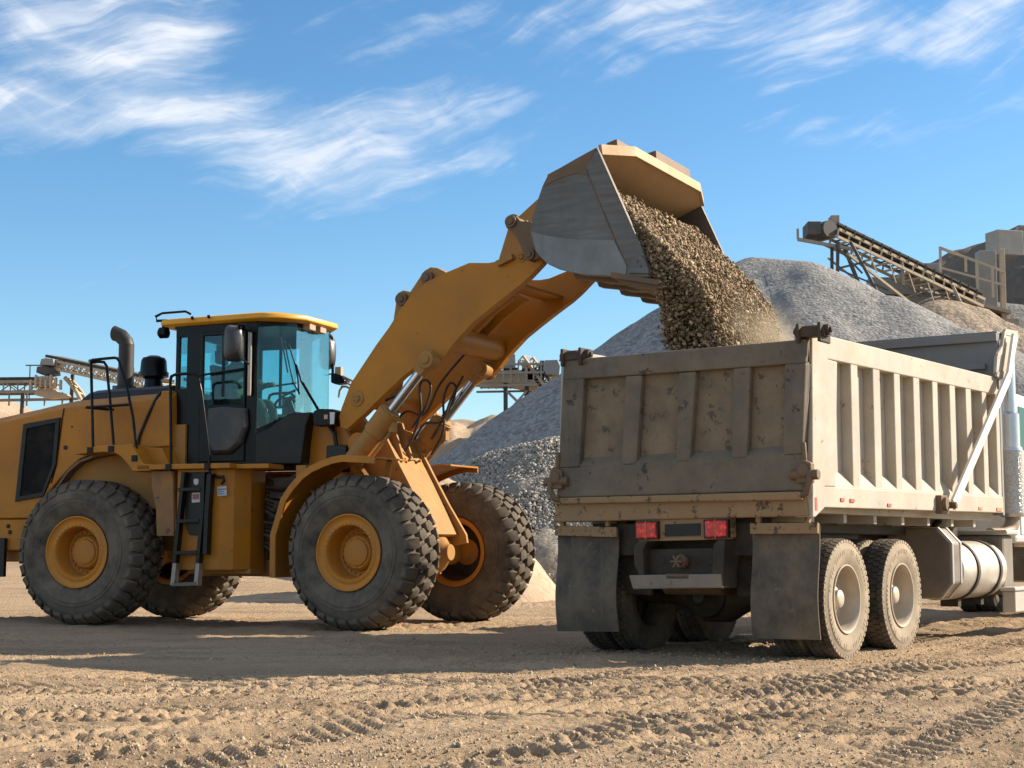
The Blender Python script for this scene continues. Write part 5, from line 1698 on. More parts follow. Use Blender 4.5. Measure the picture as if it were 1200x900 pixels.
# head board and its gussets
m = MB()
m.box(XF, XF + 0.07, -1.30, 1.30, 1.36, 3.46)
m.box(XF - 0.05, XF, -1.30, 1.30, 3.38, 3.47)
m.box(XF - 0.05, XF, -1.16, 1.16, 3.06, 3.13)
m.box(XF - 0.02, XF + 0.45, -1.30, 1.30, 3.46, 3.50)
hb = m.build('head_board', paint('grey_head_board', (0.21, 0.215, 0.22), 0.55, dust=0.4, dustcol=(0.3, 0.24, 0.17), bump=0.1, streak=0.3), bed, WM[truck], bevel=0.008)
GUS = [(5.565, 3.507), (6.045, 3.533), (5.708, 3.058), (5.319, 2.962), (5.184, 2.984), (5.246, 3.185), (5.453, 3.307)]
for sg in (-1, 1):
    m = MB()
    m.py(GUS, sg * 1.30, sg * 1.34)
    for a, b_ in zip(GUS, GUS[1:] + GUS[:1]):
        m.bar((a[0], sg * 1.335, a[1]), (b_[0], sg * 1.335, b_[1]), 0.03, 0.07)
    m.build('gusset', bed_light, hb, WM[truck])
# braces from the lower rail up to the head board
for sg in (-1, 1):
    B = [(3.307, 1.431), (5.378, 2.961), (5.648, 3.459)]
    m = MB()
    for a, b_ in zip(B[:-1], B[1:]):
        m.bar((a[0], sg * 1.42, a[1]), (b_[0], sg * 1.42, b_[1]), 0.035, 0.125)
    br = m.build('brace', paint('pale_brace_paint', (0.68, 0.64, 0.57), 0.5, dust=0.3, dustcol=(0.5, 0.4, 0.28), chips=0.15, bump=0.03), bed, WM[truck], bevel=0.006)
    m = MB()
    m.cyl((B[0][0], sg * 1.28, B[0][1]), (B[0][0], sg * 1.46, B[0][1]), 0.035, 14)
    m.cyl((B[0][0] - 0.10, sg * 1.28, B[0][1] + 0.01), (B[0][0] - 0.10, sg * 1.40, B[0][1] + 0.01), 0.07, 14)
    m.box(B[0][0] - 0.18, B[0][0] + 0.05, min(sg * 1.29, sg * 1.36), max(sg * 1.29, sg * 1.36), B[0][1] - 0.09, B[0][1] + 0.10)
    m.build('brace_pin', steel_rust, br, WM[truck], bevel=0.006, smooth=40)

# --- tailgate: back sheet with a raised frame and three posts
def pu_prism(m, pts, x0, x1):
    m.px(pts, x0, x1)
    return m


TG = [(1.212, 2.790), (-1.292, 2.805), (-1.224, 1.486), (1.300, 1.467)]
m = MB().px(TG, -0.005, 0.03)
tg = m.build('tailgate', tail_panel, truck)
P1 = [(1.199, 2.787), (-1.301, 2.802), (-1.292, 2.592), (0.989, 2.593), (1.215, 2.590)]
P5 = [(1.266, 1.751), (1.008, 1.752), (-1.244, 1.802), (-1.233, 1.485), (1.287, 1.466)]
fr_ = MB()
fr_.px(P1, -0.085, -0.004)
fr_.px(P5, -0.085, -0.004)
fr_.px([(1.213, 2.598), (0.974, 2.594), (1.031, 1.753), (1.265, 1.751)], -0.084, -0.004)
fr_.px([(-1.091, 2.595), (-1.292, 2.592), (-1.244, 1.802), (-1.059, 1.797)], -0.084, -0.004)
fr_.build('tailgate_frame', tail_grime, tg, WM[truck], bevel=0.014)
for q in ([(0.520, 2.590), (0.342, 2.588), (0.413, 1.763), (0.573, 1.759)], [(-0.041, 2.584), (-0.218, 2.588), (-0.146, 1.773), (0.002, 1.770)], [(-0.592, 2.589), (-0.763, 2.593), (-0.715, 1.786), (-0.557, 1.782)]):
    MB().px(q, -0.083, -0.004).build('tailgate_post', tail_grime, tg, WM[truck], bevel=0.014)
# sloping ledges at the foot of each panel
led = [(1.007, 1.756), (0.568, 1.762), (0.404, 1.764), (0.002, 1.774), (-0.155, 1.777), (-0.557, 1.786), (-0.724, 1.789), (-1.060, 1.801)]
for k in range(4):
    (ya, za), (yb, zb) = led[2 * k], led[2 * k + 1]
    ya, yb = ya + 0.02, yb - 0.02
    MB().loft([[(-0.08, y, z - 0.02), (-0.006, y, z - 0.02), (-0.006, y, z + 0.085), (-0.08, y, z + 0.012)] for y, z in ((ya, za), (yb, zb))]).build('panel_ledge', tail_grime, tg, WM[truck], bevel=0.004)
# hinges at the top corners, latches at the lower corners
for sg, q in ((-1, [(-1.204, 2.821), (-1.226, 2.895), (-1.334, 2.913), (-1.469, 2.891), (-1.475, 2.816)]), (1, [(1.250, 2.775), (1.220, 2.855), (1.065, 2.869), (0.960, 2.821), (0.960, 2.780)])):
    cy, cz = sum(p[0] for p in q) / 5, sum(p[1] for p in q) / 5
    m = MB()
    m.px(q, -0.10, 0.02)
    for dy in (-0.11, 0.09):
        m.px([(cy + dy, cz - 0.10), (cy + dy + 0.03, cz - 0.10), (cy + dy + 0.03, cz + 0.07), (cy + dy, cz + 0.07)], -0.13, 0.10)
    m.cyl((-0.03, cy - 0.16, cz + 0.01), (-0.03, cy + 0.16, cz + 0.01), 0.05, 16)
    m.cyl((-0.03, cy - 0.18, cz + 0.01), (-0.03, cy + 0.18, cz + 0.01), 0.025, 12)
    m.build('tailgate_hinge', dark_under, tg, WM[truck], bevel=0.008, smooth=40)
    z0_ = 1.60
    y_ = sg * 1.27
    m = MB()
    m.px([(y_ - 0.07, z0_ - 0.05), (y_ + 0.07, z0_ - 0.05), (y_ + 0.07, z0_ + 0.10), (y_ + 0.03, z0_ + 0.16), (y_ - 0.07, z0_ + 0.12)], -0.13, -0.05)
    m.cyl((-0.10, y_ - 0.13, z0_ + 0.02), (-0.10, y_ + 0.13, z0_ + 0.02), 0.045, 14)
    m.cyl((-0.15, y_, z0_ + 0.06), (0.0, y_, z0_ + 0.06), 0.055, 14)
    m.tube([(-0.12, y_ + sg * 0.05, z0_ + 0.05), (-0.14, y_ + sg * 0.06, z0_ - 0.05), (-0.12, y_ + sg * 0.02, z0_ - 0.14), (-0.10, y_ - sg * 0.03, z0_ - 0.16)], 0.028, 8)
    m.tube([(-0.09, y_, z0_ + 0.12), (-0.09, y_ - sg * 0.01, z0_ + 0.30)], 0.022, 8)
    m.build('tailgate_latch', steel_rust, tg, WM[truck], bevel=0.006, smooth=40)
# sill under the tailgate
SILL = [(1.303, 1.443), (-1.248, 1.459), (-1.276, 1.267), (1.343, 1.235)]
m = MB().px(SILL, -0.06, 0.14)
m.px([(1.313, 1.465), (-1.221, 1.478), (-1.247, 1.404), (1.323, 1.406)], -0.115, -0.062)
sill = m.build('rear_sill', sill_mud, bed, WM[truck], bevel=0.014)

# --- tail lamps on their carrier
m = MB()
m.px([(0.440, 1.243), (-0.525, 1.261), (-0.531, 1.091), (-0.488, 1.068), (0.419, 1.051)], -0.03, 0.06)
m.px([(0.158, 1.217), (-0.244, 1.226), (-0.242, 1.095), (0.159, 1.085)], -0.034, -0.028)
tl = m.build('lamp_carrier', sill_mud, truck, bevel=0.006)
MB().px([(0.140, 1.206), (-0.227, 1.214), (-0.225, 1.103), (0.141, 1.093)], -0.040, -0.033).build('plate_recess', black, tl, WM[truck])
for q in ([(0.421, 1.224), (0.210, 1.227), (0.207, 1.082), (0.418, 1.078)], [(-0.288, 1.234), (-0.504, 1.238), (-0.506, 1.091), (-0.290, 1.085)]):
    yc, zc = sum(p[0] for p in q) / 4, sum(p[1] for p in q) / 4
    grow = lambda k: [(yc + (p[0] - yc) * k, zc + (p[1] - zc) * k) for p in q]
    t_ = MB().px(grow(0.98), -0.085, -0.031).build('tail_lamp', lens_red, truck, bevel=0.008)
    m = MB()
    g1, g2 = grow(1.0), grow(1.12)
    for i in range(4):
        j = (i + 1) % 4
        m.px([g1[i], g1[j], g2[j], g2[i]], -0.075, -0.029)
    m.build('lamp_bezel', black, t_, WM[truck])
    m = MB()
    MB().px([(yc - 0.006, zc - 0.085), (yc + 0.006, zc - 0.085), (yc + 0.006, zc + 0.085), (yc - 0.006, zc + 0.085)], -0.0885, -0.083).build('lens_divider', red_refl, t_, WM[truck])
# --- tow bar
m = MB()
m.px([(0.469, 0.742), (-0.472, 0.763), (-0.478, 0.639), (0.425, 0.615)], -0.14, 0.02)
tb = m.build('tow_bar', paint('scraped_bar', (0.17, 0.14, 0.115), 0.55, dust=0.5, dustcol=(0.34, 0.25, 0.17), chips=0.5, chipcol=(0.05, 0.045, 0.04), bump=0.2, up=0.6), truck, bevel=0.012)
for q in ([(0.424, 1.008), (0.378, 1.047), (0.280, 1.054), (0.325, 0.969), (0.319, 0.728), (0.363, 0.728), (0.425, 0.836)], [(-0.390, 1.023), (-0.432, 1.060), (-0.500, 1.064), (-0.499, 1.008), (-0.476, 0.631), (-0.417, 0.630), (-0.368, 0.735)]):
    MB().px(q, -0.12, 0.18).build('side_bracket', dark_under, tb, WM[truck], bevel=0.012)
m = MB()
m.px([(0.343, 0.977), (-0.331, 0.989), (-0.328, 0.760), (0.364, 0.742)], 0.0, 0.04)
for p in [(0.192, 0.876), (-0.287, 0.878)]:
    m.cyl((-0.006, p[0], p[1]), (0.0, p[0], p[1]), 0.04, 16)
m.build('hitch_plate', dark_under, tb, WM[truck], bevel=0.006)
m = MB()
p = [(-0.037, 0.869)][0]
m.cyl((-0.14, p[0], p[1]), (0.0, p[0], p[1]), 0.035, 12)
m.lathe([(-0.10, 0.02), (-0.10, 0.055), (-0.06, 0.07), (-0.02, 0.06), (-0.02, 0.02)], 12, c=(0, p[0], p[1]), axis='x')
m.box(-0.14, 0.0, p[0] - 0.12, p[0] + 0.12, p[1] - 0.16, p[1] - 0.11)
for k in range(6):
    t = k * math.pi / 3
    m.bar((-0.15, p[0], p[1]), (-0.15, p[0] + 0.06 * math.cos(t), p[1] + 0.06 * math.sin(t)), 0.03, 0.02)
m.build('pintle_hook', steel_rust, tb, WM[truck], bevel=0.006, smooth=40)

# --- mud flaps hung from steel strips
for q in ([(1.36, 1.195), (0.675, 1.175), (0.68, 0.215), (1.35, 0.20)], [(-0.695, 1.20), (-1.335, 1.20), (-1.325, 0.205), (-0.69, 0.20)]):
    (ya, za), (yb, zb), (yc, zc), (yd, zd) = q
    m = MB()
    rings = []
    for k in range(13):
        t = k / 12
        y0, y1 = ya + (yd - ya) * t, yb + (yc - yb) * t
        z0, z1 = za + (zd - za) * t, zb + (zc - zb) * t
        bow = -0.03 * math.sin(t * 2.4) + 0.02 * math.sin(t * 7)
        nx_ = 6
        ring = [(0.04 + bow + 0.008 * math.sin(3 * i / nx_ + t * 4), y0 + (y1 - y0) * i / nx_, z0 + (z1 - z0) * i / nx_) for i in range(nx_ + 1)]
        ring += [(x + 0.014, y, z) for x, y, z in ring[::-1]]
        rings.append(ring)
    m.loft(rings)
    f = m.build('mud_flap', flap_rubber, truck, smooth=35)
    m = MB()
    m.px([(ya, za + 0.01), (yb, zb + 0.01), (yb, zb - 0.085), (ya, za - 0.085)], -0.004, 0.036)
    for k in range(5):
        y = ya + (yb - ya) * (0.08 + 0.21 * k)
        m.cyl((-0.014, y, za - 0.04), (0.0, y, za - 0.04), 0.014, 8)
    m.bar((0.02, ya + (yb - ya) * 0.12, za), (0.02, ya + (yb - ya) * 0.12, za + 0.10), 0.04, 0.05)
    m.bar((0.02, ya + (yb - ya) * 0.85, za), (0.02, ya + (yb - ya) * 0.85, za + 0.10), 0.04, 0.05)
    m.build('hanger_strip', sill_mud, f, WM[truck], bevel=0.005)

# --- wheels
TR = 0.545


def truck_tyre():
    m = MB()
    prof = [(-0.085, 0.295), (-0.105, 0.305), (-0.122, 0.34), (-0.133, 0.38), (-0.134, 0.385), (-0.137, 0.40), (-0.138, 0.43), (-0.136, 0.455), (-0.130, 0.462), (-0.126, 0.485), (-0.118, 0.508), (-0.108, 0.522), (-0.09, 0.530), (0, 0.534)]
    prof = prof + [(-a, r) for a, r in prof[-2::-1]]
    m.lathe(prof, 80, closed=True)
    npitch = 54
    for yc, wy, ph in ((-0.095, 0.05, 0), (-0.035, 0.052, 0.5), (0.035, 0.052, 0), (0.095, 0.05, 0.5)):
        for k in range(npitch):
            t0 = 2 * math.pi * (k + ph) / npitch
            ln = 0.049
            out = [(-ln / 2, -wy / 2), (0, -wy / 2 - 0.004), (ln / 2, -wy / 2), (ln / 2, wy / 2), (0.006, wy / 2 + 0.004), (-ln / 2, wy / 2)]
            rings = []
            for r, sc in ((0.505 if abs(yc) > 0.06 else 0.525, 1.0), (0.543, 0.97), (0.546, 0.9)):
                ring = []
                for a, b in out:
                    y = yc + b * sc
                    rr = r - (0.012 if abs(y) > 0.108 and r > 0.53 else 0)
                    t = t0 + a * sc / 0.54
                    ring.append((rr * math.cos(t), y, rr * math.sin(t)))
                rings.append(ring)
            m.loft(rings)
    # raised marks round the sidewall
    for k in range(64):
        if k % 16 in (0, 1, 2, 9, 13):
            continue
        t = 2 * math.pi * k / 64
        for s in (-1,):
            a0, a1 = t, t + 0.045
            m.loft([[(r * math.cos(a), s * y, r * math.sin(a)) for a in (a0, a1)] + [(r * math.cos(a), s * (y + 0.004), r * math.sin(a)) for a in (a1, a0)] for r, y in ((0.41, 0.1365), (0.445, 0.1365))])
    return m


side_dust = paint('dust_coated_sidewall', (0.20, 0.17, 0.135), 0.85, base2=(0.30, 0.25, 0.19), var=6, dust=0.7, dustcol=(0.40, 0.32, 0.23), dscale=4.0, bump=0.2, bscale=70, up=0.1, spec=0.2)


def side_split(o):
    me = o.data
    me.materials.append(side_dust)
    for p in me.polygons:
        c = p.center
        r = math.hypot(c.x, c.z)
        if c.y < -0.095 and r < 0.532 and abs(p.normal.y) > 0.45:
            p.material_index = 1


def truck_rim():
    m = MB()
    m.lathe([(-0.09, 0.297), (-0.118, 0.312), (-0.126, 0.310), (-0.126, 0.300), (-0.112, 0.288), (-0.08, 0.280), (0.0, 0.272), (0.045, 0.262), (0.062, 0.23), (0.066, 0.12), (0.08, 0.12), (0.08, 0.26), (0.09, 0.297)], 60, closed=True)
    return m


def truck_hub():
    m = MB()
    m.lathe([(0.09, 0.02), (0.09, 0.13), (0.02, 0.125), (0.0, 0.115), (-0.02, 0.085), (-0.055, 0.08), (-0.065, 0.068), (-0.065, 0.02)], 32)
    for k in range(10):
        t = 2 * math.pi * k / 10
        m.cyl((0.168 * math.cos(t), 0.03, 0.168 * math.sin(t)), (0.168 * math.cos(t), 0.07, 0.168 * math.sin(t)), 0.018, 8)
    return m


wy = -1.155
hub = truck_hub().build('wheel', truck_rim, truck, local=at(0.77, wy, TR - 0.012, 0, 7), smooth=40) if False else None
rim_mat = paint('dusty_truck_rim', (0.50, 0.44, 0.36), 0.45, metal=0.35, dust=0.5, dustcol=(0.42, 0.33, 0.23), bump=0.05, up=0.2)
hub = truck_hub().build('wheel', rim_mat, truck, local=at(0.77, wy, TR - 0.012, 0, 7), smooth=40)
ty = truck_tyre().build('tyre', rubber_dusty, hub, smooth=35)
side_split(ty)
truck_rim().build('rim', rim_mat, hub, smooth=40)
inner_t = bpy.data.objects.new('tyre', ty.data)
COL.objects.link(inner_t)
attach(inner_t, hub, None, at(0, 0.315, 0, 0, 3))
for xw in (0.77, 2.16):
    if xw > 1:
        copy_part(hub, truck, at(xw, wy, TR - 0.012, 0, 31))
    copy_part(hub, truck, at(xw, -wy, TR - 0.012, 180, 13 * xw))

# --- chassis, axles, springs
m = MB()
for s in (-1, 1):
    m.box(0.16, 12.28, s * 0.43 - 0.05, s * 0.43 + 0.05, 0.86, 1.12)
for x in (0.3, 1.45, 3.0, 4.6, 6.2, 8.0):
    m.box(x - 0.06, x + 0.06, -0.38, 0.38, 0.90, 1.08)
m.build('chassis', dark_under, truck, bevel=0.01)
for y in (-0.7, 0.0, 0.7):
    MB().box(0.14, 5.4, y - 0.06, y + 0.06, 1.13, 1.30).build('bed_runner', dark_under, bed, WM[truck], bevel=0.008)
MB().box(0.16, 5.3, -0.62, 0.62, 1.125, 1.215).build('hoist_subframe', dark_under, truck, bevel=0.01)
for sg in (-1, 1):
    m = MB()
    y0, y1 = sorted((sg * 0.48, sg * 0.68))
    m.box(0.10, 0.16, min(sg * 0.44, sg * 1.0), max(sg * 0.44, sg * 1.0), 0.92, 1.22)
    m.py([(0.25, 1.2), (2.7, 1.2), (2.2, 0.62), (1.8, 0.55), (1.1, 0.55), (0.5, 0.6), (0.22, 0.85)], y0 + 0.02, y1 - 0.08)
    m.box(0.24, 0.30, min(sg * 0.44, sg * 0.76), max(sg * 0.44, sg * 0.76), 0.55, 1.2)
    m.build('suspension_hanger', dark_under, truck, bevel=0.01)
for k in range(7):
    x = 0.35 + 0.75 * k
    MB().box(x - 0.04, x + 0.04, -1.14, 1.14, 1.22, 1.302).build('bed_cross_beam', bed_light, bed, WM[truck], bevel=0.006)
for xw in (0.77, 2.16):
    m = MB()
    m.lathe([(-0.85, 0.07), (-0.45, 0.10), (-0.28, 0.16), (-0.12, 0.25), (0.12, 0.25), (0.28, 0.16), (0.45, 0.10), (0.85, 0.07)], 28, c=(xw, 0, TR))
    m.lathe([(-0.40, 0.06), (-0.30, 0.10), (-0.24, 0.19), (0.0, 0.24), (0.2, 0.2), (0.24, 0.08)], 24, c=(xw, 0.02, TR), axis='x')
    m.build('rear_axle', dark_under, truck, smooth=40)
for s in (-1, 1):
    m = MB()
    for k in range(5):
        m.loft([[(0.6 + 0.09 * k + t * (1.72 - 0.18 * k), y, 0.70 + 0.045 * k + 0.10 * (1 - (2 * t - 1) ** 2) + dz) for y, dz in ((s * 0.52 - 0.05, 0), (s * 0.52 + 0.05, 0), (s * 0.52 + 0.05, 0.04), (s * 0.52 - 0.05, 0.04))] for t in [i / 8 for i in range(9)]])
    m.build('leaf_spring', dark_under, truck)
MB().tube([(2.2, 0, 0.62), (4.2, 0, 0.82), (7.5, 0, 0.92)], 0.06, 14).build('drive_shaft', dark_under, truck, smooth=40)
m = MB()
m.cyl((0.28, -0.30, 0.66), (0.28, 0.30, 0.66), 0.10, 18)
m.lathe([(0.0, 0.09), (0.10, 0.10), (0.12, 0.03)], 16, c=(0.14, 0.08, 0.70), axis='x')
m.build('air_reservoir', steel_rust, truck, smooth=40)

# --- battery box, fuel tank, side boxes
m = MB()
BX = [(-0.55, 1.20), (-1.10, 1.20), (-1.25, 1.04), (-1.25, 0.62), (-1.12, 0.46), (-0.55, 0.46)]
m.px(BX, 3.70, 4.04)
c = (-0.9, 0.83)
bb = m.build('battery_box', box_dark, truck, bevel=0.02)
m = MB()
for x in (3.72, 3.98):
    m.px([(c[0] + (y - c[0]) * 1.03, c[1] + (z - c[1]) * 1.035) for y, z in BX], x, x + 0.045)
m.build('box_rim', alu, bb, WM[truck], bevel=0.008)
m = MB()
TYc, TZc, TRr = -0.92, 0.745, 0.325
m.lathe([(4.09, 0.02), (4.085, 0.26), (4.10, 0.30), (4.13, TRr), (5.66, TRr), (5.70, 0.30), (5.70, 0.02)], 56, c=(0, TYc, TZc), axis='x')
ft = m.build('fuel_tank', alu, truck, smooth=35)
for x in (4.62, 5.42):
    m = MB()
    m.lathe([(x - 0.035, TRr + 0.002), (x - 0.035, TRr + 0.016), (x + 0.035, TRr + 0.016), (x + 0.035, TRr + 0.002)], 56, c=(0, TYc, TZc), axis='x', closed=True)
    m.box(x - 0.05, x + 0.05, TYc - 0.10, TYc + 0.10, TZc - TRr - 0.08, TZc - TRr + 0.02)
    m.build('tank_strap', dark_under, ft, WM[truck], smooth=40)
m = MB()
m.lathe([(1.05, 0.05), (1.11, 0.05), (1.12, 0.04), (1.12, 0.01)], 16, c=(4.75, TYc, 0), axis='z')
m.build('filler_cap', dark_under, ft, WM[truck], smooth=40)
m = MB()
m.box(5.74, 6.15, -1.18, -0.62, 0.44, 1.14)
m.build('side_locker', box_dark, truck, bevel=0.04)
m = MB()
m.box(5.72, 6.17, -1.24, -0.60, 1.14, 1.20)
m.build('locker_lid', alu, truck, bevel=0.015)
m = MB()
m.box(5.30, 7.6, -1.44, -1.262, 0.50, 0.545)
m.box(5.36, 7.55, -1.42, -1.27, 0.26, 0.50)
m.build('side_step', alu, truck, bevel=0.01)
m = MB()
m.lathe([(4.35, 0.10), (4.33, 0.13), (4.9, 0.13), (4.92, 0.10)], 24, c=(0, -0.62, 1.17), axis='x')
m.box(4.2, 4.5, -0.75, -0.5, 1.05, 1.28)
m.tube([(4.1, -0.9, 1.2), (4.05, -1.0, 1.28), (4.2, -1.05, 1.32), (4.5, -1.0, 1.22)], 0.03, 8)
m.build('air_filter_can', dark_under, truck, smooth=40)
# --- exhaust stack behind the cab
sx = [(6.356, 2.142)][0][0]
m = MB()
m.lathe([(1.36, 0.05), (1.36, 0.135), (1.38, 0.142), (2.18, 0.142), (2.20, 0.135), (2.20, 0.118), (2.60, 0.118), (2.62, 0.10), (2.63, 0.085), (3.35, 0.085), (3.35, 0.06)], 40, c=(sx, -1.12, 0), axis='z')
st = m.build('exhaust_stack', alu_bright, truck, smooth=35)
pf = paint('perforated_shield', (0.5, 0.49, 0.47), 0.35, metal=0.75, dust=0.4, dustcol=(0.42, 0.34, 0.24), bump=0.0)
t = pf.node_tree
vz = N(t, 'ShaderNodeTexVoronoi', i_Scale=46.0)
L(t, N(t, 'ShaderNodeTexCoord').outputs['Object'], vz.inputs['Vector'])
bpn = N(t, 'ShaderNodeBump', i_Strength=0.7, i_Distance=0.01)
L(t, ramp_node(t, vz.outputs['Distance'], [(0.2, (0, 0, 0)), (0.4, (1, 1, 1))]), bpn.inputs['Height'])
L(t, bpn.outputs[0], t.nodes['Principled BSDF'].inputs['Normal'])
m = MB()
m.lathe([(1.40, 0.15), (1.40, 0.158), (2.16, 0.158), (2.16, 0.15)], 40, c=(sx, -1.12, 0), axis='z', closed=True)
m.build('heat_shield', pf, st, WM[truck], smooth=35)
m = MB()
m.tube([(sx, -1.12, 1.42), (sx, -1.12, 1.30), (sx - 0.06, -1.10, 1.20), (sx - 0.22, -1.06, 1.15), (sx - 0.5, -1.0, 1.14)], 0.085, 18)
m.build('exhaust_elbow', paint('tan_pipe', (0.36, 0.28, 0.2), 0.5, metal=0.4, dust=0.5, bump=0.1), st, WM[truck], smooth=60)

# --- truck cab ahead of the bed, mostly out of the photo
m = MB()
cp_ = [(6.62, 1.05), (8.55, 1.05), (8.55, 2.05), (8.15, 2.88), (6.70, 2.92), (6.62, 2.8)]
m.py(cp_, -1.08, 1.08)
m.py([(8.5, 1.0), (12.2, 1.0), (12.3, 1.5), (12.1, 1.95), (8.5, 2.12)], -0.92, 0.92)

tc_ = m.build('cab', white_paint, truck, bevel=0.06)
for s in (-1, 1):
    MB().py([(6.85, 2.05), (7.95, 2.05), (7.95, 2.62), (7.8, 2.72), (6.85, 2.74)], s * 1.085 - 0.006, s * 1.085 + 0.006).build('window', truck_glass, tc_, WM[truck])
    m = MB()
    m.py([(6.8, 1.15), (8.3, 1.15), (8.3, 2.0), (6.8, 2.0)], s * 1.088 - 0.008, s * 1.088 + 0.008)
    m.box(6.95, 7.15, s * 1.10 - 0.02, s * 1.10 + 0.02, 1.85, 1.90)
    m.build('door', white_paint, tc_, WM[truck], bevel=0.01)
MB().py([(8.56, 2.08), (8.19, 2.82), (8.17, 2.81), (8.54, 2.07)], -0.95, 0.95).build('windscreen', truck_glass, tc_, WM[truck])
MB().box(6.605, 6.615, -0.7, 0.7, 2.1, 2.7).build('rear_window', truck_glass, tc_, WM[truck])
m = MB()
m.box(12.28, 12.43, -1.22, 1.22, 0.45, 0.9)
m.build('front_bumper', alu, truck, bevel=0.03)
for s in (-1, 1):
    copy_part(hub, truck, at(11.5, s * 1.05, TR - 0.012, 0 if s < 0 else 180, 20))
for s in (-1, 1):
    m = MB()
    m.py(strip(arc_pts(11.5, TR, 0.66, 175, 20, 12), -0.05), min(s * 0.85, s * 1.22), max(s * 0.85, s * 1.22))
    m.build('front_fender', white_paint, tc_, WM[truck], bevel=0.01, smooth=30)
    MB().box(12.30, 12.33, s * 0.75 - 0.1, s * 0.75 + 0.1, 1.25, 1.5).build('head_lamp', beacon_m, tc_, WM[truck], bevel=0.02)


# ------------------------------------------------------------------ falling gravel and gravel in the bed
UP = np.array([(3.274, 5.183), (3.550, 4.867), (3.890, 4.517), (4.157, 4.234)] + [(4.474, 3.846), (4.555, 3.524)] + [(4.80, 2.9), (4.86, 2.35)])
LO = np.array([(3.46, 4.75)] + [(3.867, 4.229), (3.987, 3.953), (4.086, 3.765)] + [(4.092, 3.549)] + [(4.068, 3.284)] + [(4.40, 2.9), (4.50, 2.35)])
UP[0] = (3.30, 5.10)
VLO = np.array([-1.53, -1.53, -1.53, -1.48, -1.35, -1.2, -1.1, -1.05])
VHI = np.array([1.53, 1.50, 1.45, 1.35, 1.15, 1.0, 0.95, 0.9])


def flow(s, t, v):
    """s down the stream 0..1, t across 0 (lower face) .. 1 (upper face), v sideways 0..1 -> loader front frame"""
    k = s * (len(UP) - 1)
    ii = np.arange(len(UP))
    lo = np.stack([np.interp(k, ii, LO[:, 0]), np.interp(k, ii, LO[:, 1])], -1)
    hi = np.stack([np.interp(k, ii, UP[:, 0]), np.interp(k, ii, UP[:, 1])], -1)
    p = lo + (hi - lo) * t[..., None]
    vl, vh = np.interp(k, ii, VLO), np.interp(k, ii, VHI)
    return np.stack([p[..., 0], vl + (vh - vl) * v, p[..., 1]], -1)


def to_world(Mx, P):
    A = np.array(Mx)
    return P @ A[:3, :3].T + A[:3, 3]


# the thick of the stream: a lumpy closed skin inside the cloud of stones
ns, nv, ntt = 60, 70, 16
rings = []
S_ = np.linspace(0.0, 0.93, ns)
V_ = np.concatenate([np.linspace(0.02, 0.98, nv), np.full(ntt, 0.98), np.linspace(0.98, 0.02, nv), np.full(ntt, 0.02)])
T_ = np.concatenate([np.full(nv, 0.10), np.linspace(0.10, 0.90, ntt), np.full(nv, 0.90), np.linspace(0.90, 0.10, ntt)])
SS, VV = np.meshgrid(S_, V_, indexing='ij')
TT = np.broadcast_to(T_, SS.shape)
nz_ = fbm(VV * 14 + TT * 6, SS * 16 + TT * 7, 4, 201)
TT2 = 0.5 + (TT - 0.5) * (1 + 0.55 * nz_)
P = flow(SS, TT2, np.clip(0.5 + (VV - 0.5) * (1 + 0.10 * fbm(SS * 22, TT * 9, 3, 207) - 0.10 * np.clip(SS - 0.4, 0, 1)), 0, 1))
nr = SS.shape[1]
Fc = []
ii = np.arange(ns * nr).reshape(ns, nr)
nxt = np.roll(ii, -1, axis=1)
Fc = np.stack([ii[:-1], nxt[:-1], nxt[1:], ii[1:]], -1).reshape(-1, 4)
core_V = P.reshape(-1, 3)
# stones riding on and around it
n = 74000
s = RNG.random(n) ** 0.9
t = np.where(RNG.random(n) < 0.55, 1 - np.abs(RNG.normal(0, 0.16, n)), RNG.random(n))
edge = RNG.random(n)
t = np.where(edge < 0.12, np.abs(RNG.normal(0, 0.10, n)), t)
v = RNG.random(n)
sv = RNG.random(n)
v = np.where(sv < 0.26, np.abs(RNG.normal(0, 0.05, n)), np.where(sv > 0.86, 1 - np.abs(RNG.normal(0, 0.05, n)), v))
v = np.where(s < 0.42, np.clip(v, 0.012, 0.988), v)
P1 = flow(s, np.clip(t, -0.02, 1.03), v)
spread = np.clip(s - 0.35, 0, 1) * 0.06
P1 = P1 + RNG.normal(0, 1, (n, 3)) * (spread[:, None] + 0.02)
sz = np.clip(RNG.lognormal(-4.1, 0.48, n), 0.007, 0.055)
# strays shed from both faces
n2 = 5000
s2 = 0.40 + 0.6 * RNG.random(n2)
side = RNG.random(n2) < 0.45
P2 = flow(s2, np.where(side, -np.abs(RNG.normal(0, 0.10, n2)), 1 + np.abs(RNG.normal(0, 0.10, n2))), np.where(side, 0.25 * RNG.random(n2) ** 1.5, RNG.random(n2)))
sz2 = np.clip(RNG.lognormal(-4.3, 0.5, n2), 0.006, 0.045)
V1, F1 = stones(np.concatenate([P1, P2]), np.concatenate([sz, sz2]))
loc = tuple(FW @ Vector((4.2, 0, 3.0)))
Vw = to_world(FW, V1)
g = np_object('falling_gravel', Vw, F1, load_stone, smooth=False, loc=loc)
g.data.materials.append(load_core)
tag(g, 'brown gravel pouring out of the raised bucket into the truck bed', 'gravel', kind='stuff')
Vc = to_world(FW, core_V)
g2 = np_object('gravel_stream', Vc, Fc, load_core, loc=loc)
attach(g2, g, WM[g2])
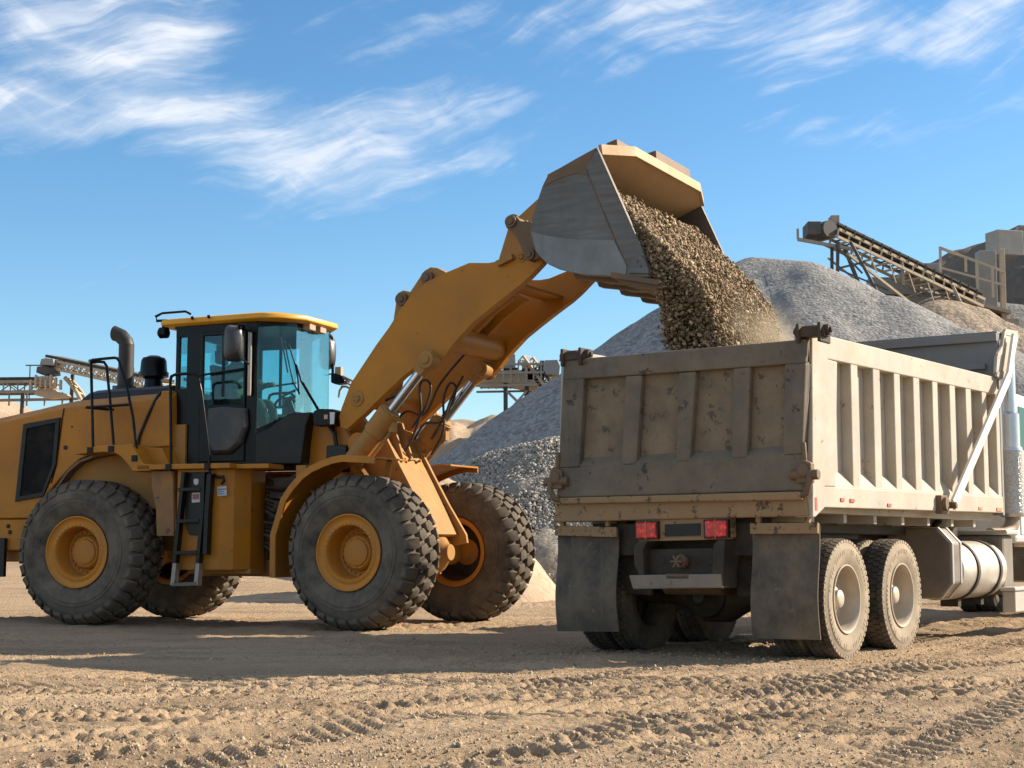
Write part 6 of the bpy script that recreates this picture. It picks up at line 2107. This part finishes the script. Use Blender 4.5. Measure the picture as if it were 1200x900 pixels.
# what has landed in the bed
X, Y = np.meshgrid(np.linspace(0.12, 5.35, 80), np.linspace(-1.13, 1.13, 40))
H = 1.40 + 1.05 * np.exp(-(((X - 3.9) / 1.5) ** 2 + ((Y - 0.5) / 0.9) ** 2)) + 0.10 * fbm(X * 2, Y * 2, 4, 301)
P = to_world(TW, np.stack([X.ravel(), Y.ravel(), H.ravel()], 1))
g = np_object('bed_gravel', P, grid_faces(*X.shape), load_core, loc=tuple(TW @ Vector((2.7, 0, 1.4))))
tag(g, 'brown gravel heaped inside the truck bed', 'gravel', kind='stuff')


# ------------------------------------------------------------------ plant in the background
def truss(m, a, b, h, wd, n, r=0.05, M=None):
    """box truss from a to b: four chords with bracing"""
    a, b = Vector(a), Vector(b)
    d = (b - a).normalized()
    sd = d.cross(Vector((0, 0, 1))).normalized() * wd / 2
    up = sd.cross(d).normalized() * h
    for s in (sd, -sd):
        m.bar(a + s, b + s, r * 2.2, r * 2.2)
        m.bar(a + s + up, b + s + up, r * 2.2, r * 2.2)
        for k in range(n):
            p, q = a + (b - a) * (k / n), a + (b - a) * ((k + 1) / n)
            m.bar(p + s, p + s + up, r, r)
            m.bar(p + s + (up if k % 2 else Vector()), q + s + (Vector() if k % 2 else up), r * 0.8, r * 0.8)
    for k in range(n + 1):
        p = a + (b - a) * (k / n)
        m.bar(p + sd, p - sd, r, r)
        m.bar(p + sd + up, p - sd + up, r, r)
    return sd, up


# raised conveyor over the brown pile
def C(px_list):
    return px_list


A = Vector((11.9, 58.0, 12.55))
B = Vector((18.35, 61.5, 10.45))
conv = thing('belt_conveyor', 'sloping belt conveyor on steel legs above the brown pile', 'conveyor', Matrix.Translation((14.2, 59.5, 1.0)), group='belt conveyors')
cw = WM[conv]
CI = cw.inverted()
I4 = Matrix()
d = (B - A).normalized()
sd = d.cross(Vector((0, 0, 1))).normalized() * 0.55
up = sd.cross(d).normalized() * 0.30
m = MB()
for s_ in (sd, -sd):
    m.bar(A + s_, B + s_, 0.08, 0.10)
    m.bar(A + s_ + up, B + s_ + up, 0.08, 0.10)
    for k in range(15):
        p_ = A + (B - A) * (k / 14)
        m.bar(p_ + s_, p_ + s_ + up, 0.07, 0.07)
for k in range(15):
    p_ = A + (B - A) * (k / 14)
    m.bar(p_ + sd, p_ - sd, 0.07, 0.07)
m.build('conveyor_frame', plant_pale, conv, I4)
m = MB()
dn = Vector((0, 0, -0.55))
m.bar(A + sd + Vector((0.4, 0.2, -0.6)), B + sd + Vector((-2.0, -1, -0.95)), 0.09, 0.09)
m.bar(A - sd + Vector((0.4, 0.2, -0.6)), B - sd + Vector((-2.0, -1, -0.95)), 0.06, 0.06)
for k in range(6):
    p = A + (B - A) * (0.08 + 0.13 * k)
    m.bar(p + sd, p + sd + Vector((0.3, 0.15, -0.75 - 0.03 * k)), 0.035, 0.035)
m.build('lower_chord', plant_pale, conv, I4)
m = MB()
m.loft([[A + d + s * 0.8 + up * 1.45 + Vector((0, 0, z)) for s, z in ((sd, 0.10), (sd * 0.35, -0.02), (-sd * 0.35, -0.02), (-sd, 0.10), (-sd, 0.18), (sd, 0.18))] for d in (Vector((0, 0, 0)), B - A)])
m.build('belt', belt_rubber, conv, I4)
for k in range(16):
    p = A + (B - A) * (0.04 + 0.06 * k) + up
    m = MB()
    m.bar(p + sd * 1.08, p + sd * 1.08 + Vector((0, 0, 0.24)), 0.05, 0.05)
    m.bar(p - sd * 1.08, p + sd * 1.08, 0.05, 0.05)
    m.build('idler_stand', plant_dark, conv, I4)
m = MB()
hd = A + Vector((-0.25, -0.1, 0.28))
m.cyl(hd + sd * 0.95, hd - sd * 0.95, 0.33, 28)
hdm = m.build('head_drum', plant_dark, conv, I4, smooth=40)
m = MB()
m.box(-0.26, 0.26, -0.55, 0.55, 0.05, 0.55, M=Matrix.Translation(A + Vector((-0.60, -0.1, 0.0))))
m.build('head_guard', plant_dark, conv, I4, bevel=0.04)
m = MB()
m.bar(A + Vector((-1.25, -0.7, -0.15)), A + Vector((1.0, -0.2, -0.45)), 0.10, 0.12)
m.bar(A + Vector((-1.25, -0.7, -0.15)), A + Vector((-1.25, -0.7, 0.25)), 0.08, 0.08)
m.box(0.1, 0.4, -0.3, 0.3, 0.5, 0.85, M=Matrix.Translation(A))
m.build('drive_bracket', plant_metal, conv, I4)
for pa_, pb_ in ((A + Vector((0.28, -0.5, -0.2)), Vector((12.1, 57.6, 9.4))), (A + Vector((0.75, -0.5, -0.2)), Vector((14.05, 56.8, 9.1))),
                 (A + Vector((0.28, 0.6, -0.2)), Vector((12.3, 59.5, 9.0))), (A + Vector((0.75, 0.6, -0.2)), Vector((14.3, 59.5, 8.6)))):
    MB().bar(pa_, pb_, 0.11, 0.11).build('leg', plant_dark, conv, I4)
m = MB()
m.bar(Vector((12.15, 57.4, 12.1)), Vector((13.0, 57.2, 11.1)), 0.07, 0.07)
m.bar(Vector((12.2, 57.5, 11.35)), Vector((13.15, 57.3, 11.55)), 0.07, 0.07)
m.bar(Vector((12.2, 57.5, 11.3)), Vector((13.9, 56.9, 10.4)), 0.06, 0.06)
m.build('leg_brace', plant_dark, conv, I4)
for pts in ([(15.0, 59.3, 12.1), (15.05, 59.3, 11.0)], [(16.0, 60.0, 11.85), (16.35, 60.0, 11.35), (16.5, 60.0, 10.95)], [(17.2, 60.3, 11.2), (17.5, 60.3, 10.5), (18.1, 60.2, 9.9)]):
    MB().tube(pts, 0.07, 8).build('hanging_strap', plant_metal, conv, I4, smooth=60)
m = MB()
m.box(-0.55, 0.55, -0.35, 0.35, 0.0, 0.45, M=Matrix.Translation((16.2, 60.6, 11.6)))
m.box(-1.1, 0.9, -0.35, 0.35, 0.0, 0.7, M=Matrix.Translation((15.3, 61.5, 10.95)))
m.build('motor_box', plant_gray, conv, I4, bevel=0.03)

# tail station with guard rail, cabinet and post
tail = thing('transfer_station', 'grey cabinet station with guard rail and light post beside the conveyor end', 'platform', Matrix.Translation((18.6, 62.0, 1.0)))
m = MB()
m.loft([[(17.3, 61.3, 10.85 + dz), (19.9, 61.6, 10.25 + dz), (19.9, 63.6, 10.25 + dz), (17.3, 63.3, 10.85 + dz)] for dz in (0, 0.14)])
m.box(18.2, 20.2, 61.6, 63.4, 9.7, 10.05)
m.build('platform_deck', plant_metal, tail, I4)
m = MB()
pr = [(17.05, 61.3, 10.9), (18.75, 61.5, 10.4), (19.7, 61.7, 10.3)]
H1 = [(17.05, 61.3, 12.85), (18.35, 61.45, 12.38), (19.72, 61.7, 11.95)]
m.bar(H1[0], H1[2], 0.08, 0.10)
m.bar((17.05, 61.3, 12.05), (19.72, 61.7, 11.4), 0.06, 0.08)
for x, zt_, zb_ in ((17.05, 12.9, 10.85), (18.1, 12.5, 11.9), (18.55, 12.35, 10.5), (19.2, 12.1, 10.9)):
    m.bar((x, 61.3 + (x - 17.05) * 0.15, zt_), (x, 61.3 + (x - 17.05) * 0.15, zb_), 0.09, 0.09)
m.build('guard_rail', plant_pale, tail, I4)
m = MB()
m.box(18.9, 19.6, 62.3, 62.9, 10.3, 12.95)
m.build('cabinet', plant_gray, tail, I4, bevel=0.03)
m = MB()
m.box(19.62, 19.82, 61.9, 62.1, 9.7, 12.95)
m.box(20.0, 20.12, 61.85, 62.0, 9.9, 10.3)
m.build('light_post', plant_pale, tail, I4, bevel=0.02)
for x in (18.3, 19.6):
    MB().box(x - 0.15, x + 0.15, 62.2, 62.5, 4.0, 10.3).build('leg', plant_dark, tail, I4)
m = MB()
for k in range(9):
    x = 18.2 + 0.5 * k
    m.box(x, x + 0.5, 61.9, 63.0, 9.55 - 0.12 * k, 9.95 - 0.14 * k + 0.1 * (k % 2))
m.bar((18.0, 61.6, 9.9), (24.0, 62.4, 8.4), 0.3, 0.35)
m.build('feed_belt', plant_dark, tail, I4, bevel=0.02)

blk = MB()
blk.box(-0.75, 0.75, -0.6, 0.6, -0.3, 1.0)
blk = blk.build('concrete_block', concrete, None, Matrix.Translation((25.6, 80.0, 16.3)) @ Matrix.Rotation(R_(16), 4, 'Z'), bevel=0.04)
tag(blk, 'square concrete block standing on top of the brown earth bank', 'concrete block')


# screening platform on braced legs, behind the boom
scr = thing('screening_platform', 'rusty screening platform on braced legs behind the loader boom', 'screening plant', Matrix.Translation((0.2, 75.0, 1.0)))
W75 = lambda pts: pts
PL = [(-1.690, 8.952), (-0.330, 9.325), (0.165, 9.367), (1.072, 9.118), (1.648, 8.621), (1.236, 8.538), (0.000, 8.745), (-1.566, 8.745)]
m = MB()
m.py(PL, 73.6, 76.4)
m.build('platform_deck', plant_pale, scr, I4, bevel=0.03)
m = MB()
zr = [(-1.648, 8.621)][0][1]
for y in (73.4, 76.3):
    m = MB()
    for x0, x1, z in ((-1.75, 1.2, zr - 0.05), (-1.4, 1.6, zr + 0.95), (-1.2, 1.5, zr + 0.55)):
        m.bar((x0, y, z), (x1, y, z + 0.05), 0.10, 0.10)
    for k in range(9):
        x = -1.5 + 0.36 * k
        m.bar((x, y, zr + 0.1), (x, y, zr + 1.15), 0.07, 0.07)
    m.build('platform_rail', plant_metal, scr, I4)
m = MB()
for k in range(14):
    x = -1.4 + 0.21 * k
    m.box(x, x + 0.16 + 0.06 * (k % 3), 74.0 + 0.2 * (k % 2), 75.6, zr + 0.25 + 0.12 * (k % 3), zr + 0.75 + 0.17 * ((k * 7) % 4))
m.build('screen_deck', plant_dark, scr, I4, bevel=0.03)
m = MB()
q = [(-0.451, 9.476), (-0.451, 10.157), (0.164, 10.157), (0.164, 9.476)]
m.py(q, 74.0, 75.2)
m.build('drive_cabinet', plant_gray, scr, I4 @ Matrix.Rotation(0, 4, 'Z'), bevel=0.03)
m = MB()
for p in [(-0.288, 7.587), (0.782, 7.587), (0.247, 7.587)]:
    pass
LG = [(-0.309, 8.745), (-0.288, 6.762), (0.700, 8.621), (0.801, 6.762)]
for (xt, zt_), (xb, zb_) in ((LG[0], LG[1]), (LG[2], LG[3])):
    for y in (73.8, 76.2):
        MB().bar((xt, y, zt_), (xb, y, zb_ - 3.0), 0.20, 0.20).build('leg', plant_dark, scr, I4)
BR = [(-0.263, 8.367), (0.728, 7.392), (0.708, 8.367), (0.162, 7.716), (-0.202, 7.554)]
m = MB()
m.bar((BR[0][0], 73.7, BR[0][1]), (BR[1][0], 73.7, BR[1][1]), 0.12, 0.12)
m.bar((BR[2][0], 73.68, BR[2][1]), (BR[4][0], 73.68, BR[4][1] - 0.2), 0.10, 0.10)
m.build('cross_brace', plant_metal, scr, I4)
m = MB()
CN = [(0.574, 9.889), (1.963, 8.118)]
truss(m, (CN[0][0], 74.5, CN[0][1]), (CN[1][0], 73.5, CN[1][1] - 0.3), 0.3, 0.8, 8, 0.05)
for k in range(10):
    t = k / 10
    x, z = CN[0][0] + (CN[1][0] - CN[0][0]) * t, CN[0][1] + (CN[1][1] - CN[0][1]) * t
    m.box(x - 0.1, x + 0.14, 73.6, 74.6, z - 0.45 - 0.1 * (k % 3), z - 0.1)
m.build('discharge_chute', plant_pale, scr, I4)

bin_ = thing('hopper_tower', 'grey hopper box on a post next to the screening platform', 'hopper', Matrix.Translation((2.0, 74.0, 1.0)))
m = MB()
q = [(1.465, 9.378), (1.547, 9.788), (2.158, 9.808), (2.279, 9.501), (2.237, 9.133), (1.627, 9.092)]
m.py(q, 73.3, 74.8)
m.build('hopper_box', plant_gray, bin_, I4, bevel=0.03)
m = MB()
q = [(2.034, 9.133), (2.031, 8.070)]
m.box(q[0][0] - 0.15, q[0][0] + 0.15, 73.8, 74.2, 1.0, q[0][1])
m.build('post', plant_pale, bin_, I4)
m = MB()
q = [(1.780, 8.966), (2.184, 8.844), (2.183, 8.641), (1.779, 8.722)]
m.py(q, 73.4, 73.8)
m.build('chute', plant_pale, bin_, I4)

tank = MB()
p = [(1.584, 8.452)][0]
tank.lathe([(-0.9, 0.05), (-0.9, 0.45), (-0.75, 0.75), (-0.5, 0.80), (0.5, 0.80), (0.75, 0.75), (0.9, 0.45), (0.9, 0.05)], 40, c=(p[0], 78.0, p[1]))
tank.lathe([(-0.55, 0.81), (-0.55, 0.84), (-0.40, 0.84), (-0.40, 0.81)], 40, c=(p[0], 78.0, p[1]), closed=True)
tank.box(p[0] + 0.2, p[0] + 0.45, 77.4, 78.6, 6.0, p[1])
tank.box(p[0] - 0.45, p[0] - 0.2, 77.4, 78.6, 6.0, p[1])
tank.box(p[0] + 0.3, p[0] + 1.0, 77.6, 78.4, p[1] - 0.6, p[1] + 0.5)
o = tank.build('storage_tank', paint('dusty_tan_tank', (0.36, 0.29, 0.225), 0.6, dust=0.5, dustcol=(0.45, 0.35, 0.24), bump=0.05, up=0.4), None, Matrix(), smooth=35)
tag(o, 'round tan storage tank beneath the screening platform', 'tank')
m = MB()
q = [(-0.130, 7.504), (0.000, 8.025), (0.607, 8.199), (0.953, 7.851), (1.039, 7.417)]
m.py(q, 78.4, 79.6)
o = m.build('crusher_housing', plant_metal, None, Matrix(), bevel=0.05)
tag(o, 'dull grey crusher housing half behind the tan sand pile', 'crusher')
# pale machine roof showing under the boom
m = MB()
q = [(-3.322, 5.940), (-3.258, 6.303), (-2.896, 6.336), (-2.829, 5.940)]
m.py(q, 59.4, 60.6)
o = m.build('machine_cabin', paint('pale_machine_paint', (0.50, 0.46, 0.40), 0.5, dust=0.4, bump=0), None, Matrix(), bevel=0.04)
tag(o, 'pale machine cabin peeping out under the loader boom', 'machine')

# conveyor past the engine hood
lc = thing('belt_conveyor', 'long two part belt conveyor beyond the loader engine hood', 'conveyor', Matrix.Translation((-19.5, 70.0, 1.0)), group='belt conveyors')
Q = [(-20.713, 9.042), (-17.920, 8.229), (-14.675, 7.534), (-23.060, 7.842), (-20.833, 7.920), (-23.045, 7.418), (-20.744, 7.534)]
v3 = lambda q, y=70.0: Vector((q[0], y, q[1]))
m = MB()
truss(m, v3(Q[0]), v3(Q[2], 66.0), 0.35, 1.0, 18, 0.05)
m.build('conveyor_frame', plant_pale, lc, I4)
m = MB()
m.bar(v3(Q[0]) + Vector((0, 0, 0.5)), v3(Q[2], 66.0) + Vector((0, 0, 0.5)), 0.9, 0.12)
m.build('belt', belt_rubber, lc, I4)
m = MB()
truss(m, v3(Q[3]) + Vector((-8, 0, 0.0)), v3(Q[4]), 0.45, 1.0, 16, 0.055)
m.bar(v3(Q[5]) + Vector((-8, 0, 0)), v3(Q[6]) + Vector((1.2, 0, 0.1)), 0.12, 0.12)
for k in range(12):
    x = Q[5][0] - 6 + 0.8 * k
    m.bar((x, 70.0, Q[5][1] - 0.1), (x, 70.0, Q[3][1] + 0.1), 0.06, 0.06)
m.build('lower_conveyor_frame', plant_metal, lc, I4)
m = MB()
m.bar(v3(Q[3]) + Vector((-8, 0, 0.6)), v3(Q[4]) + Vector((-0.2, 0, 0.6)), 0.9, 0.12)
m.build('belt', belt_rubber, lc, I4)
m = MB()
q = [(-21.032, 8.024), (-21.048, 8.523), (-20.553, 8.561), (-20.500, 8.100)]
m.py(q, 68.8, 70.2)
q = [(-21.214, 7.717), (-21.069, 7.985), (-20.461, 8.062), (-20.226, 7.870), (-19.765, 7.755), (-19.685, 7.640), (-20.522, 7.563)]
m.py(q, 68.9, 69.6)
for k in range(7):
    x = -21.3 + 0.22 * k
    m.box(x, x + 0.10, 68.5, 68.7, 7.9 + 0.06 * (k % 3), 8.35 + 0.11 * ((k * 5) % 3))
m.bar((-21.6, 68.6, 8.3), (-19.9, 68.6, 8.1), 0.07, 0.07)
m.build('transfer_hood', plant_pale, lc, I4, bevel=0.04)
m = MB()
q = [(-21.138, 8.704), (-21.108, 8.973), (-20.766, 9.011), (-20.342, 8.857), (-20.298, 8.665), (-20.753, 8.589)]
m.py(q, 68.9, 69.9)
m.build('head_drum_guard', plant_dark, lc, I4, bevel=0.03)
m = MB()
q = [(-20.958, 9.049), (-20.890, 9.319), (-20.356, 9.319), (-20.308, 9.011)]
m.py(q, 68.8, 70.0)
m.build('drive_cabinet', plant_gray, lc, I4, bevel=0.03)
CV = [(-19.883, 8.501), (-19.568, 8.156), (-19.331, 7.850), (-19.170, 7.545)]
m = MB()
for y in (69.0, 70.0):
    m.tube([(x, y, z) for x, z in CV], 0.09, 8)
for a in CV:
    m.bar((a[0], 69.0, a[1]), (a[0], 70.0, a[1]), 0.07, 0.07)
m.build('curved_chute', plant_pale, lc, I4, smooth=50)
for px_, zt_ in ((Q[0][0] + 0.9, Q[0][1] - 0.3), (Q[4][0] - 1.2, Q[4][1]), (Q[4][0] - 4.5, Q[4][1]), (Q[1][0], Q[1][1])):
    MB().bar((px_, 70.0, zt_), (px_ - 0.15, 70.0, 1.0), 0.14, 0.14).build('leg', plant_dark, lc, I4)
m = MB()
m.bar((Q[4][0] - 4.5, 69.95, Q[4][1] - 1.5), (Q[4][0] - 3.4, 69.95, Q[4][1] - 0.4), 0.08, 0.08)
m.bar((Q[0][0] - 1.0, 69.9, Q[0][1] + 0.1), (Q[0][0] - 1.0, 69.9, Q[0][1] - 1.4), 0.04, 0.04)
m.bar((Q[0][0] - 1.2, 69.9, Q[0][1] + 0.1), (Q[0][0] - 0.3, 69.9, Q[0][1] + 0.1), 0.05, 0.05)
m.build('light_mast', plant_dark, lc, I4)

# ------------------------------------------------------------------ a thin dust cloud where the gravel drops
dm_ = bpy.data.materials.new('gravel_dust')
dm_.use_nodes = True
t = dm_.node_tree
t.nodes.remove(t.nodes['Principled BSDF'])
pv = N(t, 'ShaderNodeVolumePrincipled')
pv.inputs['Color'].default_value = (0.80, 0.66, 0.47, 1)
pv.inputs['Anisotropy'].default_value = 0.2
tc = N(t, 'ShaderNodeTexCoord')
ln = N(t, 'ShaderNodeVectorMath', operation='LENGTH')
L(t, tc.outputs['Object'], ln.inputs[0])
fall = N(t, 'ShaderNodeMapRange')
fall.interpolation_type = 'SMOOTHSTEP'
for i_, v_ in ((1, 1.0), (2, 0.25), (3, 0.0), (4, 1.0)):
    fall.inputs[i_].default_value = v_
L(t, ln.outputs['Value'], fall.inputs[0])
nz = N(t, 'ShaderNodeTexNoise', i_Scale=2.2, i_Detail=5.0, i_Roughness=0.6)
L(t, tc.outputs['Object'], nz.inputs['Vector'])
L(t, math_node(t, 'MULTIPLY', math_node(t, 'MULTIPLY', fall.outputs[0], 2.0), ramp_node(t, nz.outputs[0], [(0.40, (0, 0, 0)), (0.72, (1, 1, 1))])), pv.inputs['Density'])
L(t, pv.outputs[0], [n_ for n_ in t.nodes if n_.type == 'OUTPUT_MATERIAL'][0].inputs['Volume'])
m = MB()
m.lathe([(math.sin(R_(a)), max(0.001, math.cos(R_(a)))) for a in range(-90, 91, 15)], 24, axis='z')
dc = m.build('dust', dm_, None, FW @ Matrix.Translation((4.60, 0.15, 3.25)) @ Matrix.Diagonal((0.75, 1.6, 0.80, 1.0)))
tag(dc, 'thin tan dust hanging round the foot of the falling gravel', 'dust', kind='stuff')
